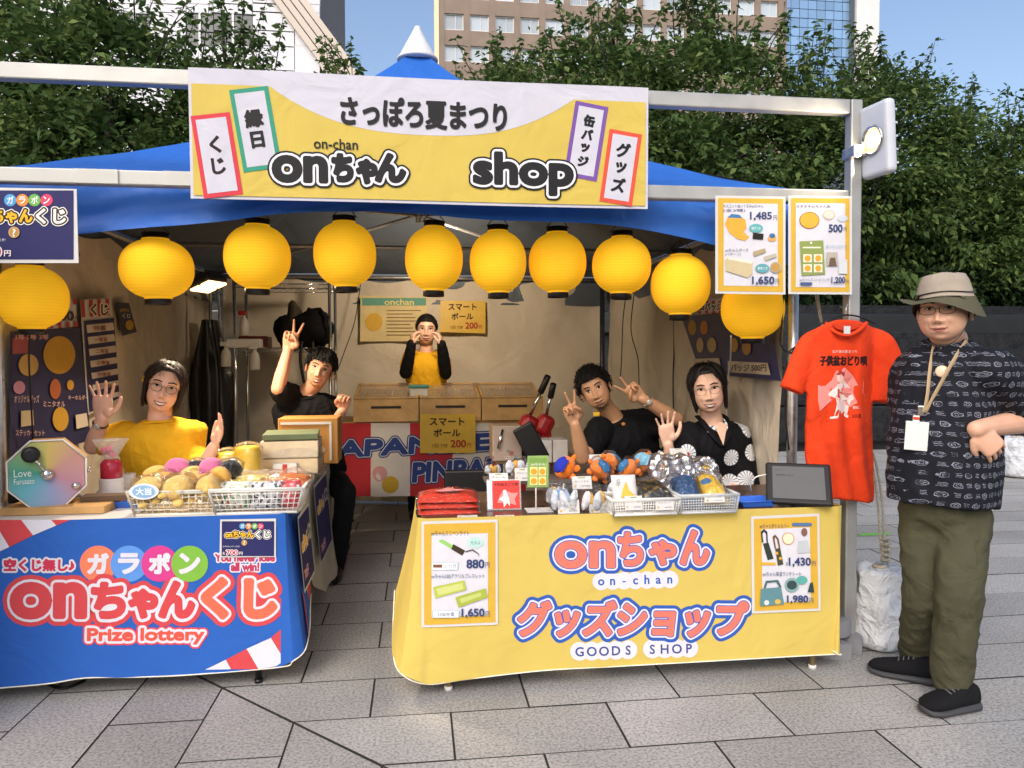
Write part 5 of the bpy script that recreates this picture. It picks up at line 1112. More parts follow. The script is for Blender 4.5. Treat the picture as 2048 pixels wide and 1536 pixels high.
for i, (px, py, lb) in enumerate(((1200, 968, 'orange plush with a blue cap in film at the left of the plush heap'), (1255, 966, 'orange plush with a blue cap in film in the middle of the plush heap'), (1222, 945, 'orange plush with a blue cap at the back of the plush heap'), (1285, 940, 'orange plush with a pale blue cap at the right of the plush heap'))):
    plush('plush_toy', lb, (W(px, py, .36+.07*(i > 1)).x, .36+.07*(i > 1), ZR+.02*(i > 1)), .047, '#ea7f28', ['#3b7fb4', '#3b7fb4', '#57a3c4', '#7fb9d4'][i], .4*i-.5, 'bagged orange plush toys on the riser', True, 10+i, 'plush toy', .9*(-1)**i)
bagged('film bag of white and blue sticks at the front, right of the green card', 1130, 1027, ZT, .125, .12, ['#dfe4ee', '#6f97c4', '#e6e8f0', '#a8bcd8', '#e0e4ea'], 103)
bagged('film bag with gold and white charms at the front, left of the white basket', 1192, 1027, ZT, .12, .11, ['#e2e2e4', '#d9a93c', '#cfd3da', '#dbb050'], 104)
p = G(1293, 1031, ZT); bk3 = V(p.x, p.y+.085, ZT); basket('goods_basket', 'white mesh basket with flat packets in front of the plush heap', bk3, .285, .16, .065, WHT, 26, 6, .92)
t = thing('snack_packet', 'white printed packet leaning in the white mesh basket', 'packet', bk3+V(-.05, 0, .02)); pillow(bk3+V(-.06, .02, .02), .105, .14, .02, 120, 0, 1.1).build('packet', PAPER, t)
sh = plane_sheet(bk3+V(-.06, -.005, .085), (1, 0, 0), (0, .45, .89), (0, -.89, .45)); sh.poly('mountain_print', [(-.03, -.03), (-.02, .0), (0, .04), (.008, .0), (.035, -.025)], ink('#e0b040'), t, .012); sh.text('お菓子', -.045, .02, -.025, .05, ink('#444'+'444'), t, .012, 0)
t = thing('dark_packet', 'dark printed packet lying in the white mesh basket', 'packet', bk3+V(.06, 0, .02)); pillow(bk3+V(.06, .03, .045), .14, .15, .04, 121, .1, .35).build('packet', printmat('print_dark', '#2a2a28', ['#4a4436', '#6a5a30', '#1a1a1a'], 50), t)
p = G(1420, 1027, ZT); bk4 = V(p.x, p.y+.10, ZT); CLB = P('frosted_plastic', (.75, .78, .8), rough=.25, alpha=.55, var=.03); basket('goods_basket', 'frosted clear basket with bagged towels at the right of the goods', bk4, .25, .19, .075, CLB, 22, 7, .93)
for i, (a, b, c, lb) in enumerate(((-.06, .0, '#2f4f78', 'navy towel pack in the frosted clear basket'), (.05, .0, '#e0b53c', 'yellow and blue towel pack in the frosted clear basket'))):
    t = thing('towel_pack', lb, 'towel pack', bk4+V(a, b, .01), 'towel packs in the clear basket'); pillow(bk4+V(a, b+.02, .03), .11, .2, .055, 130+i, -.2+.1*i, .35).build('towel', cloth('towel_'+c.strip('#'), c) if i == 0 else printmat('print_towel', c, ['#4a7fb0', '#e0b53c', '#7fa8c4'], 22, .5), t); pillow(bk4+V(a, b+.02, .035), .125, .22, .06, 140+i, -.2+.1*i, .35, 20, .7).build('film', FILM, t)
FOIL = P('silver_foil', (.62, .63, .66), rough=.16, metal=.9, var=.25, scale=30, bump=1., bscale=34)
for i, (px, py, w_, h_, lb) in enumerate(((1345, 985, .21, .19, 'large crinkled silver foil bag behind the clear basket, left'), (1405, 978, .19, .16, 'crinkled silver foil bag with yellow print behind the clear basket'))):
    p = W(px, py, .33+.03*i); p = V(p.x, .34+.04*i, ZT); t = thing('foil_bag', lb, 'foil bag', p, 'silver foil bags'); pillow(p+V(0, .02, .01), w_, h_*1.2, .06, 150+i, -.25+.2*i, .80, 26, .9).build('bag', FOIL, t)
    pillow(p+V(.01, .0, .03), w_*.8, h_*.9, .05, 160+i, -.2, .80, 20, 1.).build('film', FILM, t)
    lump(p+V(.02, .0, .085), (.05, .025, .04), 170+i, .2).build('contents', P('contents_'+str(i), srgb(['#6d8fae', '#d9b13a'][i]), rough=.6), t)
p = G(1520, 1016, ZT); tray('coin_tray', 'blue coin tray beside the tablet on the yellow table', V(p.x, p.y+.07, ZT), .16, .12, .025, .05)
cards = [(935, 1034, ZT, 40, 8, 1.3, 'price card lying in front of the packed red shirts'), (1010, 1033, ZT, 38, 6, 1.3, 'pink edged card lying in front of the record sleeve'), (998, 967, ZR, 38, 22, .5, 'price card under the small clear box on the riser'), (1045, 962, ZR, 30, 26, .3, 'price card leaning on the orange trinket bag'), (1165, 978, ZR-.02, 40, 26, .4, 'price card before the plush lying on its side'), (1200, 936, ZR+.03, 40, 28, .4, 'price card standing behind the left plush of the heap'), (1138, 1028, ZT, 44, 28, .3, 'price card on the bag of blue and white sticks'), (1200, 1028, ZT, 42, 26, .3, 'price card on the bag of gold charms'), (1268, 1020, ZT+.01, 36, 28, .2, 'left price card on the white mesh basket'), (1330, 1020, ZT+.02, 38, 24, .2, 'right price card on the white mesh basket'), (1430, 1005, ZT+.05, 42, 18, .3, 'price card on the rim of the frosted clear basket'), (1359, 912, ZT+.16, 34, 18, .7, 'price card on top of the silver foil bags')]
for k, (px, py, z, w1, h1, ln, lb) in enumerate(cards): 
    q = G(px, py, z)
    Yc = {8: bk3.y-.088, 9: bk3.y-.089, 10: bk4.y-.105, 6: .03, 7: .03}.get(k)
    tagcard(lb, px, py, z, w1, h1, ln, ['ミニペンライト', 'アクリル', 'チャーム', 'マスコット', 'ぬいぐるみ', 'キーホルダー'][k % 6], Yc)
bagged('film bag of white and gold sticks on the riser, right of the trinket bag', 1070, 950, ZR, .09, .075, ['#e2e2e6', '#d9b060', '#c9d2e0'], 105)
bagged('film bag of pale blue and white charms behind the white mesh basket', 1240, 1000, ZT, .12, .10, ['#dfe4ee', '#88a8cc', '#e6e6ea', '#d9b45a'], 106)
bagged('film bag of white charms between the mesh basket and the foil bags', 1310, 992, ZT, .11, .10, ['#e6e6ea', '#c8d4e4', '#e0c070'], 107)
bagged('film bag of yellow charms leaning at the left of the blue sticks', 1112, 1012, ZT, .09, .10, ['#e0e2e8', '#dcb24a', '#d5d9e2'], 108)
# tablet
p = G(1605, 1016, ZT); t = thing('tablet', 'tablet in a thick black case propped up on the yellow table', 'tablet', p)
M = Matrix.Rotation(R(-24), 3, 'Z') @ Matrix.Rotation(R(-38), 3, 'X'); c = p+V(.01, .055, .092)
MB().rbox(c, (.265, .022, .20), .012, 3, M).build('case', S('black_rubber', '#0c0c0e', rough=.6), t)
SCR = S('grey_screen', '#5e5f61', rough=.5, var=.04, spec=.2); sh = plane_sheet(c, M @ V(1, 0, 0), M @ V(0, 0, 1), M @ V(0, -1, 0))
sh.rect('screen', -.105, -.078, .105, .078, SCR, t, .0125); sh.text('レシート', -.09, .055, -.065, .064, ink('#2a2a2e'), t, .0132, 0); sh.text('お会計が完了しました', -.09, .028, -.02, .04, ink('#2a2a2e'), t, .0132, 0)
mb = MB(); mb.tube([c+M @ V(.0, .01, .0), p+V(.03, .15, .004)], .012, 8); mb.build('kick_stand', BLK, t)
q = c+V(.12, .07, -.03); t = thing('white_cable', 'white cable looping out behind the tablet', 'cable', V(q.x, q.y, ZT)); MB().tube(catmull([q+V(-.27, .06, -.02), q+V(-.29, .02, .02), q+V(-.25, .0, .06), q+V(0, .03, .06), q+V(.09, .02, .05), q+V(.12, .02, .0), q+V(.06, .02, -.03), q+V(-.02, .05, -.03)], 8), .0028, 6).build('cord', WHT, t)
wire('power_cable', [(1.2, .5, ZT+.005), (1.25, .56, ZT+.05), (1.32, .55, ZT+.06), (1.36, .5, ZT+.01), (1.3, .45, ZT+.004)], .003, BLK); tag(bpy.data.objects['power_cable'], 'black cable curling on the table behind the blue coin tray', 'cable')
# ================================================================== inside the tent
def WX(px, py, X): d = ray(px, py); return CAMLOC+d*((X-CAMLOC.x)/d.x)
def side_wall_sheet(X, s): return Sheet(lambda u, v, h: WX(u, -v, X)+Vector((s*h, 0, 0)))
# ---- smart ball (pinball) table
YP = 2.65; zb = W(900, 841, YP).z; x0, x1 = W(706, 830, YP).x, W(1086, 830, YP).x; zh = W(850, 990, YP).z
table('game_table', 'long table under the striped cloth at the back of the tent', W(655, 850, YP).x, x1+.05, YP, YP+.62, zb-.004, WOODL, STEEL)
t = thing('table_cloth', 'red and white striped cloth reading JAPANESE PINBALL at the back', 'tablecloth', ((x0+x1)/2, YP, zh))
CR, CWH = cloth('stripe_red', '#c23a40'), cloth('stripe_white', '#ddd6cd')
def pcl(px, py): p = W(px, py, YP); v = (zb-p.z)/(zb-zh); return Vector((p.x, YP-.012-.02*v-.012*v*math.sin(p.x*17)-.004*math.sin(p.x*41)*v, p.z))
edges = [640, 742, 820, 905, 985, 1050, 1100]
for k in range(len(edges)-1): MB().grid(lambda a, b: pcl(lerp(edges[k], edges[k+1], a), lerp(991, 846, b)), 12, 14).build('stripe', CR if k % 2 == 0 else CWH, t)
psh = Sheet(lambda u, v, h: pcl(u, -v)+Vector((0, -h, 0)))
for s, a, b, c, d, rt in (('JAPANESE', 652, 884, 978, 924, 3), ('PINBALL', 826, 926, 1020, 962, 3)):
    psh.outlined(s, a, -d, c, -b, [(6.5, ink('#2a3c78')), (4.2, ink('#d6d4d8')), (2.6, ink('#2c4486'))], t, .0025, 1.5, .0012, rot=R(rt), skew=.12)
psh.poly('dot', ellipse(760, -946, 15, 15), ink('#d59a98'), t, .002); psh.poly('dot', ellipse(781, -968, 17, 17), ink('#cda836'), t, .003)
PINE = P('pine_wood', srgb('#c9a066'), rough=.55, var=.22, scale=11, bump=.08, bscale=30); GLZ = P('glass_sheet', (.55, .52, .45), rough=.12, alpha=.35, var=.03)
xs = [706, 838, 962, 1086]
for k in range(3):
    a, b = W(xs[k], 800, YP).x+.004, W(xs[k+1], 800, YP).x-.004; za = W(900, 797, YP).z; zc = za+.085; ya, yb = YP-.03, YP+.52
    t = thing('ball_game_box', ['pale wooden ball game box at the left of the back table', 'pale wooden ball game box in the middle, behind the hanging yellow sign', 'pale wooden ball game box at the right, beside the red press'][k], 'game box', ((a+b)/2, YP+.2, zb), 'wooden ball game boxes')
    MB().bb((a, ya, zb), (b, ya+.018, za)).build('front_board', PINE, t)
    for x in (a, b-.016): mb = MB(); mb.add([(x, ya+.018, zb), (x+.016, ya+.018, zb), (x+.016, yb, zb), (x, yb, zb), (x, ya+.018, za), (x+.016, ya+.018, za), (x+.016, yb, zc), (x, yb, zc)], [(3, 2, 1, 0), (4, 5, 6, 7), (0, 1, 5, 4), (1, 2, 6, 5), (2, 3, 7, 6), (3, 0, 4, 7)]); mb.build('side_board', PINE, t)
    MB().bb((a+.016, yb-.016, zb), (b-.016, yb, zc)).build('back_board', PINE, t)
    sl = (zc-za)/(yb-ya); mb = MB(); mb.add([(a+.016, ya+.018, za-.03), (b-.016, ya+.018, za-.03), (b-.016, yb-.016, zc-.03), (a+.016, yb-.016, zc-.03)], [(0, 1, 2, 3)]); mb.build('play_field', P('play_field', srgb('#b08a58'), rough=.5, var=.3, scale=16), t)
    mb = MB(); mb.add([(a+.01, ya+.01, za+.002), (b-.01, ya+.01, za+.002), (b-.01, yb, zc+.004), (a+.01, yb, zc+.004)], [(0, 1, 2, 3)]); mb.build('glass_top', GLZ, t)
    for y, z in ((ya+.012, za+.004), (yb-.01, zc+.004)): MB().rbox(((a+b)/2, y, z+.006), (b-a-.002, .026, .012), .002).build('top_frame', PINE, t)
    for x in (a+.01, b-.01): mb = MB(); mb.tube([(x, ya+.02, za+.009), (x, yb-.02, zc+.009)], .010, 4); mb.build('top_frame', PINE, t)
    m_ = (a+b)/2; MB().bb((m_-.11, ya-.003, za-.068), (m_+.11, ya-.0005, za-.050)).build('slot', S('slot_dark', '#1d130c'), t)
    rg = random.Random(k)
    mb = MB()
    for i in range(60): u, v = rg.uniform(a+.04, b-.04), rg.random(); y = lerp(ya+.05, yb-.05, v); z = za-.03+sl*(y-ya); mb.tube([(u, y, z), (u, y, z+.022)], .002, 4)
    mb.build('pins', CHR, t)['kind'] = 'stuff'
def smart_sign(label, q, Y):
    p, sh = poster('shop_sign', label, q, Y, cat='sign', mat=S('sign_yellow', '#d8ae2c', rough=.45, var=.08))
    (xa, ya), (xb, yb) = q[0], q[2]; w_, h_ = xb-xa, yb-ya; X = lambda f: xa+w_*f; Yy = lambda f: ya+h_*f
    draw(sh, p, [('t', 'スマート', X(.17), Yy(.09), X(.80), Yy(.30), '#3c2410', .03), ('t', 'ボール', X(.24), Yy(.38), X(.73), Yy(.58), '#3c2410', .03), ('t', '200', X(.55), Yy(.66), X(.83), Yy(.86), '#a83a20', .03), ('t', '円', X(.85), Yy(.74), X(.92), Yy(.86), '#a83a20', .01), ('t', '1回 7球', X(.22), Yy(.76), X(.50), Yy(.86), '#7a4a1c', .0)], .002, .0006)
smart_sign('yellow sign on the front of the game table reading スマートボール 200円', [(840, 828), (951, 828), (951, 906), (840, 906)], YP-.07)
smart_sign('yellow sign on the back wall right of the woman reading スマートボール 200', [(881, 601), (971, 602), (971, 667), (880, 664)], TY1-.09)
p, sh = poster('wall_poster', 'cream poster with a teal header reading onchan on the back wall', [(721, 591), (855, 595), (853, 682), (720, 683)], TY1-.08, mat=S('poster_cream', '#d9c48a', rough=.6, var=.12, scale=9))
draw(sh, p, [('r', 724, 596, 852, 611, '#5f9c88'), ('t', 'onchan', 769, 598, 828, 610, '#e8d68a', .02)]+[('r', 773, 620+k*7, 842-(k*17) % 23, 622+k*7, '#8a7550') for k in range(8)]+[('e', 748, 644, 17, 18, '#d8ab3c', 'plain_disc')], .002, .0005)
p = W(838, 796, YP+.12); t = thing('ball_tub', 'clear tub with a teal lid on the ball game boxes', 'tub', V(p.x, p.y, p.z)); MB().rbox(p+V(0, 0, .045), (.14, .1, .07), .01).build('tub', P('tub_clear', (.75, .75, .7), rough=.2, alpha=.7), t); MB().rbox(p+V(0, 0, .09), (.155, .115, .022), .006).build('lid', S('teal_lid', '#3f8f7e', rough=.4), t)
# ---- badge press table
YQ = 1.75
xa, xb = W(985, 900, YQ).x, W(1160, 900, YQ).x
table('work_table', 'small work table with the red badge press, behind the yellow table', xa, xb, YQ-.1, YQ+.4, .70, WOODL, STEEL)
p = W(1068, 850, YQ+.1); t = thing('badge_press', 'red hand press with two black lever grips', 'press', V(p.x, p.y, .70)); REDM = S('red_enamel', '#a81c22', rough=.35, var=.12, coat=.3)
M = Matrix.Rotation(R(24), 3, 'Y')
MB().rbox((p.x, p.y, .73), (.26, .22, .05), .01).build('base', S('dark_iron', '#2b2b2e', metal=.5), t)
for dx in (-.035, .075):
    q = p+V(dx, 0, 0); mb = MB(); mb.rbox((q.x, q.y, .80), (.07, .1, .12), .015); mb.build('column', REDM, t)
    MB().rbox(q+V(-.01, 0, 0), (.115, .13, .14), .04, 4, Matrix.Rotation(R(28), 3, 'Y')).build('press_head', REDM, t)
    h0 = q+V(.0, -.02, .05); h1 = W(1096 if dx < 0 else 1107, 752 if dx < 0 else 768, YQ-.02); d = (h1-h0)
    MB().tube([h0, h0+d*.62], .011, 10).build('lever', CHR, t); MB().tube([h0+d*.60, h0+d*.62, h0+d, h0+d*1.01], [.018, .021, .021, .016], 12).build('lever_grip', BLK, t)
    MB().lathe([(.04, 0), (.045, .01), (.045, .05), (.03, .06)], (q.x+.03, q.y-.11, .70), 20).build('die_cup', CHR, t)
p = W(1104, 915, 1.5); t = thing('white_carton', 'white carton with a slit lid beside the curly haired man', 'box', V(p.x, 1.5, .70)); zc = W(1104, 880, 1.5).z
for k, (a, b) in enumerate(((1073, 1104), (1106, 1136))): u, v = W(a, 900, 1.5).x, W(b, 900, 1.5).x; MB().rbox(((u+v)/2, 1.58, (.70+zc)/2), (v-u, .16, zc-.70), .004).build('carton_half', S('carton_white', '#cfc9c4', rough=.6), t)
p = W(1012, 880, 1.6); t = thing('pink_box', 'pale pink printed box with a metal lever at the left of the press', 'box', V(p.x, 1.6, .70)); zc = W(1012, 852, 1.6).z; u, v = W(985, 880, 1.6).x, W(1044, 880, 1.6).x
MB().rbox(((u+v)/2, 1.7, (.70+zc)/2), (v-u, .2, zc-.70), .006).build('box', printmat('print_pale', '#b8a496', ['#a86a60', '#8a8a80', '#c8b8aa'], 18, .3), t); MB().tube([((u+v)/2-.03, 1.585, zc-.02), ((u+v)/2-.06, 1.57, .78)], .009, 8).build('metal_lever', CHR, t)
p = W(1062, 912, 1.5); t = thing('black_stand', 'black angled stand between the pink box and the white carton', 'stand', V(p.x, 1.5, .70)); mb = MB(); mb.rbox((p.x, 1.5, .82), (.13, .03, .24), .01, 2, Matrix.Rotation(R(-28), 3, 'Y')); mb.build('panel', BLK, t); MB().rbox((p.x-.02, 1.52, .71), (.16, .12, .02), .005).build('foot', BLK, t)
# ---- black chair
p = W(932, 965, 1.45); t = thing('folding_chair', 'black folding chair back seen behind the packed red shirts', 'chair', (p.x, 1.45, 0)); zc0, zc1 = W(932, 988, 1.45).z, W(932, 939, 1.45).z
MB().rbox((p.x, 1.45, (zc0+zc1)/2), (.26, .03, zc1-zc0), .02, 3).build('backrest', BLK, t); MB().rbox((p.x, 1.66, .43), (.36, .36, .04), .015, 3).build('seat', BLK, t)
for s in (-1, 1): MB().tube([(p.x+s*.13, 1.45, zc0+.02), (p.x+s*.17, 1.5, .42), (p.x+s*.18, 1.9, 0)], .011, 8).build('leg', STEEL, t); MB().tube([(p.x+s*.17, 1.8, .42), (p.x+s*.18, 1.42, 0)], .011, 8).build('leg', STEEL, t)
# ---- wire rack, left back
YR = 3.0; xa, xb = W(470, 700, YR).x, W(660, 700, YR).x
rk = thing('wire_rack', 'chrome wire shelving rack in the left back corner', 'rack', ((xa+xb)/2, YR+.2, 0)); zt_ = W(560, 545, YR).z
for x in (xa, xb):
    for y in (YR, YR+.4): MB().tube([(x, y, 0), (x, y, zt_)], .0125, 10).build('post', CHR, rk)
zs = [W(560, 696, YR).z, W(560, 560, YR).z-.03, .62, .15]
for z in zs:
    mb = MB()
    for y in (YR, YR+.4): mb.tube([(xa, y, z), (xb, y, z)], .005, 6); mb.tube([(xa, y, z-.03), (xb, y, z-.03)], .003, 6); mb.tube([(lerp(xa, xb, i/24), y, z-.03*(i % 2)) for i in range(25)], .002, 5)
    for i in range(27): x = lerp(xa, xb, i/26); mb.tube([(x, YR, z), (x, YR+.4, z)], .002, 4)
    mb.build('wire_shelf', CHR, rk)['kind'] = 'stuff'
z0 = zs[0]
def lumpy(name, label, cat, px, w_, h_, col, seed, dy=.15):
    p = W(px, 690, YR); t = thing(name, label, cat, V(p.x, YR+dy, z0)); lump(V(p.x, YR+dy, z0+h_*.46), (w_/2, .16, h_/2), seed, .28, None, 28, 18).build('bag', cloth('bag_'+col.strip('#'), col, bump=.4, bscale=60), t); return t, V(p.x, YR+dy, z0)
t, p = lumpy('black_backpack', 'black backpack lying on the wire rack', 'backpack', 618, .36, .32, '#0d0d10', 3); wire('strap', [p+V(-.05, -.17, .05), p+V(-.06, -.19, -.1), p+V(-.03, -.18, -.3)], .012, BLK, t); wire('strap', [p+V(.03, -.17, .05), p+V(.035, -.19, -.12), p+V(.05, -.18, -.34)], .012, BLK, t)
lumpy('black_bag', 'rounded black bag at the left of the backpack', 'bag', 566, .17, .28, '#111113', 8); lumpy('patterned_hat', 'dark mottled hat hung over the black backpack', 'hat', 582, .13, .40, '#4a4236', 5, .22)
p = W(500, 690, YR); t = thing('red_case', 'red tool case on the wire rack', 'case', V(p.x, YR+.2, z0)); MB().rbox((p.x, YR+.2, z0+.05), (.22, .2, .09), .01).build('case', S('dark_red', '#6e1c1a', rough=.45), t)
p = W(482, 690, YR); t = thing('white_tub', 'white tub on the wire rack under the red case', 'tub', V(p.x, YR+.05, z0)); MB().rbox((p.x+.02, YR+.03, z0+.035), (.26, .1, .07), .01).build('tub', WHT, t)
for i, (px, py) in enumerate(((452, 710), (510, 716), (488, 648))):
    p = W(px, py, YR-.04 if i < 2 else YR+.1); t = thing('spray_bottle', ['white spray bottle hanging at the left rack post', 'white spray bottle hanging from the shelf edge', 'spray bottle with a red trigger on the red case'][i], 'spray bottle', p-V(0, 0, .09), 'spray bottles on the rack')
    MB().lathe([(.03, -.09), (.036, -.085), (.036, .0), (.03, .03), (.013, .05), (.013, .065)], p, 18).build('bottle', P('milky_plastic', (.75, .74, .7), rough=.35, var=.05), t); MB().rbox(p+V(-.012, 0, .085), (.06, .024, .035), .006).build('trigger_head', WHT if i < 2 else S('red_plastic', '#b02a24'), t)
p = W(420, 690, 3.3); t = thing('hanging_coat', 'black glossy coat hanging from the left back pole', 'coat', V(p.x, 3.3, .5))
def coat(u, v):
    z = lerp(W(420, 640, 3.3).z, .55, v); w_ = lerp(.05, .16, min(1, v*2.2)); a = 2*math.pi*u; return (p.x+w_*math.cos(a)*(1+.2*math.sin(5*a+v*4)), 3.3+.09*math.sin(a)*(1+.2*math.sin(7*a)), z)
mb = MB(); mb.grid(coat, 40, 20); mb.build('coat', P('black_vinyl', (.012, .012, .014), rough=.28, var=.2, bump=.6, bscale=20), t); MB().tube([(p.x, 3.3, W(420, 640, 3.3).z-.01), (p.x, 3.3, 1.98), (p.x, 3.7, 2.0)], .004, 6).build('hook', BLK, t)
# ---- posters on the side walls
def wall_poster(label, quad, X, s, items, mat=None, name='wall_poster'):
    sh = side_wall_sheet(X, s); c = sh.fn(sum(q[0] for q in quad)/4, -max(q[1] for q in quad), 0); t = thing(name, label, 'poster', c)
    sh.put('sheet', [(x, -y) for x, y in quad[::-1]], [(0, 1, 2, 3)], mat or PAPER, t, 0); draw(sh, t, items, .002, .0008); return t
XL = TX0+.05
NVY = S('poster_navy', '#2a2c52', rough=.5, var=.12, scale=6)
blk = lambda X0, Y0, n, w_, c='#d8c2b0': [('r', X0, Y0+k*9, X0+w_-(k % 3)*8, Y0+k*9+5, c) for k in range(n)]
wall_poster('large navy poster with prize pictures on the left wall, behind the waving woman', [(20, 663), (160, 655), (182, 880), (20, 930)], XL, 1, [('p', [(24, 676), (58, 672), (58, 706), (24, 708)], '#a85a5a', 'picture'), ('t', '1等 2等 3等', 30, 668, 96, 680, '#e0b0a8', .02), ('e', 117, 710, 32, 38, '#cf9f38', 'plain_disc'), ('e', 55, 730, 20, 22, '#d0a860', 'plain_disc'), ('e', 36, 775, 12, 13, '#c88a9a', 'plain_disc'), ('e', 108, 778, 11, 20, '#b8683c', 'plain_disc'), ('e', 138, 770, 7, 10, '#cf9f38', 'plain_disc'), ('e', 118, 838, 16, 24, '#cf9f38', 'plain_disc'),
    ('p', [(38, 822), (62, 820), (64, 850), (38, 854)], '#c9b38a', 'picture'), ('t', 'オリジナルグッズ', 24, 790, 74, 806, '#dfb6a8', .01), ('t', 'ミニタオル', 82, 802, 126, 814, '#dfb6a8', .01), ('t', 'キーホルダー', 132, 790, 172, 800, '#dfb6a8', .01), ('t', 'ステッカーセット', 26, 860, 84, 872, '#dfb6a8', .01), ('p', [(146, 830), (168, 826), (172, 852), (148, 858)], '#d5c8b4', 'picture')], NVY)
wall_poster('white poster with red stripes and large figures above the navy prize poster', [(92, 600), (152, 596), (154, 652), (96, 658)], XL, 1, [('p', [(96+k*16, 601-k), (103+k*16, 600-k), (104+k*16, 611-k), (97+k*16, 612-k)], '#b8403c', 'stripe') for k in range(4)]+[('t', '700', 104, 622, 146, 642, '#4a3a44', .03), ('t', '円', 147, 632, 153, 641, '#4a3a44', .01)]+[('p', [(97+k*16, 646-k), (104+k*16, 645-k), (104+k*16, 656-k), (98+k*16, 657-k)], '#b8403c', 'stripe') for k in range(4)])
wall_poster('tall price list poster with striped head and white name plates on the left wall', [(160, 600), (222, 596), (238, 800), (176, 830)], XL, 1, [('p', [(161+k*16, 601-k), (168+k*16, 600-k), (170+k*16, 634-k), (163+k*16, 635-k)], '#b8403c', 'stripe') for k in range(4)]+[('o', 'くじ', 180, 608, 214, 630, [(3, '#efe9e0'), (1, '#5a3a20')], 1.2), ('p', [(166, 642), (226, 636), (237, 796), (178, 824)], '#2e3058', 'navy_field')]+[('p', [(170+k*2.1, 650+k*24), (224+k*1.9, 645+k*23), (226+k*1.9, 660+k*22), (172+k*2.1, 666+k*23)], '#d2c6bc', 'plate') for k in range(7)]+[('t', ['特賞', '一等賞', '二等賞', '三等賞', '四等賞', '五等賞', '参加賞'][k], 182+k*2, 651+k*23.5, 208+k*2, 661+k*23, '#8a3a30', .01) for k in range(7)])
wall_poster('small dark poster on the left wall beside the hanging work lamp', [(233, 604), (258, 606), (274, 664), (244, 672)], XL, 1, [('t', 'onちゃん', 239, 616, 258, 624, '#d8a83c', .03), ('t', 'くじ', 244, 627, 260, 636, '#e0d8cc', .03), ('e', 258, 650, 8, 10, '#c79a34', 'plain_disc')], S('poster_dark', '#2b2438', rough=.5))
XR_ = TX1-.06
wall_poster('navy tin badge poster on the right wall, reading 500円', [(1362, 632), (1536, 625), (1562, 762), (1400, 745)], XR_, -1, [('e', 1385, 655, 8, 15, '#b08a3c', 'badge_picture'), ('e', 1409, 655, 8, 14, '#b8783c', 'badge_picture'), ('e', 1401, 690, 7, 15, '#b09a6c', 'badge_picture'), ('e', 1425, 690, 9, 15, '#a89468', 'badge_picture'), ('e', 1470, 690, 8, 14, '#a8803c', 'badge_picture'), ('e', 1495, 695, 9, 15, '#a07a48', 'badge_picture'),
    ('p', [(1386, 718), (1440, 716), (1446, 742), (1396, 738)], '#b5a690', 'plate'), ('p', [(1458, 722), (1538, 726), (1544, 750), (1458, 744)], '#b5a690', 'plate'), ('t', 'バッジ 500円', 1464, 728, 1536, 743, '#4a3a34', .03)], NVY)
wall_poster('striped poster head reading 缶バッジ above the navy badge poster', [(1395, 600), (1450, 596), (1452, 624), (1396, 629)], XR_, -1, [('p', [(1396+k*14, 602), (1403+k*14, 601), (1403+k*14, 627), (1397+k*14, 628)], '#b8403c', 'stripe') for k in range(4)]+[('o', '缶バッジ', 1400, 606, 1446, 620, [(2.5, '#d8cfc4'), (.6, '#4a3a34')], 1.1)])
# ---- cables
def cable(label, pts, r=.004, mat=None):
    o = MB().tube(catmull(pts, 8), r, 6).build('cable', mat or BLK, None, pts[-1]); tag(o, label, 'cable'); return o
cable('black lantern cord hanging down past the navy prize poster', [W(60, 640, .47), W(58, 720, .5), W(62, 800, .55), W(66, 880, .6)])
cable('black cable hanging beside the dark back pole, nearest to it', [W(1252, 590, 2.6), W(1246, 640, 2.7), W(1243, 720, 2.7), W(1240, 760, 2.7)])
cable('black cable hanging to the right of the dark back pole', [W(1268, 590, 2.6), W(1262, 660, 2.7), W(1276, 720, 2.7), W(1278, 790, 2.7)])
cable('black cable running down the canvas behind the woman in the yukata', [W(1347, 625, 2.2), W(1348, 700, 2.2), W(1346, 760, 2.2), W(1347, 820, 2.2)], .005)
cable('white cable hanging from the rightmost lantern', [W(1462, 672, .6), W(1461, 720, .9), W(1456, 760, 1.1), W(1452, 850, 1.15)], .005, WHT)
cable('black power cord with a switch hanging beside the orange shirt', [W(1567, 590, .4), W(1564, 640, .4), W(1562, 690, .42), W(1582, 706, .42), W(1590, 694, .42), W(1572, 720, .42), W(1570, 820, .42), W(1578, 900, .42)], .0045)
cable('black cable sloping down the back wall beside the rack', [W(722, 560, 3.7), W(710, 640, 3.6), W(690, 700, 3.5), W(668, 760, 3.4)])
cable('black cord lying in a loop on the paving under the lottery table', [G(170, 1360, .006), G(130, 1376, .006), G(98, 1368, .006), G(110, 1352, .006), G(140, 1345, .006)], .007)
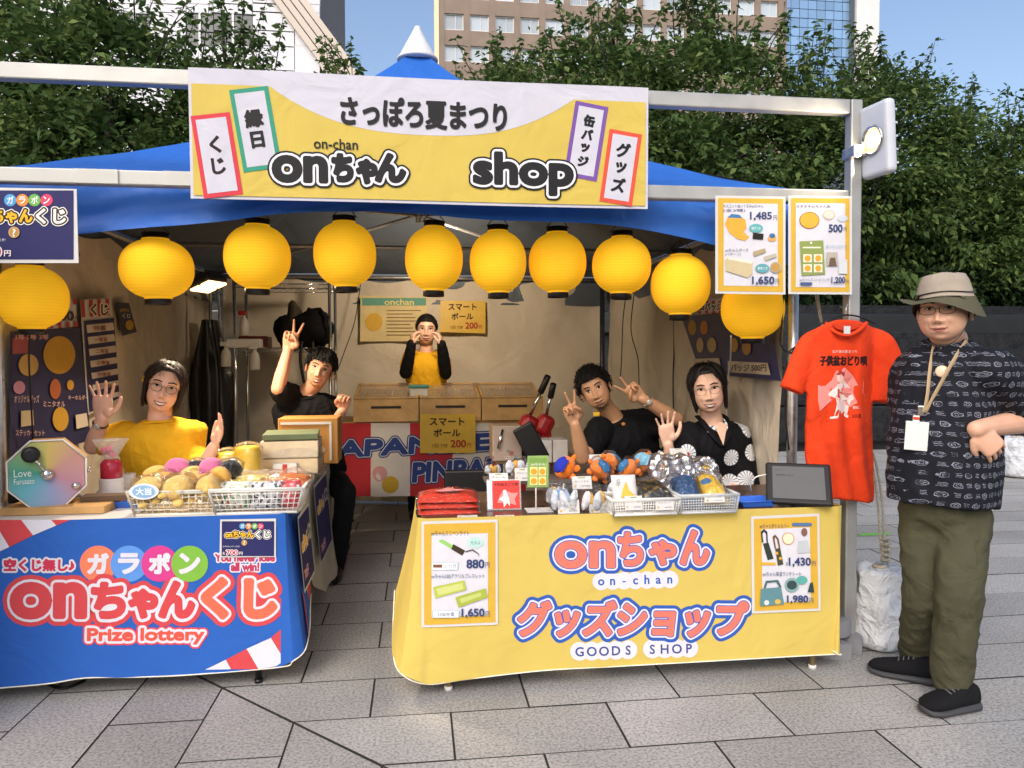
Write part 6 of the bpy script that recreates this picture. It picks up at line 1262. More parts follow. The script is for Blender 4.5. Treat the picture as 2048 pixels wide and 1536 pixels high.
# ---- hanging orange shirt
ORG = cloth('shirt_orange', '#e2421c', var=.08, scale=6, bump=.2, bscale=320, crease=.3, cscale=7); YS = .165
t = thing('orange_shirt', 'orange T-shirt with a dancing child print on a hanger at the right', 'T-shirt', W(1690, 1000, YS))
rows = [(640, 1664, 1728), (646, 1645, 1746), (656, 1622, 1764), (672, 1610, 1770), (700, 1606, 1766), (760, 1604, 1760), (830, 1601, 1757), (900, 1602, 1758), (950, 1606, 1761), (985, 1611, 1764), (992, 1614, 1760)]
mb = MB(); vs_ = []; sg = 40
for k, (py, xl, xr_) in enumerate(rows):
    f = k/(len(rows)-1); d = .05*min(1, .45+f*1.2)
    for q_ in range(sg):
        a = 2*math.pi*q_/sg; u = .5-.5*math.cos(a); px = lerp(xl, xr_, u); p_ = W(px, py+max(0, u-.3)*26*max(0, f-.55)/.45, YS); vs_.append((p_.x, YS-d*math.copysign(abs(math.sin(a))**.8, math.sin(a))+.10*(u-.5)+.010*f*math.sin(u*12+a), p_.z))
fs_ = [(i*sg+k, i*sg+(k+1) % sg, (i+1)*sg+(k+1) % sg, (i+1)*sg+k) for i in range(len(rows)-1) for k in range(sg)]+[tuple(range(sg)), tuple((len(rows)-1)*sg+k for k in range(sg-1, -1, -1))]
mb.add(vs_, fs_, True)
for pts, rr in (([W(1650, 664, YS-.03), W(1622, 690, YS-.03), W(1600, 735, YS-.04), W(1583, 782, YS-.05)], [.03, .058, .058, .056]), ([W(1730, 664, YS+.03), W(1764, 690, YS+.03), W(1778, 740, YS+.02), W(1774, 806, YS)], [.03, .062, .066, .062])):
    c = catmull(pts, 6); m_ = len(rr)-1; mb.tube(c, [lerp(rr[min(int(i/(len(c)-1)*m_), m_-1)], rr[min(int(i/(len(c)-1)*m_), m_-1)+1], i/(len(c)-1)*m_-min(int(i/(len(c)-1)*m_), m_-1)) for i in range(len(c))], 20, True, .55, (0, -1, 0))
me = smooth(mod_mesh(mb.mesh('r'), ('REMESH', dict(mode='VOXEL', voxel_size=.008, use_smooth_shade=True)), ('SMOOTH', dict(factor=.5, iterations=4))))
for v in me.vertices:
    q_ = v.co; f = max(0, min(1, (1.45-q_.z)/.6)); v.co.y += .010*f*math.sin(q_.x*60+2*math.sin(q_.z*7))+.012*noise.noise(Vector((q_.x*9, q_.z*4, 2)))+.006*noise.noise(Vector((q_.x*22+q_.z*14, q_.z*9, 5)))
fr = link('shirt', me, ORG, t)
MB().tube(catmull([W(1652, 645, YS-.03), W(1668, 662, YS-.065), W(1692, 670, YS-.07), W(1716, 662, YS-.06), W(1734, 645, YS-.02)], 6), .008, 8, True, .5, (0, -1, 0)).build('neck_rib', ORG, fr)
MB().add([W(1660, 647, YS-.052), W(1674, 658, YS-.0665), W(1692, 663, YS-.0675), W(1710, 658, YS-.0625), W(1727, 647, YS-.045)], [(4, 3, 2, 1, 0)]).build('neck_opening', cloth('shirt_inner', '#b8341a'), fr)
bv2 = BVHTree.FromPolygons([v.co+BASE[fr.name] for v in fr.data.vertices], [tuple(p.vertices) for p in fr.data.polygons])
def on_or(u, v, h):
    d = ray(u, -v).normalized(); q = bv2.ray_cast(CAMLOC, d, 9)
    return (q[0] if q[0] is not None else W(u, -v, YS-.05))-d*(h+.0012)
osh = Sheet(on_or)
osh.outlined('子供盆おどり唄', 1640, -731, 1734, -712, [(.9, ink('#2a0f0c'))], t, .0006, 1.1); osh.text('北海道の夏まつり', 1664, -706, 1714, -700, ink('#f0c8bc'), t, .0006, .01)
star = [(1690, 735), (1706, 752), (1716, 770), (1728, 762), (1726, 782), (1730, 792), (1714, 806), (1700, 814), (1690, 808), (1676, 812), (1660, 802), (1650, 808), (1640, 822), (1636, 800), (1636, 770), (1650, 772), (1664, 760), (1672, 742)]
def fan(pts, name, col, h):
    cx = sum(p[0] for p in pts)/len(pts); cy = sum(p[1] for p in pts)/len(pts); vs = [(cx, -cy)]+[(x, -y) for x, y in pts]+[((x+cx)/2, -(y+cy)/2) for x, y in pts]; n = len(pts); fs = []
    for i in range(n): j = (i+1) % n; fs += [(1+i, 1+j, 1+n+j, 1+n+i), (1+n+i, 1+n+j, 0)]
    osh.put(name, vs, [f[::-1] for f in fs], ink(col), t, h)
fan(star, 'star_print', '#ef8f88', .0006)
fan([(1676, 768), (1688, 764), (1699, 772), (1708, 798), (1702, 802), (1698, 812), (1694, 830), (1688, 822), (1676, 836), (1668, 834), (1674, 808), (1670, 790), (1654, 790), (1664, 780)], 'robe_print', '#f2dcd8', .0012); fan([(1675, 778), (1691, 777), (1692, 787), (1676, 788)], 'sash_print', '#d0584c', .0018); fan([(1673, 750), (1684, 746), (1696, 752), (1694, 764), (1684, 768), (1675, 763)], 'head_print', '#f2c8bc', .0018); fan([(1671, 750), (1680, 742), (1694, 744), (1702, 754), (1690, 756), (1680, 750)], 'headscarf_print', '#a83a34', .0024); fan([(1660, 834), (1676, 832), (1674, 837), (1660, 838)], 'sandal_print', '#f2dcd8', .0018); fan([(1688, 824), (1698, 832), (1694, 836), (1688, 832)], 'sandal_print', '#f2dcd8', .0018)
osh.text('音頭', 1705, -818, 1720, -812, ink('#f0c8bc'), t, .0006, .02); osh.text('2025 夏', 1704, -836, 1722, -828, ink('#6a1a10'), t, .0006, .02)
MB().rbox(W(1694, 660, YS-.075), (.03, .002, .034), .0005).build('neck_label', PAPER, t)
th = thing('coat_hanger', 'black wire hanger holding the orange shirt', 'hanger', W(1695, 640, YS)); hp_ = W(1692, 630, YS+.01)
mb = MB(); mb.tube(catmull([W(1640, 648, YS), W(1668, 636, YS), hp_, W(1720, 634, YS), W(1752, 648, YS)], 6), .004, 6); mb.build('shoulder_bar', BLK, th); MB().tube(catmull([hp_, hp_+V(0, 0, .03), hp_+V(.02, .02, .05), hp_+V(.035, .05, .03), hp_+V(.03, .1, .045)], 6), .0028, 6).build('hook', STEEL, th)
# ---- bags, weights, rope
def sack(label, p, r, h_, seed):
    t = thing('sandbag', label, 'sandbag', p, 'white weight bags'); mb = MB(); n = 36
    def fn(u, v):
        a = 2*math.pi*u; prof = [(0, 0), (.75, .0), (1, .06), (1.03, .4), (1.0, .8), (.93, .95), (.70, 1.0), (.30, .97), (.16, 1.02)]; f = v*(len(prof)-1); i = min(int(f), len(prof)-2); q = [lerp(prof[i][k], prof[i+1][k], f-i) for k in (0, 1)]
        w_ = 1+.20*noise.noise(Vector((math.cos(a)*1.4, math.sin(a)*1.4, q[1]*3+seed)))+.09*noise.noise(Vector((math.cos(a)*5, math.sin(a)*5, q[1]*9+seed)))
        return (p[0]+r*q[0]*w_*math.cos(a), p[1]+r*q[0]*w_*math.sin(a), p[2]+h_*q[1]+.012*noise.noise(Vector((math.cos(a)*4, math.sin(a)*4, seed)))*q[1])
    mb.grid(fn, n, 26); mb.build('bag', cloth('woven_white', '#d4d7dc', bump=.4, bscale=70, var=.08, crease=.9, cscale=10), t); MB().tube(ring_pts(p, r*.24, h_*1.0), .006, 6).build('tie', S('rope_beige', '#bcae90'), t); return t
def ring_pts(p, r, dz): return [Vector(p)+V(r*math.cos(2*math.pi*i/14), r*math.sin(2*math.pi*i/14), dz) for i in range(15)]
q = G(1766, 1300); q = V(q.x+.02, q.y+.06, 0); sack('tall white woven weight bag beside the standing man, tied with a rope', q, .122, .37, 2); p = G(2046, 958); sack('distant white woven weight bag at the right edge of the picture', V(p.x+.1, p.y+.2, 0), .24, .44, 7)
ROPE = P('rope', srgb('#c5bba4'), rough=.9, var=.3, scale=120, bump=.8, bscale=200); top = W(1745, 900, .42)
for k in range(2): o = MB().tube(catmull([V(TX1-.02+.03*k, .36, 2.0), V(1.93, .38, 1.4), W(1742+8*k, 920, .4), q+V(.02*k, -.01, .40)], 10), .006, 8).build('rope', ROPE, None, tuple(q)); tag(o, ['left strand of the guy rope running down to the tall white bag', 'right strand of the guy rope running down to the tall white bag'][k], 'rope', 'guy rope strands')
o = MB().tube([q+V(.02+.016*math.cos(i*.9), -.01+.016*math.sin(i*.9), .385+.0035*i) for i in range(34)], .006, 6).build('rope_knot', ROPE, None, tuple(q)); tag(o, 'coiled rope knot above the tall white bag', 'rope')
p = G(1690, 1318); CAST = S('grey_cast_weight', '#83858c', rough=.6, var=.15, scale=12)
for k, (dx, dy, dz, r) in enumerate(((0, .10, 0, .125), (-.02, .12, .085, .105))):
    t = thing('pole_weight', ['grey round cast weight lying at the foot of the right post', 'upper grey round cast weight stacked on the lower one at the right post'][k], 'weight', (p.x+dx, p.y+dy, dz), 'grey cast weights at the post'); mb = MB(); n = 30; poly = []
    for i in range(n+1): a = R(-90+18)+(2*math.pi-R(36))*i/n; poly.append((r*math.cos(a), r*math.sin(a)))
    for i in range(n, -1, -1): a = R(-90+34)+(2*math.pi-R(68))*i/n; poly.append((.035*math.cos(a), .035*math.sin(a)))
    mb.prism(poly, dz+.002, dz+.075, Matrix.Translation((p.x+dx, p.y+dy, 0)) @ Matrix.Rotation(R(25+50*k), 4, 'Z')); mb.build('casting', CAST, t); mb = MB()
    for i in range(3): a = R(40+100*i); mb.rbox((p.x+dx+r*.7*math.cos(a), p.y+dy+r*.7*math.sin(a), dz+.078), (.03, .06, .008), .003, 2, Matrix.Rotation(a, 3, 'Z'))
    mb.build('grip_ribs', CAST, t)
p = G(1748, 1069); mb = MB(); mb.rbox((p.x, p.y, .004), (.26, .05, .004), .001, 2, Matrix.Rotation(.1, 3, 'Z')); o = mb.build('green_tape', S('green_tape', '#6fb04a', rough=.6), None, tuple(p)); tag(o, 'strip of green tape on the paving behind the guy rope', 'tape')
# ================================================================== people
def skin(name, hexc): return P(name, srgb(hexc), rough=.5, var=.07, scale=18, bump=.06, bscale=240, spec=.4, subsurf=.12)
def rotM(yaw=0, pitch=0, roll=0):
    """yaw: + turns the face to picture right; pitch: + looks down; roll: + crown leans to picture right"""
    return Matrix.Rotation(R(yaw), 3, 'Z') @ Matrix.Rotation(R(roll), 3, 'Y') @ Matrix.Rotation(R(pitch), 3, 'X')
def ray_ell(d, c, r):
    A = sum((d[i]/r[i])**2 for i in range(3)); B = -2*sum(d[i]*c[i]/r[i]**2 for i in range(3)); C_ = sum((c[i]/r[i])**2 for i in range(3))-1
    return (-B+math.sqrt(max(0, B*B-4*A*C_)))/(2*A)
def gs(x, s): return math.exp(-(x/s)**2)
class Head:
    def __init__(self, jaw=1., cheek=1., nose=1., wide=1., lips=1.): self.k = (jaw, cheek, nose, wide, lips)
    def base(self, az, el):
        d = Vector((math.sin(az)*math.cos(el), -math.cos(az)*math.cos(el), math.sin(el)))
        j, _, _, w_, _ = self.k
        r1 = ray_ell(d, (0, .018, .032), (.076*w_, .094, .084)); r2 = ray_ell(d, (0, -.020, -.032), (.0655*w_*j, .066, .075))
        return d*((r1**12+r2**12)**(1/12))
    def point(self, az, el):
        p = self.base(az, el); j, ck, ns, w_, lp = self.k; x, z = p.x, p.z; ax = abs(x)
        if p.y < -.01:
            f = min(1, (-p.y-.01)/.03)
            zz = (.014-z)/.048; ramp = 0 if zz < 0 else (zz*.92+.08 if zz < 1 else max(0, 1-(zz-1)*3.6))
            if z > .014: ramp = .08*gs(z-.014, .01)
            d = .024*ns*gs(x, .0105)*ramp+.0095*gs(ax-.0135, .0068)*gs(z+.037, .0075)
            d += -.0105*gs(ax-.031, .016)*gs(z-.007, .0105)+.0045*gs(ax-.03, .02)*gs(z-.030, .009)
            d += .0065*ck*gs(ax-.037, .018)*gs(z+.028, .016)-.003*gs(ax-.036, .006)*gs(z+.052, .014)
            d += lp*(.0058*gs(x, .020)*gs(z+.0595, .0048)+.0068*gs(x, .018)*gs(z+.0725, .0058)-.005*gs(x, .024)*gs(z+.066, .0022))
            d += .0065*gs(x, .018)*gs(z+.1, .012)-.004*gs(x, .02)*gs(z+.084, .006)+.002*gs(x, .004)*-gs(z+.05, .006)
            p = p+Vector((0, -d*f, 0))
        return p
    def mesh(self, M, c, s):
        nu, nv = 120, 84; vs = []; fs = []
        for j in range(nv+1):
            el = -math.pi/2+math.pi*j/nv
            for i in range(nu):
                t = -1+2*i/nu; az = math.pi*math.copysign(.42*abs(t)+.58*abs(t)**2.4, t); vs.append(self.point(az, el))
        for j in range(nv):
            for i in range(nu): fs.append((j*nu+i, j*nu+(i+1) % nu, (j+1)*nu+(i+1) % nu, (j+1)*nu+i))
        self.bvh = BVHTree.FromPolygons(vs, fs)
        mb = MB(); mb.add(vs, fs, True)
        for sx in (-1, 1):
            E = Matrix.Rotation(sx*.35, 3, 'Z'); w_ = self.k[3]
            mb.ell((sx*.077*w_, .016, -.006), (.0075, .018, .031), 14, 10, E); mb.ell((sx*.079*w_, .014, -.03), (.006, .009, .011), 10, 8)
        mb.v = [tuple(c+M @ (Vector(p)*s)) for p in mb.v]; self.M, self.c, self.s = M, c, s; return mb
    def put(self, p): return self.c+self.M @ (Vector(p)*self.s)
    def y(self, x, z):
        h = self.bvh.ray_cast(Vector((x, -.3, z)), Vector((0, 1, 0)), .4); return h[0].y if h[0] is not None else -.06
    def strip(self, up, lo, off):
        n = len(up); mb = MB(); vs = [self.put((x, self.y(x, z)-off, z)) for x, z in lo]+[self.put((x, self.y(x, (z0+z)/2)-off-.0006, (z0+z)/2)) for (x, z), (_, z0) in zip(up, lo)]+[self.put((x, self.y(x, z)-off, z)) for x, z in up]
        fs = [(r*n+i, r*n+i+1, (r+1)*n+i+1, (r+1)*n+i) for r in (0, 1) for i in range(n-1)]
        mb.add(vs, fs, True); return mb
def face(body, H, hair_col, eye='open', mouth='smile', brow=1., lip='#a8544e', spread=.031):
    ts = [-1+2*i/14 for i in range(15)]; DK = S('lash_dark', '#17100d', rough=.5); WHE = S('eye_white', '#d9d2cc', rough=.25); IR = S('iris_dark', '#1d120c', rough=.15); BR = S('brow_'+hair_col.strip('#'), hair_col, rough=.8); LI = S('lip_'+lip.strip('#'), lip, rough=.4, var=.08); TE = S('teeth', '#e8e2d8', rough=.25)
    hu, hl = {'open': (.0066, -.0042), 'smile': (.0064, -.0006), 'squint': (.0056, .0004)}[eye]
    for sx in (-1, 1):
        cx, cz, hw = sx*spread, .006, .0168
        U = [(cx+t*hw, cz+hu*(1-abs(t)**2.2)+.0012*t*sx) for t in ts]; L = [(cx+t*hw, cz+hl*(1-t*t)+.0012*t*sx) for t in ts]
        H.strip(U, L, .0012).build('eye', WHE, body)
        r = .0072; tt = [-r+2*r*i/8 for i in range(9)]
        def cl(x, v): t = (x-cx)/hw; hi = cz+hu*(1-abs(t)**2.2); lo = cz+hl*(1-t*t); return min(hi, max(lo, v))
        H.strip([(cx+a, cl(cx+a, cz+.0015+math.sqrt(max(0, r*r-a*a)))) for a in tt], [(cx+a, cl(cx+a, cz+.0015-math.sqrt(max(0, r*r-a*a)))) for a in tt], .0019).build('iris', IR, body)
        H.strip([(x+sx*.0012*max(0, (x-cx)*sx/hw), z+.0034) for x, z in U], U, .0022).build('upper_lash', DK, body)
        H.strip(L, [(x, z-.0008) for x, z in L], .0014).build('lower_lid', S('lid_shade', '#6f4a3c', rough=.6), body)
        H.strip([(cx+t*.019, cz+.0235+.004*(1-t*t)+.0015*brow*(1-abs(t))) for t in ts], [(cx+t*.0185, cz+.0185+.004*(1-t*t)) for t in ts], .0012).build('eyebrow', BR, body)
    zm = -.066
    if mouth == 'closed':
        w_ = .028; H.strip([(t*w_, zm+.0012+.0075*t*t) for t in ts], [(t*w_, zm-.0008+.0075*t*t) for t in ts], .0008).build('mouth_line', S('mouth_dark', '#5a2a24'), body)
        H.strip([(t*w_*.85, zm+.0058*(1-t*t)+.0012+.0035*t*t-.0012*gs(t, .15)) for t in ts], [(t*w_*.85, zm+.0012+.0035*t*t) for t in ts], .0006).build('upper_lip', LI, body)
        H.strip([(t*w_*.8, zm-.0006+.003*t*t) for t in ts], [(t*w_*.8, zm-.0085*(1-t*t)-.0006+.003*t*t) for t in ts], .0006).build('lower_lip', LI, body)
    else:
        w_ = .029 if mouth == 'smile' else .0255; op = .0090 if mouth == 'smile' else .0072
        c = lambda t: zm+.0075*t*t; top = [(t*w_, c(t)+.0012*(1-t*t)) for t in ts]; bot = [(t*w_, c(t)-op*(1-t*t)) for t in ts]
        H.strip(top, bot, .0012).build('mouth_inner', S('mouth_dark', '#5a2a24'), body)
        H.strip([(x*.92, z-.0004) for x, z in top], [(t*w_*.92, c(t)-op*.9*(1-t*t)) for t in ts], .0019).build('teeth', TE, body)
        H.strip([(t*w_*1.04, c(t)+.0055*(1-t*t)+.0006-.001*gs(t, .15)) for t in ts], [(t*w_*1.04, c(t)+.0012*(1-t*t)-.0004) for t in ts], .0022).build('upper_lip', LI, body)
        H.strip([(t*w_*1.0, c(t)-op*(1-t*t)+.0004) for t in ts], [(t*w_*.98, c(t)-(op+.0065)*(1-t*t)) for t in ts], .0022).build('lower_lip', LI, body)
    for sx in (-1, 1): mb = MB(); mb.ell(H.put((sx*.0068, H.y(sx*.0068, -.0435)+.001, -.0435)), (.0035*H.s, .002, .0022*H.s), 10, 6, H.M); mb.build('nostril', S('nostril', '#4a2a22'), body)
def glasses(t, H, col, rw=.021, rh=.0165, thick=.0009, spread=.031, rimless=False):
    GM = P('glasses_'+col.strip('#'), srgb(col), rough=.3, metal=.6, var=.05); g = None; yf = H.y(0, .006)-.012
    pts = []; mb = MB()
    for sx in (-1, 1):
        c = (sx*spread, .003); q = [H.put((c[0]+rw*math.copysign(abs(math.cos(a))**.8, math.cos(a)), yf+.004*abs(math.cos(a)) , c[1]+rh*math.copysign(abs(math.sin(a))**.8, math.sin(a)))) for a in [2*math.pi*i/28 for i in range(29)]]
        mb.tube(q, thick*H.s, 6)
        mb.tube([H.put((sx*(spread+rw), yf+.004, .009)), H.put((sx*.074*H.k[3], -.04, .010)), H.put((sx*.079*H.k[3], .012, .006)), H.put((sx*.078*H.k[3], .028, -.008))], thick*H.s, 6)
    mb.tube(catmull([H.put((-spread+rw, yf+.003, .006)), H.put((0, yf-.001, .010)), H.put((spread-rw, yf+.003, .006))], 5), thick*H.s, 6)
    return mb.build('glasses', GM, t)
def hair(t, H, col, style, seed=1, name='hair', emax=1.45):
    HM = P('hair_'+col.strip('#'), srgb(col), rough=.55, var=.4, scale=70, spec=.35); rg = random.Random(seed)
    def hl(az):            # lowest elevation of hair at this azimuth
        a = abs(az)
        if style == 'short': v = .60 if a < .75 else (lerp(.60, .18, (a-.75)/.45) if a < 1.2 else (lerp(.18, -.02, (a-1.2)/.3) if a < 1.5 else lerp(-.02, -.65, min(1, (a-1.5)/.8))))
        elif style == 'curly': v = .66 if a < .7 else (lerp(.66, .2, (a-.7)/.5) if a < 1.2 else lerp(.2, -.55, min(1, (a-1.2)/1.)))
        elif style == 'back': v = .70 if a < .6 else (lerp(.70, .15, (a-.6)/.7) if a < 1.3 else lerp(.15, -.5, min(1, (a-1.3)/.9)))
        else: v = .88 if a < .45 else (lerp(.88, .25, (a-.45)/.6) if a < 1.05 else lerp(.22, -.75, min(1, (a-1.05)/.5)))
        return v
    th = {'short': .013 if emax > 1 else .003, 'curly': .014, 'back': .007, 'bob': .012}[style]
    mb = MB(); nu, nv = 72, 22
    def fn(u, v):
        az = -math.pi+2*math.pi*u; lo = hl(az); el = lerp(lo, math.pi/2, v); e = min(1, v/.12)
        p = H.base(az, el); k = 1+(th*(.35+.65*e)+.004*noise.noise(Vector((az*6, el*5, seed)))+.0015*math.sin(az*40+3*noise.noise(Vector((az*3, el*2, 0)))))/p.length
        return H.put(p*k)
    mb.grid(fn, nu, nv); root = mb.build(name, HM, t)
    st = MB()
    def strand(pts, r0, r1): st.tube([H.put(p) for p in pts], [lerp(r0, r1, (i/(len(pts)-1))**1.5)*H.s for i in range(len(pts))], 5, True, .5)
    if style == 'bob':
        for i in range(300):
            az = rg.uniform(1.12, math.pi)*rg.choice((-1, 1)); L = rg.uniform(-.104, -.080) if abs(az) < 2.3 else rg.uniform(-.098, -.075); lift = rg.uniform(.007, .018); pts = []
            side = math.copysign(1, az)
            for k in range(7):
                f = k/6; el = lerp(1.35, .0, f); a = lerp(side*max(.25, abs(az)*.7), az, f**.7); p = H.base(a, el); pts.append(p*(1+lift/p.length))
            b = pts[-1]
            for k in range(1, 6): f = k/5; inn = (1-.10*f*f); pts.append(Vector((b.x*inn*(1-.04*f)+rg.gauss(0, .0008), b.y*inn, lerp(b.z, L, f))))
            strand(pts, .0042, .0012)
        for i in range(70):    # loose hairs
            az = rg.uniform(-math.pi, math.pi); pts = []
            for k in range(6): f = k/5; p = H.base(az+rg.uniform(-.05, .05)+.3*f, lerp(1.3, -.1 if abs(az) > 1.1 else .5, f)); pts.append(p*(1+rg.uniform(.014, .026)/p.length))
            strand(pts, .0011, .0004)
        for i in range(60):    # fringe swept to the sides
            side = rg.choice((-1, 1, 1)); a0 = rg.uniform(-.15, .1); pts = []
            for k in range(8): f = k/7; a = a0+side*f*rg.uniform(.95, 1.2); el = lerp(1.25, .42, f**2.2); p = H.base(a, el); pts.append(p*(1+(.014-.005*f)/p.length))
            strand(pts, .0035, .001)
    elif style == 'short':
        for i in range(380):
            az = rg.uniform(-math.pi, math.pi); e0 = rg.uniform(min(emax, max(hl(az)+.1, .1)), emax); de = rg.uniform(.25, .5); da = rg.uniform(-.15, .25)+.15; pts = []
            fr = abs(az) < .9
            for k in range(5): f = k/4; p = H.base(az+da*f, max(hl(az+da*f)-(.16 if fr else .05), e0-de*f)); pts.append(p*(1+(.011+.010*math.sin(2.4*f)+rg.uniform(0, .004))/p.length))
            strand(pts, .0042, .0010)
    elif style == 'curly':
        for i in range(520):
            az = rg.uniform(-math.pi, math.pi); e0 = rg.uniform(hl(az)+.02, 1.5); p0 = H.base(az, e0); n_ = p0.normalized(); a1 = n_.orthogonal().normalized(); a2 = n_.cross(a1); ph = rg.uniform(0, 6.28); L = rg.uniform(.018, .036); pts = []
            for k in range(9): f = k/8; pts.append(p0+n_*(.008+L*f*.8)+(a1*math.cos(ph+7*f)+a2*math.sin(ph+7*f))*.008*(.4+f)+Vector((0, 0, -.006*f)))
            strand(pts, .0030, .0014)
    else:
        for i in range(200):
            az = rg.uniform(-1.5, 1.5); pts = []; e0 = hl(az)+.02
            for k in range(7): f = k/6; a = az*(1+.6*f); el = min(1.5, lerp(e0, 1.3, math.sin(f*1.57))) if abs(az) < .7 else lerp(e0, .5, f); p = H.base(a+math.copysign(.5*f, az), el); pts.append(p*(1+.010/p.length))
            strand(pts, .003, .0015)
    st.build('hair_strands', HM, root)['kind'] = 'stuff'
    return root
def rchain(mb, pts, rad, n=5, seg=14, flat=1., up=None):
    P_ = catmull(pts, n); N_ = len(P_); m = len(rad)-1; rr = []
    for i in range(N_):
        f = i/(N_-1)*m; k = min(int(f), m-1); rr.append(lerp(rad[k], rad[k+1], f-k))
    mb.tube(P_, rr, seg, True, flat, up)
    if flat == 1.:
        mb.ell(P_[0], (rr[0],)*3, seg, 8); mb.ell(P_[-1], (rr[-1],)*3, seg, 8)
def hand(mb, wrist, fd, pn, thumb, pose, s=1.):
    """fd: finger direction, pn: direction the palm faces, thumb: +1/-1 side of fd x pn"""
    fd = Vector(fd).normalized(); pn = Vector(pn); pn = (pn-fd*pn.dot(fd)).normalized(); sd = fd.cross(pn)*thumb; w0 = Vector(wrist)
    mb.tube([w0-fd*.012*s, w0+fd*.02*s, w0+fd*.055*s, w0+fd*.09*s, w0+fd*.10*s], [.026*s, .033*s, .041*s, .041*s, .034*s], 16, True, .40, pn)
    mb.ell(w0+fd*.035*s+sd*.024*s+pn*.006*s, (.017*s, .017*s, .024*s), 12, 8)
    offs = [.030, .010, -.0105, -.030]; lens = [.073, .081, .075, .060]; rad = [.0086, .0088, .0083, .0073]
    spr = {'open': [15, 4, -8, -20], 'peace': [14, -10, -6, -10], 'relax': [4, 1, -2, -6], 'fist': [2, 0, -2, -4], 'three': [16, 0, -14, -8]}[pose]
    for i in range(4):
        cur = {'open': 7, 'relax': 28, 'fist': 78}.get(pose)
        if pose == 'peace': cur = 4 if i < 2 else 82
        if pose == 'three': cur = 4 if i < 3 else 82
        d = fd*math.cos(R(spr[i]))+sd*math.sin(R(spr[i])); p = w0+fd*.088*s+sd*offs[i]*s; pts = [p-d*.02*s, p]; ang = 0; L = lens[i]*s
        for k, fr in enumerate((.46, .30, .24)):
            ang += R(cur)*(1 if k == 0 else (1.1 if k == 1 else .7)); p = p+(d*math.cos(ang)+pn*math.sin(ang))*L*fr; pts.append(p)
        mb.tube(catmull(pts, 3), [rad[i]*s*(1-.022*q) for q in range(len(catmull(pts, 3)))], 10); mb.ell(pts[-1], (rad[i]*s*.74,)*3, 10, 6)
    b = w0+fd*.022*s+sd*.028*s+pn*.004*s
    if pose in ('open', 'three'): q = [b, b+(sd*.75+fd*.62)*.036*s, b+(sd*.62+fd*.8)*.068*s, b+(sd*.5+fd*.86)*.09*s]
    elif pose == 'relax': q = [b, b+(sd*.55+fd*.8+pn*.2)*.036*s, b+(sd*.35+fd*.9+pn*.35)*.066*s, b+(sd*.2+fd*.95+pn*.45)*.085*s]
    else: q = [b, b+(sd*.45+fd*.7+pn*.5)*.034*s, b+(sd*.0+fd*.85+pn*.62)*.058*s, b+(-sd*.28+fd*.95+pn*.55)*.072*s]
    mb.tube(catmull(q, 3), [.0125*s*(1-.035*k) for k in range(len(catmull(q, 3)))], 10); mb.ell(q[-1], (.0085*s,)*3, 10, 6)
def torso(mb, nb, pv, ax, sw=.185, dp=1., belly=0., infl=0., secs=None, seg=28):
    nb, pv = Vector(nb), Vector(pv); ax = Vector(ax).normalized(); sp = (nb-pv); L = sp.length; up = sp.normalized(); ax = (ax-up*ax.dot(up)).normalized(); ay = up.cross(ax)
    secs = secs or [(-.01, .30, .055), (.03, .46, .068), (.06, .74, .082), (.10, .93, .095), (.17, 1.0, .112), (.30, .95, .122), (.48, .87, .115), (.66, .82, .108), (.84, .88, .115), (1.0, .93, .12), (1.04, .8, .10)]
    rings = []; vs = []; fs = []
    for f, w_, d in secs:
        b = belly*gs(f-.72, .25); c = nb-up*L*f-ay*(b*.5)
        for k in range(seg):
            a = 2*math.pi*k/seg; ca, sa = math.cos(a), math.sin(a)
            vs.append(c+ax*math.copysign(abs(ca)**.85, ca)*(w_*sw+infl+b*.55)+ay*math.copysign(abs(sa)**.85, sa)*(d*dp+infl+b*.5))
    n = len(secs)
    for i in range(n-1):
        for k in range(seg): fs.append((i*seg+k, i*seg+(k+1) % seg, (i+1)*seg+(k+1) % seg, (i+1)*seg+k))
    fs.append(tuple(range(seg-1, -1, -1))); fs.append(tuple((n-1)*seg+k for k in range(seg)))
    # make outward
    mb.add(vs, [f[::-1] for f in fs], True); return ax, ay, up
def remesh(mb, vox, it=6, fac=.5):
    me = mb.mesh('r'); return smooth(mod_mesh(me, ('REMESH', dict(mode='VOXEL', voxel_size=vox, use_smooth_shade=True)), ('SMOOTH', dict(factor=fac, iterations=it))))
def wrinkle(me, amp, sc, seed=0, amp2=None, stretch=(1, 1, .45)):
    me.update(); nm = [v.normal.copy() for v in me.vertices]
    for v, n in zip(me.vertices, nm):
        q = Vector((v.co.x*stretch[0], v.co.y*stretch[1], v.co.z*stretch[2]))*sc
        a = noise.noise(q+Vector((seed, 0, 0))); b = 1-abs(noise.noise(q*1.7+Vector((0, seed, 3)))*2)
        v.co += n*amp*(a*.9+max(0, b-.45)*1.1+.35*noise.noise(Vector(v.co)*sc*4))
    me.update(); return me
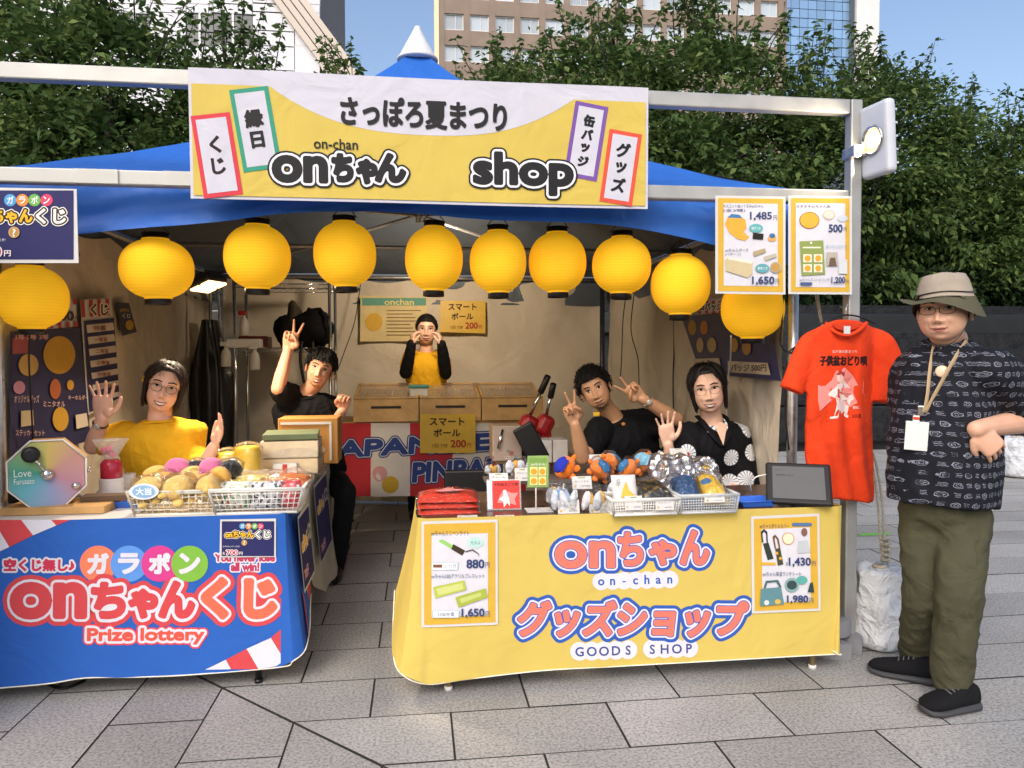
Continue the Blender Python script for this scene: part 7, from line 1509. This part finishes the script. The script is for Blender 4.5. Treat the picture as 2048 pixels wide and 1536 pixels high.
def person(label, loc, headspec, arms, tors, skincol, shirt=None, group=None, head_kw=None, neck=1.):
    """arms: list of dict(sh, el, wr, fd, pn, th, pose, r); tors: dict(nb, pv, ax, sw, ...)"""
    t = thing('person', label, 'person', loc, group); SK = skin('skin_'+skincol.strip('#'), skincol)
    c, M, s = headspec; H = Head(**(head_kw or {})); hm = H.mesh(M, Vector(c), s)
    mb = MB(); ax, ay, up = torso(mb, **tors); nk = neck
    nb = Vector(tors['nb']); hb = Vector(c)+M @ V(0, .022, -.07)*s
    rchain(mb, [nb-up*.06, nb+up*.01, (nb+hb)/2+V(0, .004, 0), hb], [.066, .052*s*nk, .049*s*nk, .052*s*nk], 5, 18)
    for a in arms:
        r = a.get('r', 1.); sh, el, wr = (Vector(a[k]) for k in ('sh', 'el', 'wr'))
        rchain(mb, [sh, sh.lerp(el, .5), el], [.052*r, .046*r, .040*r], 5, 14); rchain(mb, [el, el.lerp(wr, .35), wr], [.041*r, .041*r, .027*r], 6, 14)
        hand(mb, wr, a['fd'], a['pn'], a['th'], a['pose'], a.get('hs', 1.))
    me = remesh(mb, .0042, 4, .45)
    bm = bmesh.new(); bm.from_mesh(me); bm.from_mesh(hm.mesh('h')); bm.to_mesh(me); bm.free(); smooth(me)
    body = link('body', me, SK, t); return t, body, H, (ax, ay, up)
def tee(t, name, mat, tors, sleeves, infl=.016, vox=.009, amp=.008, sc=9, seed=1, collar=None, hem=None):
    mb = MB(); kw = dict(tors); torso(mb, **kw, infl=infl)
    for sh, el, r0, r1 in sleeves: rchain(mb, [sh, (Vector(sh)+Vector(el))/2+V(0, 0, -.004), el], [r0, lerp(r0, r1, .5)*1.02, r1], 5, 16)
    me = remesh(mb, vox, 5, .5); wrinkle(me, amp, sc, seed)
    o = link(name, me, mat, t)
    if collar: cpts = collar; MB().tube(catmull(cpts, 5), .0065, 8).build('collar', mat, o)
    return o
def ring(c, ax, ay, rx, ry, n=14, dz=None): return [Vector(c)+Vector(ax)*rx*math.cos(2*math.pi*i/n)+Vector(ay)*ry*math.sin(2*math.pi*i/n)+(dz(2*math.pi*i/n) if dz else V(0, 0, 0)) for i in range(n+1)]
TEEY = cloth('tee_yellow', '#e2ac22', var=.1, scale=8, crease=.35, cscale=9, bump=.2, bscale=300); TEEB = cloth('tee_black', '#111114', var=.2, scale=8, crease=.4, cscale=9); BLT = cloth('trousers_black', '#101013')
def watch(t, wr, el, mat, r=.031):
    d = (Vector(el)-Vector(wr)).normalized(); c = Vector(wr)+d*.03; u = d.orthogonal().normalized(); v = d.cross(u); mb = MB()
    mb.tube([c+u*r*math.cos(a)+v*r*math.sin(a) for a in [2*math.pi*i/18 for i in range(19)]], .006, 8); o = mb.build('watch_strap', mat, t)
    f = V(0, -1, 0); f = (f-d*f.dot(d)).normalized(); q = f.to_track_quat('Z', 'Y').to_matrix(); MB().lathe([(.0155, -.003), (.016, .004), (.013, .006), (.0005, .006)], c+f*(r+.002), 18, q).build('watch_face', P('watch_face', (.7, .68, .6), rough=.2, metal=.4), o)

# ---- woman in the yellow tee, waving, left
hc = W(328, 776, .99); nb = W(320, 840, 1.02); pv = V(nb.x+.02, 1.06, .62)
tor = dict(nb=nb, pv=pv, ax=(1, .15, -.12), sw=.20, dp=1.0)
sL = W(250, 868, 1.0); eL = W(186, 893, .93); wL = W(204, 838, .86); sR = W(372, 890, 1.02); eR = W(402, 945, .93); wR = W(428, 893, .85)
t, body, H, F = person('smiling woman in a yellow tee and round glasses, waving at the left', (nb.x, 1.05, 0), (hc, rotM(17, 0, 14), 1.10),
    [dict(sh=sL, el=eL, wr=wL, fd=W(207, 755, .84)-wL, pn=(.05, -1, .05), th=1, pose='open', hs=1.12), dict(sh=sR, el=eR, wr=wR, fd=(.35, -.25, .8), pn=(-.7, -.5, .3), th=-1, pose='open', hs=1.0)], tor, '#e6b69c', head_kw=dict(jaw=.96, lips=.45, cheek=1.3))
face(body, H, '#2a1a12', 'smile', 'smile', lip='#b2564e'); glasses(t, H, '#33241d', .0215, .0195, .0011); hair(t, H, '#2b1a10', 'bob', 3)
tee(t, 'yellow_tee', TEEY, tor, [(sL, sL.lerp(eL, .62)+V(0, 0, .005), .072, .075), (sR, sR.lerp(eR, .75), .074, .072)], .018, amp=.007, sc=7, collar=ring(nb+V(-.0, -.012, -.016), F[0], (F[1]*.9-F[2]*.25), .092, .082))
watch(t, wL, eL, S('brown_strap', '#3a2a22')); 
for k in range(2): MB().ell(H.put((-.088, .0, .03-.014*k)), (.012, .012, .009), 10, 6).build('hair_tie', S('yellow_tie', '#e8c02a'), t)
def legs(t, pv, kneeA, kneeB, footA, footB, mat):
    mb = MB()
    for s, k, f in ((-1, kneeA, footA), (1, kneeB, footB)):
        h = Vector(pv)+V(s*.09, 0, .0); rchain(mb, [h, h.lerp(Vector(k), .5), k], [.085, .078, .062], 5, 14); rchain(mb, [k, Vector(k).lerp(Vector(f), .4), f], [.062, .058, .045], 5, 14)
    mb.ell(pv, (.16, .13, .11), 16, 10); link('trousers', wrinkle(remesh(mb, .012, 4), .006, 11, 3), mat, t)
    for f in (footA, footB): mb = MB(); mb.ell(Vector(f)+V(0, -.07, -.01), (.042, .12, .045), 14, 8); mb.build('shoe', BLK, t)
def stool(label, c, h_): 
    s = thing('stool', label, 'stool', (c[0], c[1], 0)); MB().lathe([(.15, h_-.03), (.16, h_-.02), (.16, h_-.005), (.14, h_)], (c[0], c[1], 0), 24).build('seat', BLK, s)
    for k in range(4): a = k*math.pi/2+.4; MB().tube([(c[0]+.12*math.cos(a), c[1]+.12*math.sin(a), h_-.03), (c[0]+.17*math.cos(a), c[1]+.17*math.sin(a), 0)], .011, 8).build('leg', STEEL, s)
DEN = cloth('trousers_dark', '#23252d')
legs(t, pv+V(0, 0, -.04), (pv.x-.14, .75+.0, .58), (pv.x+.14, .75, .58), (pv.x-.14, .82, .07), (pv.x+.14, .82, .07), DEN); stool('black stool under the waving woman in the yellow tee', (pv.x, 1.08), .5)

# ---- man in black, peace sign, left of the lane
hc = W(640, 738, 1.72); nb = W(612, 790, 1.78); pv = W(628, 900, 1.86); pv = V(pv.x, 1.85, .62); tor = dict(nb=nb, pv=pv, ax=(1, .1, -.25), sw=.20)
sL = W(580, 792, 1.76); eL = W(560, 762, 1.72); wL = W(576, 700, 1.66); sR = W(645, 812, 1.78); eR = W(664, 862, 1.72); wR = W(684, 822, 1.62)
eL = W(556, 778, 1.62)
t, body, H, F = person('smiling man in a black tee raising three fingers beside the wire rack', (nb.x, 1.8, 0), (hc, rotM(6, 2, 16), 1.02),
    [dict(sh=sL, el=eL, wr=wL, fd=W(590, 640, 1.64)-wL, pn=(.1, -1, 0), th=1, pose='peace', hs=1.12), dict(sh=sR, el=eR, wr=wR, fd=(.25, -.2, .9), pn=(-.3, -.9, 0), th=-1, pose='fist')], tor, '#d6a184', head_kw=dict(jaw=.98, lips=.45, cheek=1.2))
face(body, H, '#120d0a', 'smile', 'smile', lip='#9c5046'); hair(t, H, '#0e0b0a', 'short', 5)
tee(t, 'black_tee', TEEB, tor, [(sL, sL.lerp(eL, .75), .078, .066), (sR, sR.lerp(eR, .6), .078, .068)], .016, collar=ring(nb+V(0, -.012, -.012), F[0], F[1], .078, .07))
q = W(692, 940, 1.55); legs(t, pv+V(.02, 0, -.05), (q.x-.25, 1.55, .58), (q.x, 1.55, .54), (q.x-.22, 1.7, .06), (W(672, 1030, 1.62).x, 1.62, .06), BLT); stool('black stool under the man raising his fingers', (pv.x, 1.87), .5)

# ---- woman at the back with hands on her cheeks
hc = W(853, 660, 3.2); nb = W(852, 706, 3.24); pv = V(nb.x, 3.26, .88); tor = dict(nb=nb, pv=pv, ax=(1, 0, 0), sw=.165)
sL = W(824, 716, 3.22); eL = W(814, 738, 3.1); wL = W(822, 694, 3.0); sR = W(880, 716, 3.22); eR = W(889, 740, 3.1); wR = W(884, 695, 3.0)
eL = eL+V(-.01, 0, -.03); eR = eR+V(.01, 0, -.03)
t, body, H, F = person('woman in a yellow tee and black arm covers holding her cheeks at the back', (nb.x, 3.24, 0), (hc, rotM(-2, 2, 2), 1.08),
    [dict(sh=sL, el=eL, wr=wL, fd=V(.14, .06, .9), pn=(.9, .3, 0), th=-1, pose='relax', hs=.95, r=.9), dict(sh=sR, el=eR, wr=wR, fd=V(-.14, .06, .9), pn=(-.9, .3, 0), th=1, pose='relax', hs=.95, r=.9)], tor, '#dcb098')
face(body, H, '#1a1210', 'smile', 'closed', lip='#9f5349'); glasses(t, H, '#5a3a30', .021, .018, .0007); hair(t, H, '#120e0d', 'back', 7)
tee(t, 'yellow_tee', TEEY, tor, [(sL, sL.lerp(eL, .6), .078, .07), (sR, sR.lerp(eR, .6), .078, .07)], .02, collar=ring(nb+V(0, -.012, -.012), F[0], F[1], .08, .07))
for a, b, c in ((sL, eL, wL), (sR, eR, wR)): mb = MB(); rchain(mb, [a.lerp(b, .5), b], [.05, .05], 4, 14); rchain(mb, [b, b.lerp(c, .4), c+(c-b)*.12], [.05, .05, .037], 5, 14); link('arm_cover', wrinkle(remesh(mb, .008, 4), .004, 16, 2), TEEB, t)
legs(t, V(pv.x, 3.26, .84), (pv.x-.1, 3.22, .48), (pv.x+.1, 3.22, .48), (pv.x-.11, 3.26, .06), (pv.x+.11, 3.26, .06), DEN)

# ---- curly haired man with two peace signs
hc = W(1190, 778, 1.12); nb = W(1228, 838, 1.2); pv = V(nb.x+.16, 1.3, .62); tor = dict(nb=nb, pv=pv, ax=(1, .1, .16), sw=.215)
sL = W(1198, 862, 1.14); eL = W(1166, 915, .98); wL = W(1150, 848, .9); sR = W(1300, 850, 1.2); eR = W(1345, 832, 1.02); wR = W(1284, 797, .92)
eR = W(1352, 838, 1.0)
t, body, H, F = person('curly haired man in a black tee making two peace signs', (nb.x, 1.25, 0), (hc, rotM(-20, 6, -24), 1.04),
    [dict(sh=sL, el=eL, wr=wL, fd=W(1133, 795, .88)-wL, pn=(.25, -1, 0), th=1, pose='peace', hs=1.08), dict(sh=sR, el=eR, wr=wR, fd=W(1246, 762, .9)-wR, pn=(-.1, -1, -.2), th=-1, pose='peace', hs=1.05)], tor, '#c49470', head_kw=dict(jaw=1.0, cheek=.6))
face(body, H, '#16100d', 'open', 'closed', lip='#8a5547'); hair(t, H, '#14100e', 'curly', 9)
mb = MB(); rg = random.Random(5)
for i in range(120): x = rg.gauss(0, .016); z = -.098+rg.gauss(0, .007); y = H.y(x, z); mb.tube([H.put((x, y+.001, z)), H.put((x*1.02, y-.003, z-.006))], [.0011, .0004], 4)
mb.build('goatee', P('hair_14100e', srgb('#14100e')), t)['kind'] = 'stuff'
tee(t, 'black_tee', TEEB, tor, [(sL, sL.lerp(eL, .55), .082, .07), (sR, sR.lerp(eR, .7), .082, .07)], .018, collar=ring(nb+V(0, -.012, -.012), F[0], F[1], .082, .074))
watch(t, wR, eR, P('steel_strap', (.6, .6, .58), rough=.3, metal=.9)); q = W(1193, 828, 1.04); MB().rbox(q, (.035, .006, .022), .002).build('yellow_tag', ink('#d8b02a'), t); q = W(1247, 848, 1.05); MB().ell(q, (.012, .004, .010), 10, 6).build('chest_print', ink('#b8783a'), t)
legs(t, pv+V(0, 0, -.04), (pv.x-.2, 1.0, .58), (pv.x+.06, .95, .58), (pv.x-.2, 1.08, .06), (pv.x+.06, 1.05, .06), DEN); stool('black stool under the curly haired man', (pv.x, 1.32), .5)

# ---- woman in the flowered yukata
def yukata_mat():
    m = bpy.data.materials.new('yukata_print'); m.use_nodes = True; n = m.node_tree.nodes; l = m.node_tree.links; b = n['Principled BSDF']; b.inputs['Roughness'].default_value = .8; b.inputs['Specular IOR Level'].default_value = .2
    tc = n.new('ShaderNodeTexCoord'); mp = n.new('ShaderNodeMapping'); mp.inputs['Scale'].default_value = (1, .0, 1); l.new(tc.outputs['Object'], mp.inputs[0])
    v = n.new('ShaderNodeTexVoronoi'); v.inputs['Scale'].default_value = 7.6; v.inputs['Randomness'].default_value = .55; l.new(mp.outputs[0], v.inputs['Vector'])
    sc_ = n.new('ShaderNodeVectorMath'); sc_.operation = 'SCALE'; sc_.inputs['Scale'].default_value = 7.6; l.new(mp.outputs[0], sc_.inputs[0])
    ps = n.new('ShaderNodeVectorMath'); ps.operation = 'SCALE'; ps.inputs['Scale'].default_value = 7.6; l.new(v.outputs['Position'], ps.inputs[0])
    sb = n.new('ShaderNodeVectorMath'); sb.operation = 'SUBTRACT'; l.new(mp.outputs[0], sb.inputs[0]); l.new(v.outputs['Position'], sb.inputs[1])
    sx = n.new('ShaderNodeSeparateXYZ'); l.new(sb.outputs[0], sx.inputs[0]); at = n.new('ShaderNodeMath'); at.operation = 'ARCTAN2'; l.new(sx.outputs[2], at.inputs[0]); l.new(sx.outputs[0], at.inputs[1])
    mu = n.new('ShaderNodeMath'); mu.operation = 'MULTIPLY'; mu.inputs[1].default_value = 14; l.new(at.outputs[0], mu.inputs[0]); sn = n.new('ShaderNodeMath'); sn.operation = 'SINE'; l.new(mu.outputs[0], sn.inputs[0])
    ln = n.new('ShaderNodeMath'); ln.operation = 'GREATER_THAN'; ln.inputs[1].default_value = .62; l.new(sn.outputs[0], ln.inputs[0])
    r1 = n.new('ShaderNodeMix'); r1.data_type = 'RGBA'; r1.inputs[6].default_value = (*srgb('#e4e2de'), 1); r1.inputs[7].default_value = (*srgb('#5d7fa8'), 1); l.new(ln.outputs[0], r1.inputs[0])
    def lt(val): q = n.new('ShaderNodeMath'); q.operation = 'LESS_THAN'; q.inputs[1].default_value = val; l.new(v.outputs['Distance'], q.inputs[0]); return q
    r2 = n.new('ShaderNodeMix'); r2.data_type = 'RGBA'; l.new(lt(.08).outputs[0], r2.inputs[0]); l.new(r1.outputs[2], r2.inputs[6]); r2.inputs[7].default_value = (*srgb('#a83a34'), 1)
    r3 = n.new('ShaderNodeMix'); r3.data_type = 'RGBA'; l.new(lt(.37).outputs[0], r3.inputs[0]); r3.inputs[6].default_value = (*srgb('#0e0e13'), 1); l.new(r2.outputs[2], r3.inputs[7]); l.new(r3.outputs[2], b.inputs['Base Color']); return m
YUK = yukata_mat()
hc = W(1416, 779, .82); nb = W(1424, 847, .88); pv = V(nb.x+.03, .95, .6); tor = dict(nb=nb, pv=pv, ax=(1, .12, .02), sw=.19)
sL = W(1376, 878, .86); eL = W(1345, 935, .78); wL = W(1336, 888, .72); sR = W(1470, 885, .9); eR = W(1482, 965, .85); wR = W(1450, 1000, .7)
t, body, H, F = person('smiling woman in a black yukata with white flower discs, waving', (nb.x, .9, 0), (hc, rotM(-22, 3, -9), 1.12),
    [dict(sh=sL, el=eL, wr=wL, fd=W(1328, 820, .70)-wL, pn=(-.05, -1, .05), th=1, pose='open', hs=1.02, r=.85), dict(sh=sR, el=eR, wr=wR, fd=(-.6, -.6, 0), pn=(0, 0, -1), th=1, pose='relax', r=.85)], tor, '#e8bda4', head_kw=dict(jaw=.98, lips=.45, cheek=1.3))
face(body, H, '#1d1411', 'smile', 'smile', lip='#a8504c'); glasses(t, H, '#5a524c', .022, .017, .0009); hair(t, H, '#16100e', 'bob', 12)
o = tee(t, 'yukata', YUK, tor, [(sL, sL.lerp(eL, .95), .09, .10), (sR, eR, .09, .095)], .022, amp=.009)
mb = MB()
for s in (-1, 1): mb.tube(catmull([nb+F[0]*s*.062+F[1]*.045+V(0, 0, .035), nb+F[0]*s*.07+V(0, -.03, .022), nb+F[0]*s*.045+V(0, -.115, -.045), nb+V(-s*.004, -.14, -.10)], 6), .017, 10, True, .4)
mb.build('collar_band', YUK, o)
MB().add([nb+V(-.034, -.118, .0), nb+V(.034, -.118, .0), nb+V(.0, -.152, -.10), nb+V(0, -.118, .02)], [(0, 2, 3), (3, 2, 1)], True).build('neckline_skin', skin('skin_e8bda4', '#e8bda4'), o)
legs(t, pv+V(0, 0, -.04), (pv.x-.1, .62, .56), (pv.x+.1, .62, .56), (pv.x-.1, .7, .06), (pv.x+.1, .7, .06), DEN); stool('black stool under the woman in the yukata', (pv.x, .98), .48)

# ---- standing man in the bucket hat
def pattern_mat():
    m = bpy.data.materials.new('shirt_print'); m.use_nodes = True; n = m.node_tree.nodes; l = m.node_tree.links; b = n['Principled BSDF']; b.inputs['Roughness'].default_value = .8; b.inputs['Specular IOR Level'].default_value = .2
    def M_(op, a, b_=None, c=None):
        q = n.new('ShaderNodeMath'); q.operation = op
        for i, x in enumerate((a, b_, c)):
            if x is None: continue
            if isinstance(x, (int, float)): q.inputs[i].default_value = x
            else: l.new(x, q.inputs[i])
        return q.outputs[0]
    tc = n.new('ShaderNodeTexCoord'); sx = n.new('ShaderNodeSeparateXYZ'); nz = n.new('ShaderNodeTexNoise'); nz.inputs['Scale'].default_value = 95; l.new(tc.outputs['Object'], nz.inputs['Vector'])
    vm = n.new('ShaderNodeVectorMath'); vm.operation = 'MULTIPLY_ADD'; vm.inputs[1].default_value = (.009, .009, .009); l.new(nz.outputs['Color'], vm.inputs[0]); l.new(tc.outputs['Object'], vm.inputs[2]); l.new(vm.outputs[0], sx.inputs[0])
    x = M_('ADD', sx.outputs[0], M_('MULTIPLY', sx.outputs[1], .35)); z = sx.outputs[2]; cw, ch = .052, .037
    row = M_('FLOOR', M_('DIVIDE', z, ch)); xo = M_('ADD', x, M_('MULTIPLY', M_('MODULO', M_('ABSOLUTE', row), 2), cw/2)); fx = M_('MULTIPLY', M_('SUBTRACT', M_('FRACT', M_('DIVIDE', xo, cw)), .5), cw); fz = M_('MULTIPLY', M_('SUBTRACT', M_('FRACT', M_('DIVIDE', z, ch)), .5), ch)
    ax_ = M_('ADD', fx, .012); d = M_('SQRT', M_('ADD', M_('MULTIPLY', ax_, ax_), M_('MULTIPLY', fz, fz))); ringm = M_('LESS_THAN', M_('ABSOLUTE', M_('SUBTRACT', d, .0092)), .0010)
    dot = M_('LESS_THAN', M_('ABSOLUTE', M_('SUBTRACT', d, .0042)), .0008)
    bx = M_('LESS_THAN', M_('ABSOLUTE', M_('SUBTRACT', fx, .0145)), .0070); bar = M_('MULTIPLY', bx, M_('GREATER_THAN', M_('SINE', M_('MULTIPLY', fz, 1100)), .55)); bar = M_('MULTIPLY', bar, M_('LESS_THAN', M_('ABSOLUTE', fz), .0085))
    n2 = n.new('ShaderNodeTexNoise'); n2.inputs['Scale'].default_value = 35; l.new(tc.outputs['Object'], n2.inputs['Vector']); gate = M_('GREATER_THAN', n2.outputs[0], .40)
    msk = M_('MULTIPLY', M_('MAXIMUM', M_('MAXIMUM', ringm, dot), bar), M_('MULTIPLY_ADD', gate, .55, .2))
    mx = n.new('ShaderNodeMix'); mx.data_type = 'RGBA'; mx.inputs[6].default_value = (*srgb('#181a22'), 1); mx.inputs[7].default_value = (*srgb('#9698a8'), 1); l.new(msk, mx.inputs[0]); l.new(mx.outputs[2], b.inputs['Base Color']); return m
SHM = pattern_mat(); OLV = cloth('trousers_olive', '#4b4a38', var=.12, scale=7, crease=.55, cscale=7)
Y0 = -.30
hc = W(1888, 622, Y0-.02); nb = W(1900, 688, Y0+.05); pv = W(1885, 990, Y0+.02); axb = V(.66, -.75, .02); tor = dict(nb=nb, pv=pv, ax=axb, sw=.156, dp=1.12, belly=.03, secs=[(-.02, .36, .055), (.02, .50, .07), (.05, .72, .085), (.09, .90, .10), (.16, 1.0, .115), (.30, 1.0, .125), (.48, .98, .128), (.66, 1.0, .13), (.84, 1.02, .13), (1.0, 1.05, .132), (1.05, 1.06, .13)])
sR = W(1982, 742, Y0-.12); eR = W(2072, 838, Y0-.05); wR = W(1952, 858, Y0-.19); sL = W(1824, 742, Y0+.15); eL = W(1820, 850, Y0+.2); wL = W(1845, 940, Y0+.16)
t, body, H, F = person('standing man in a bucket hat, dark patterned shirt and olive trousers, hand on hip', (nb.x, Y0, 0), (hc, rotM(-50, 2, -2), 1.07),
    [dict(sh=sR, el=eR, wr=wR, fd=V(.52, -.08, -.55), pn=(.05, .95, .1), th=-1, pose='relax', hs=1.08, r=1.12), dict(sh=sL, el=eL, wr=wL, fd=(0, 0, -1), pn=(.5, .5, 0), th=1, pose='relax', r=1.05)], tor, '#dcab90', head_kw=dict(jaw=1.1, cheek=1.3, wide=1.06, lips=.6), neck=1.12)
face(body, H, '#2a1d18', 'smile', 'closed', lip='#a8655a'); glasses(t, H, '#1a1a1e', .025, .0150, .0011)
so_ = tee(t, 'patterned_shirt', SHM, tor, [(sR, sR.lerp(eR, .62), .085, .092), (sL, sL.lerp(eL, .5), .082, .085)], .024, .009, .010, 8, 6, collar=ring(nb+V(0, -.01, -.012), F[0], F[1], .088, .08))
# hat
HATM = cloth('hat_taupe', '#a79a8c', var=.12, scale=14); HATU = cloth('hat_olive', '#5a5644')
mb = MB(); mh = MB(); n = 48
def hp(a, k):
    """k: 0 top centre, .. brim edge"""
    prof = [(0, .132), (.045, .133), (.066, .128), (.078, .105), (.086, .075), (.091, .050), (.100, .042), (.118, .036), (.134, .030), (.142, .027)]
    f = k*(len(prof)-1); i = min(int(f), len(prof)-2); r, z = [lerp(prof[i][j], prof[i+1][j], f-i) for j in (0, 1)]
    e = max(0, (r-.095)/.047); sx_ = math.sin(a); z += e*(.028*max(0, -sx_-.5)*2 - .055*max(0, sx_)**1.3-.02*max(0, -math.cos(a)))+.003*math.sin(3*a+1)*min(1, r/.05)
    r2 = r*(1-.12*e*max(0, sx_))
    return H.put((r2*1.0*sx_, .012-r2*1.12*math.cos(a), z))
mb.grid(lambda u, v: hp(2*math.pi*u, v*.58), n, 22); mb.build('hat_crown', HATM, t)
mh.grid(lambda u, v: hp(2*math.pi*u, .56+v*.44), n, 12); mh.build('hat_brim', HATU, t)
MB().tube([hp(2*math.pi*i/40, .50)+H.M @ V(.003*math.sin(2*math.pi*i/40), -.003*math.cos(2*math.pi*i/40), 0) for i in range(41)], .0022, 6).build('hat_cord', BLK, t)
MB().tube(catmull([H.put((.080, -.01, .03)), H.put((.078, -.02, -.04)), H.put((.05, -.05, -.10)), H.put((.0, -.06, -.128)), H.put((-.05, -.045, -.10)), H.put((-.078, -.02, -.03))], 6), .0016, 6).build('chin_cord', BLK, t)
MB().ell(H.put((0, -.062, -.134)), (.007, .007, .010), 10, 6).build('cord_lock', BLK, t)
hair(t, H, '#1c1512', 'short', 15, 'hair', .25)
# trousers and shoes
kA, kB = W(1850, 1190, Y0+.04), W(1918, 1190, Y0-.12); fA = G(1838, 1352); fB = G(1912, 1418); fA = V(fA.x, fA.y+.02, .10); fB = V(fB.x, fB.y+.03, .10)
mb = MB(); hipc = W(1886, 1020, Y0+.02)
mb.ell(hipc+V(0, 0, .02), (.15, .14, .13), 20, 12, rotM(-40))
for hx, k, f in ((-.065, kA, fA), (.07, kB, fB)):
    h = hipc+F[0]*hx+V(0, 0, -.02); rchain(mb, [h, h.lerp(k, .5), k], [.098, .088, .078], 5, 18); rchain(mb, [k, k.lerp(f, .5), f+V(0, 0, .0)], [.078, .076, .068], 5, 18)
me = remesh(mb, .010, 4); wrinkle(me, .009, 6, 4, stretch=(1, 1, 1.3)); link('trousers', me, OLV, t)
def shoe(t, toe, heel, s=1.):
    toe, heel = Vector(toe), Vector(heel); d = (toe-heel); L = d.length; d.normalize(); sd = V(-d.y, d.x, 0)
    def lp(secs, z0f=True):
        vs = []; fs = []; sg = 16
        for f, w_, z0, z1 in secs:
            for k in range(sg): a = 2*math.pi*k/sg; ca, sa = math.cos(a), math.sin(a); vs.append(heel+d*L*f+sd*w_*math.copysign(abs(ca)**.75, ca)+V(0, 0, (z0+z1)/2+(z1-z0)/2*math.copysign(abs(sa)**.8, sa)))
        m = len(secs)
        for i in range(m-1):
            for k in range(sg): fs.append((i*sg+k, i*sg+(k+1) % sg, (i+1)*sg+(k+1) % sg, (i+1)*sg+k))
        fs.append(tuple(range(sg-1, -1, -1))); fs.append(tuple((m-1)*sg+k for k in range(sg))); mb = MB(); mb.add(vs, [q[::-1] for q in fs], True); return mb
    o = lp([(0, .028, .03, .075), (.04, .036, .02, .10), (.2, .04, .02, .115), (.4, .042, .02, .10), (.6, .048, .02, .08), (.8, .05, .02, .066), (.94, .04, .022, .054), (1, .02, .026, .042)]).build('shoe', cloth('shoe_mesh', '#17171b', bump=.5, bscale=500), t)
    lp([(-.03, .025, .008, .036), (.02, .040, .0, .04), (.25, .043, .0, .034), (.5, .046, .0, .03), (.78, .053, .0, .028), (.95, .042, .004, .03), (1.02, .022, .014, .034)]).build('sole', S('sole_grey', '#3c3c40', rough=.7), o)
    mb = MB()
    for k in range(4): f = .36+.07*k; c = heel+d*L*f; mb.tube([c-sd*.026+V(0, 0, .098-.006*k), c+V(0, 0, .107-.007*k), c+sd*.026+V(0, 0, .098-.006*k)], .003, 5)
    mb.build('laces', S('lace_grey', '#55555a'), o)
shoe(t, G(1738, 1342), G(1880, 1372)); shoe(t, G(1846, 1430), G(1962, 1424)+V(0, .03, 0))
# lanyard
LAN = cloth('lanyard_tan', '#b79f7c'); 
def front(px, py, dy=0): 
    """point on the shirt front seen at this pixel"""
    d = ray(px, py).normalized(); o_ = CAMLOC; me = so_.data; return None
bv = BVHTree.FromPolygons([v.co+BASE[so_.name] for v in so_.data.vertices], [tuple(p.vertices) for p in so_.data.polygons])
def on_shirt(px, py, off=.006):
    d = ray(px, py).normalized(); h = bv.ray_cast(CAMLOC, d, 10); p = h[0] if h[0] is not None else W(px, py, Y0-.15); return p-d*off
for seq in ([(1868, 690), (1860, 740), (1855, 790), (1848, 826)], [(1934, 680), (1908, 720), (1880, 770), (1850, 826)]):
    pts = [on_shirt(*q, .008) for q in seq]; MB().tube(catmull(pts, 6), .0085, 8, True, .2, (0, -1, 0)).build('lanyard_strap', LAN, t)
def shirt_plate(name, px, py, wpx, hpx, mat, off=.012, tilt=0.):
    p = on_shirt(px, py, off); k = (p-CAMLOC).dot(_fw)/FPX; M = rotM(-34, 0, tilt); MB().rbox(p, (wpx*k, .004, hpx*k), .003, 2, M).build(name, mat, t); return p, k, M
shirt_plate('clip', 1842, 822, 12, 20, CHR); shirt_plate('name_card', 1833, 872, 41, 58, S('card_white', '#dcdcda', rough=.3, coat=.5), .014, 3)
p, k, M = shirt_plate('card_badge', 1832, 842, 12, 22, S('badge_white', '#e8e6e4'), .020, 3); MB().rbox(p+V(0, -.0015, .010), (.022, .004, .012), .002, 2, M).build('badge_cap', ink('#d04a30'), t)
p = on_shirt(1884, 743, .004); MB().lathe([(.022, 0), (.023, .003), (.018, .006), (.0005, .0065)], p, 20, (ray(1884, 743)*-1+V(0, 0, .1)).to_track_quat('Z', 'Y').to_matrix()).build('tin_badge', S('badge_cream', '#dcc3a4', rough=.25), t)
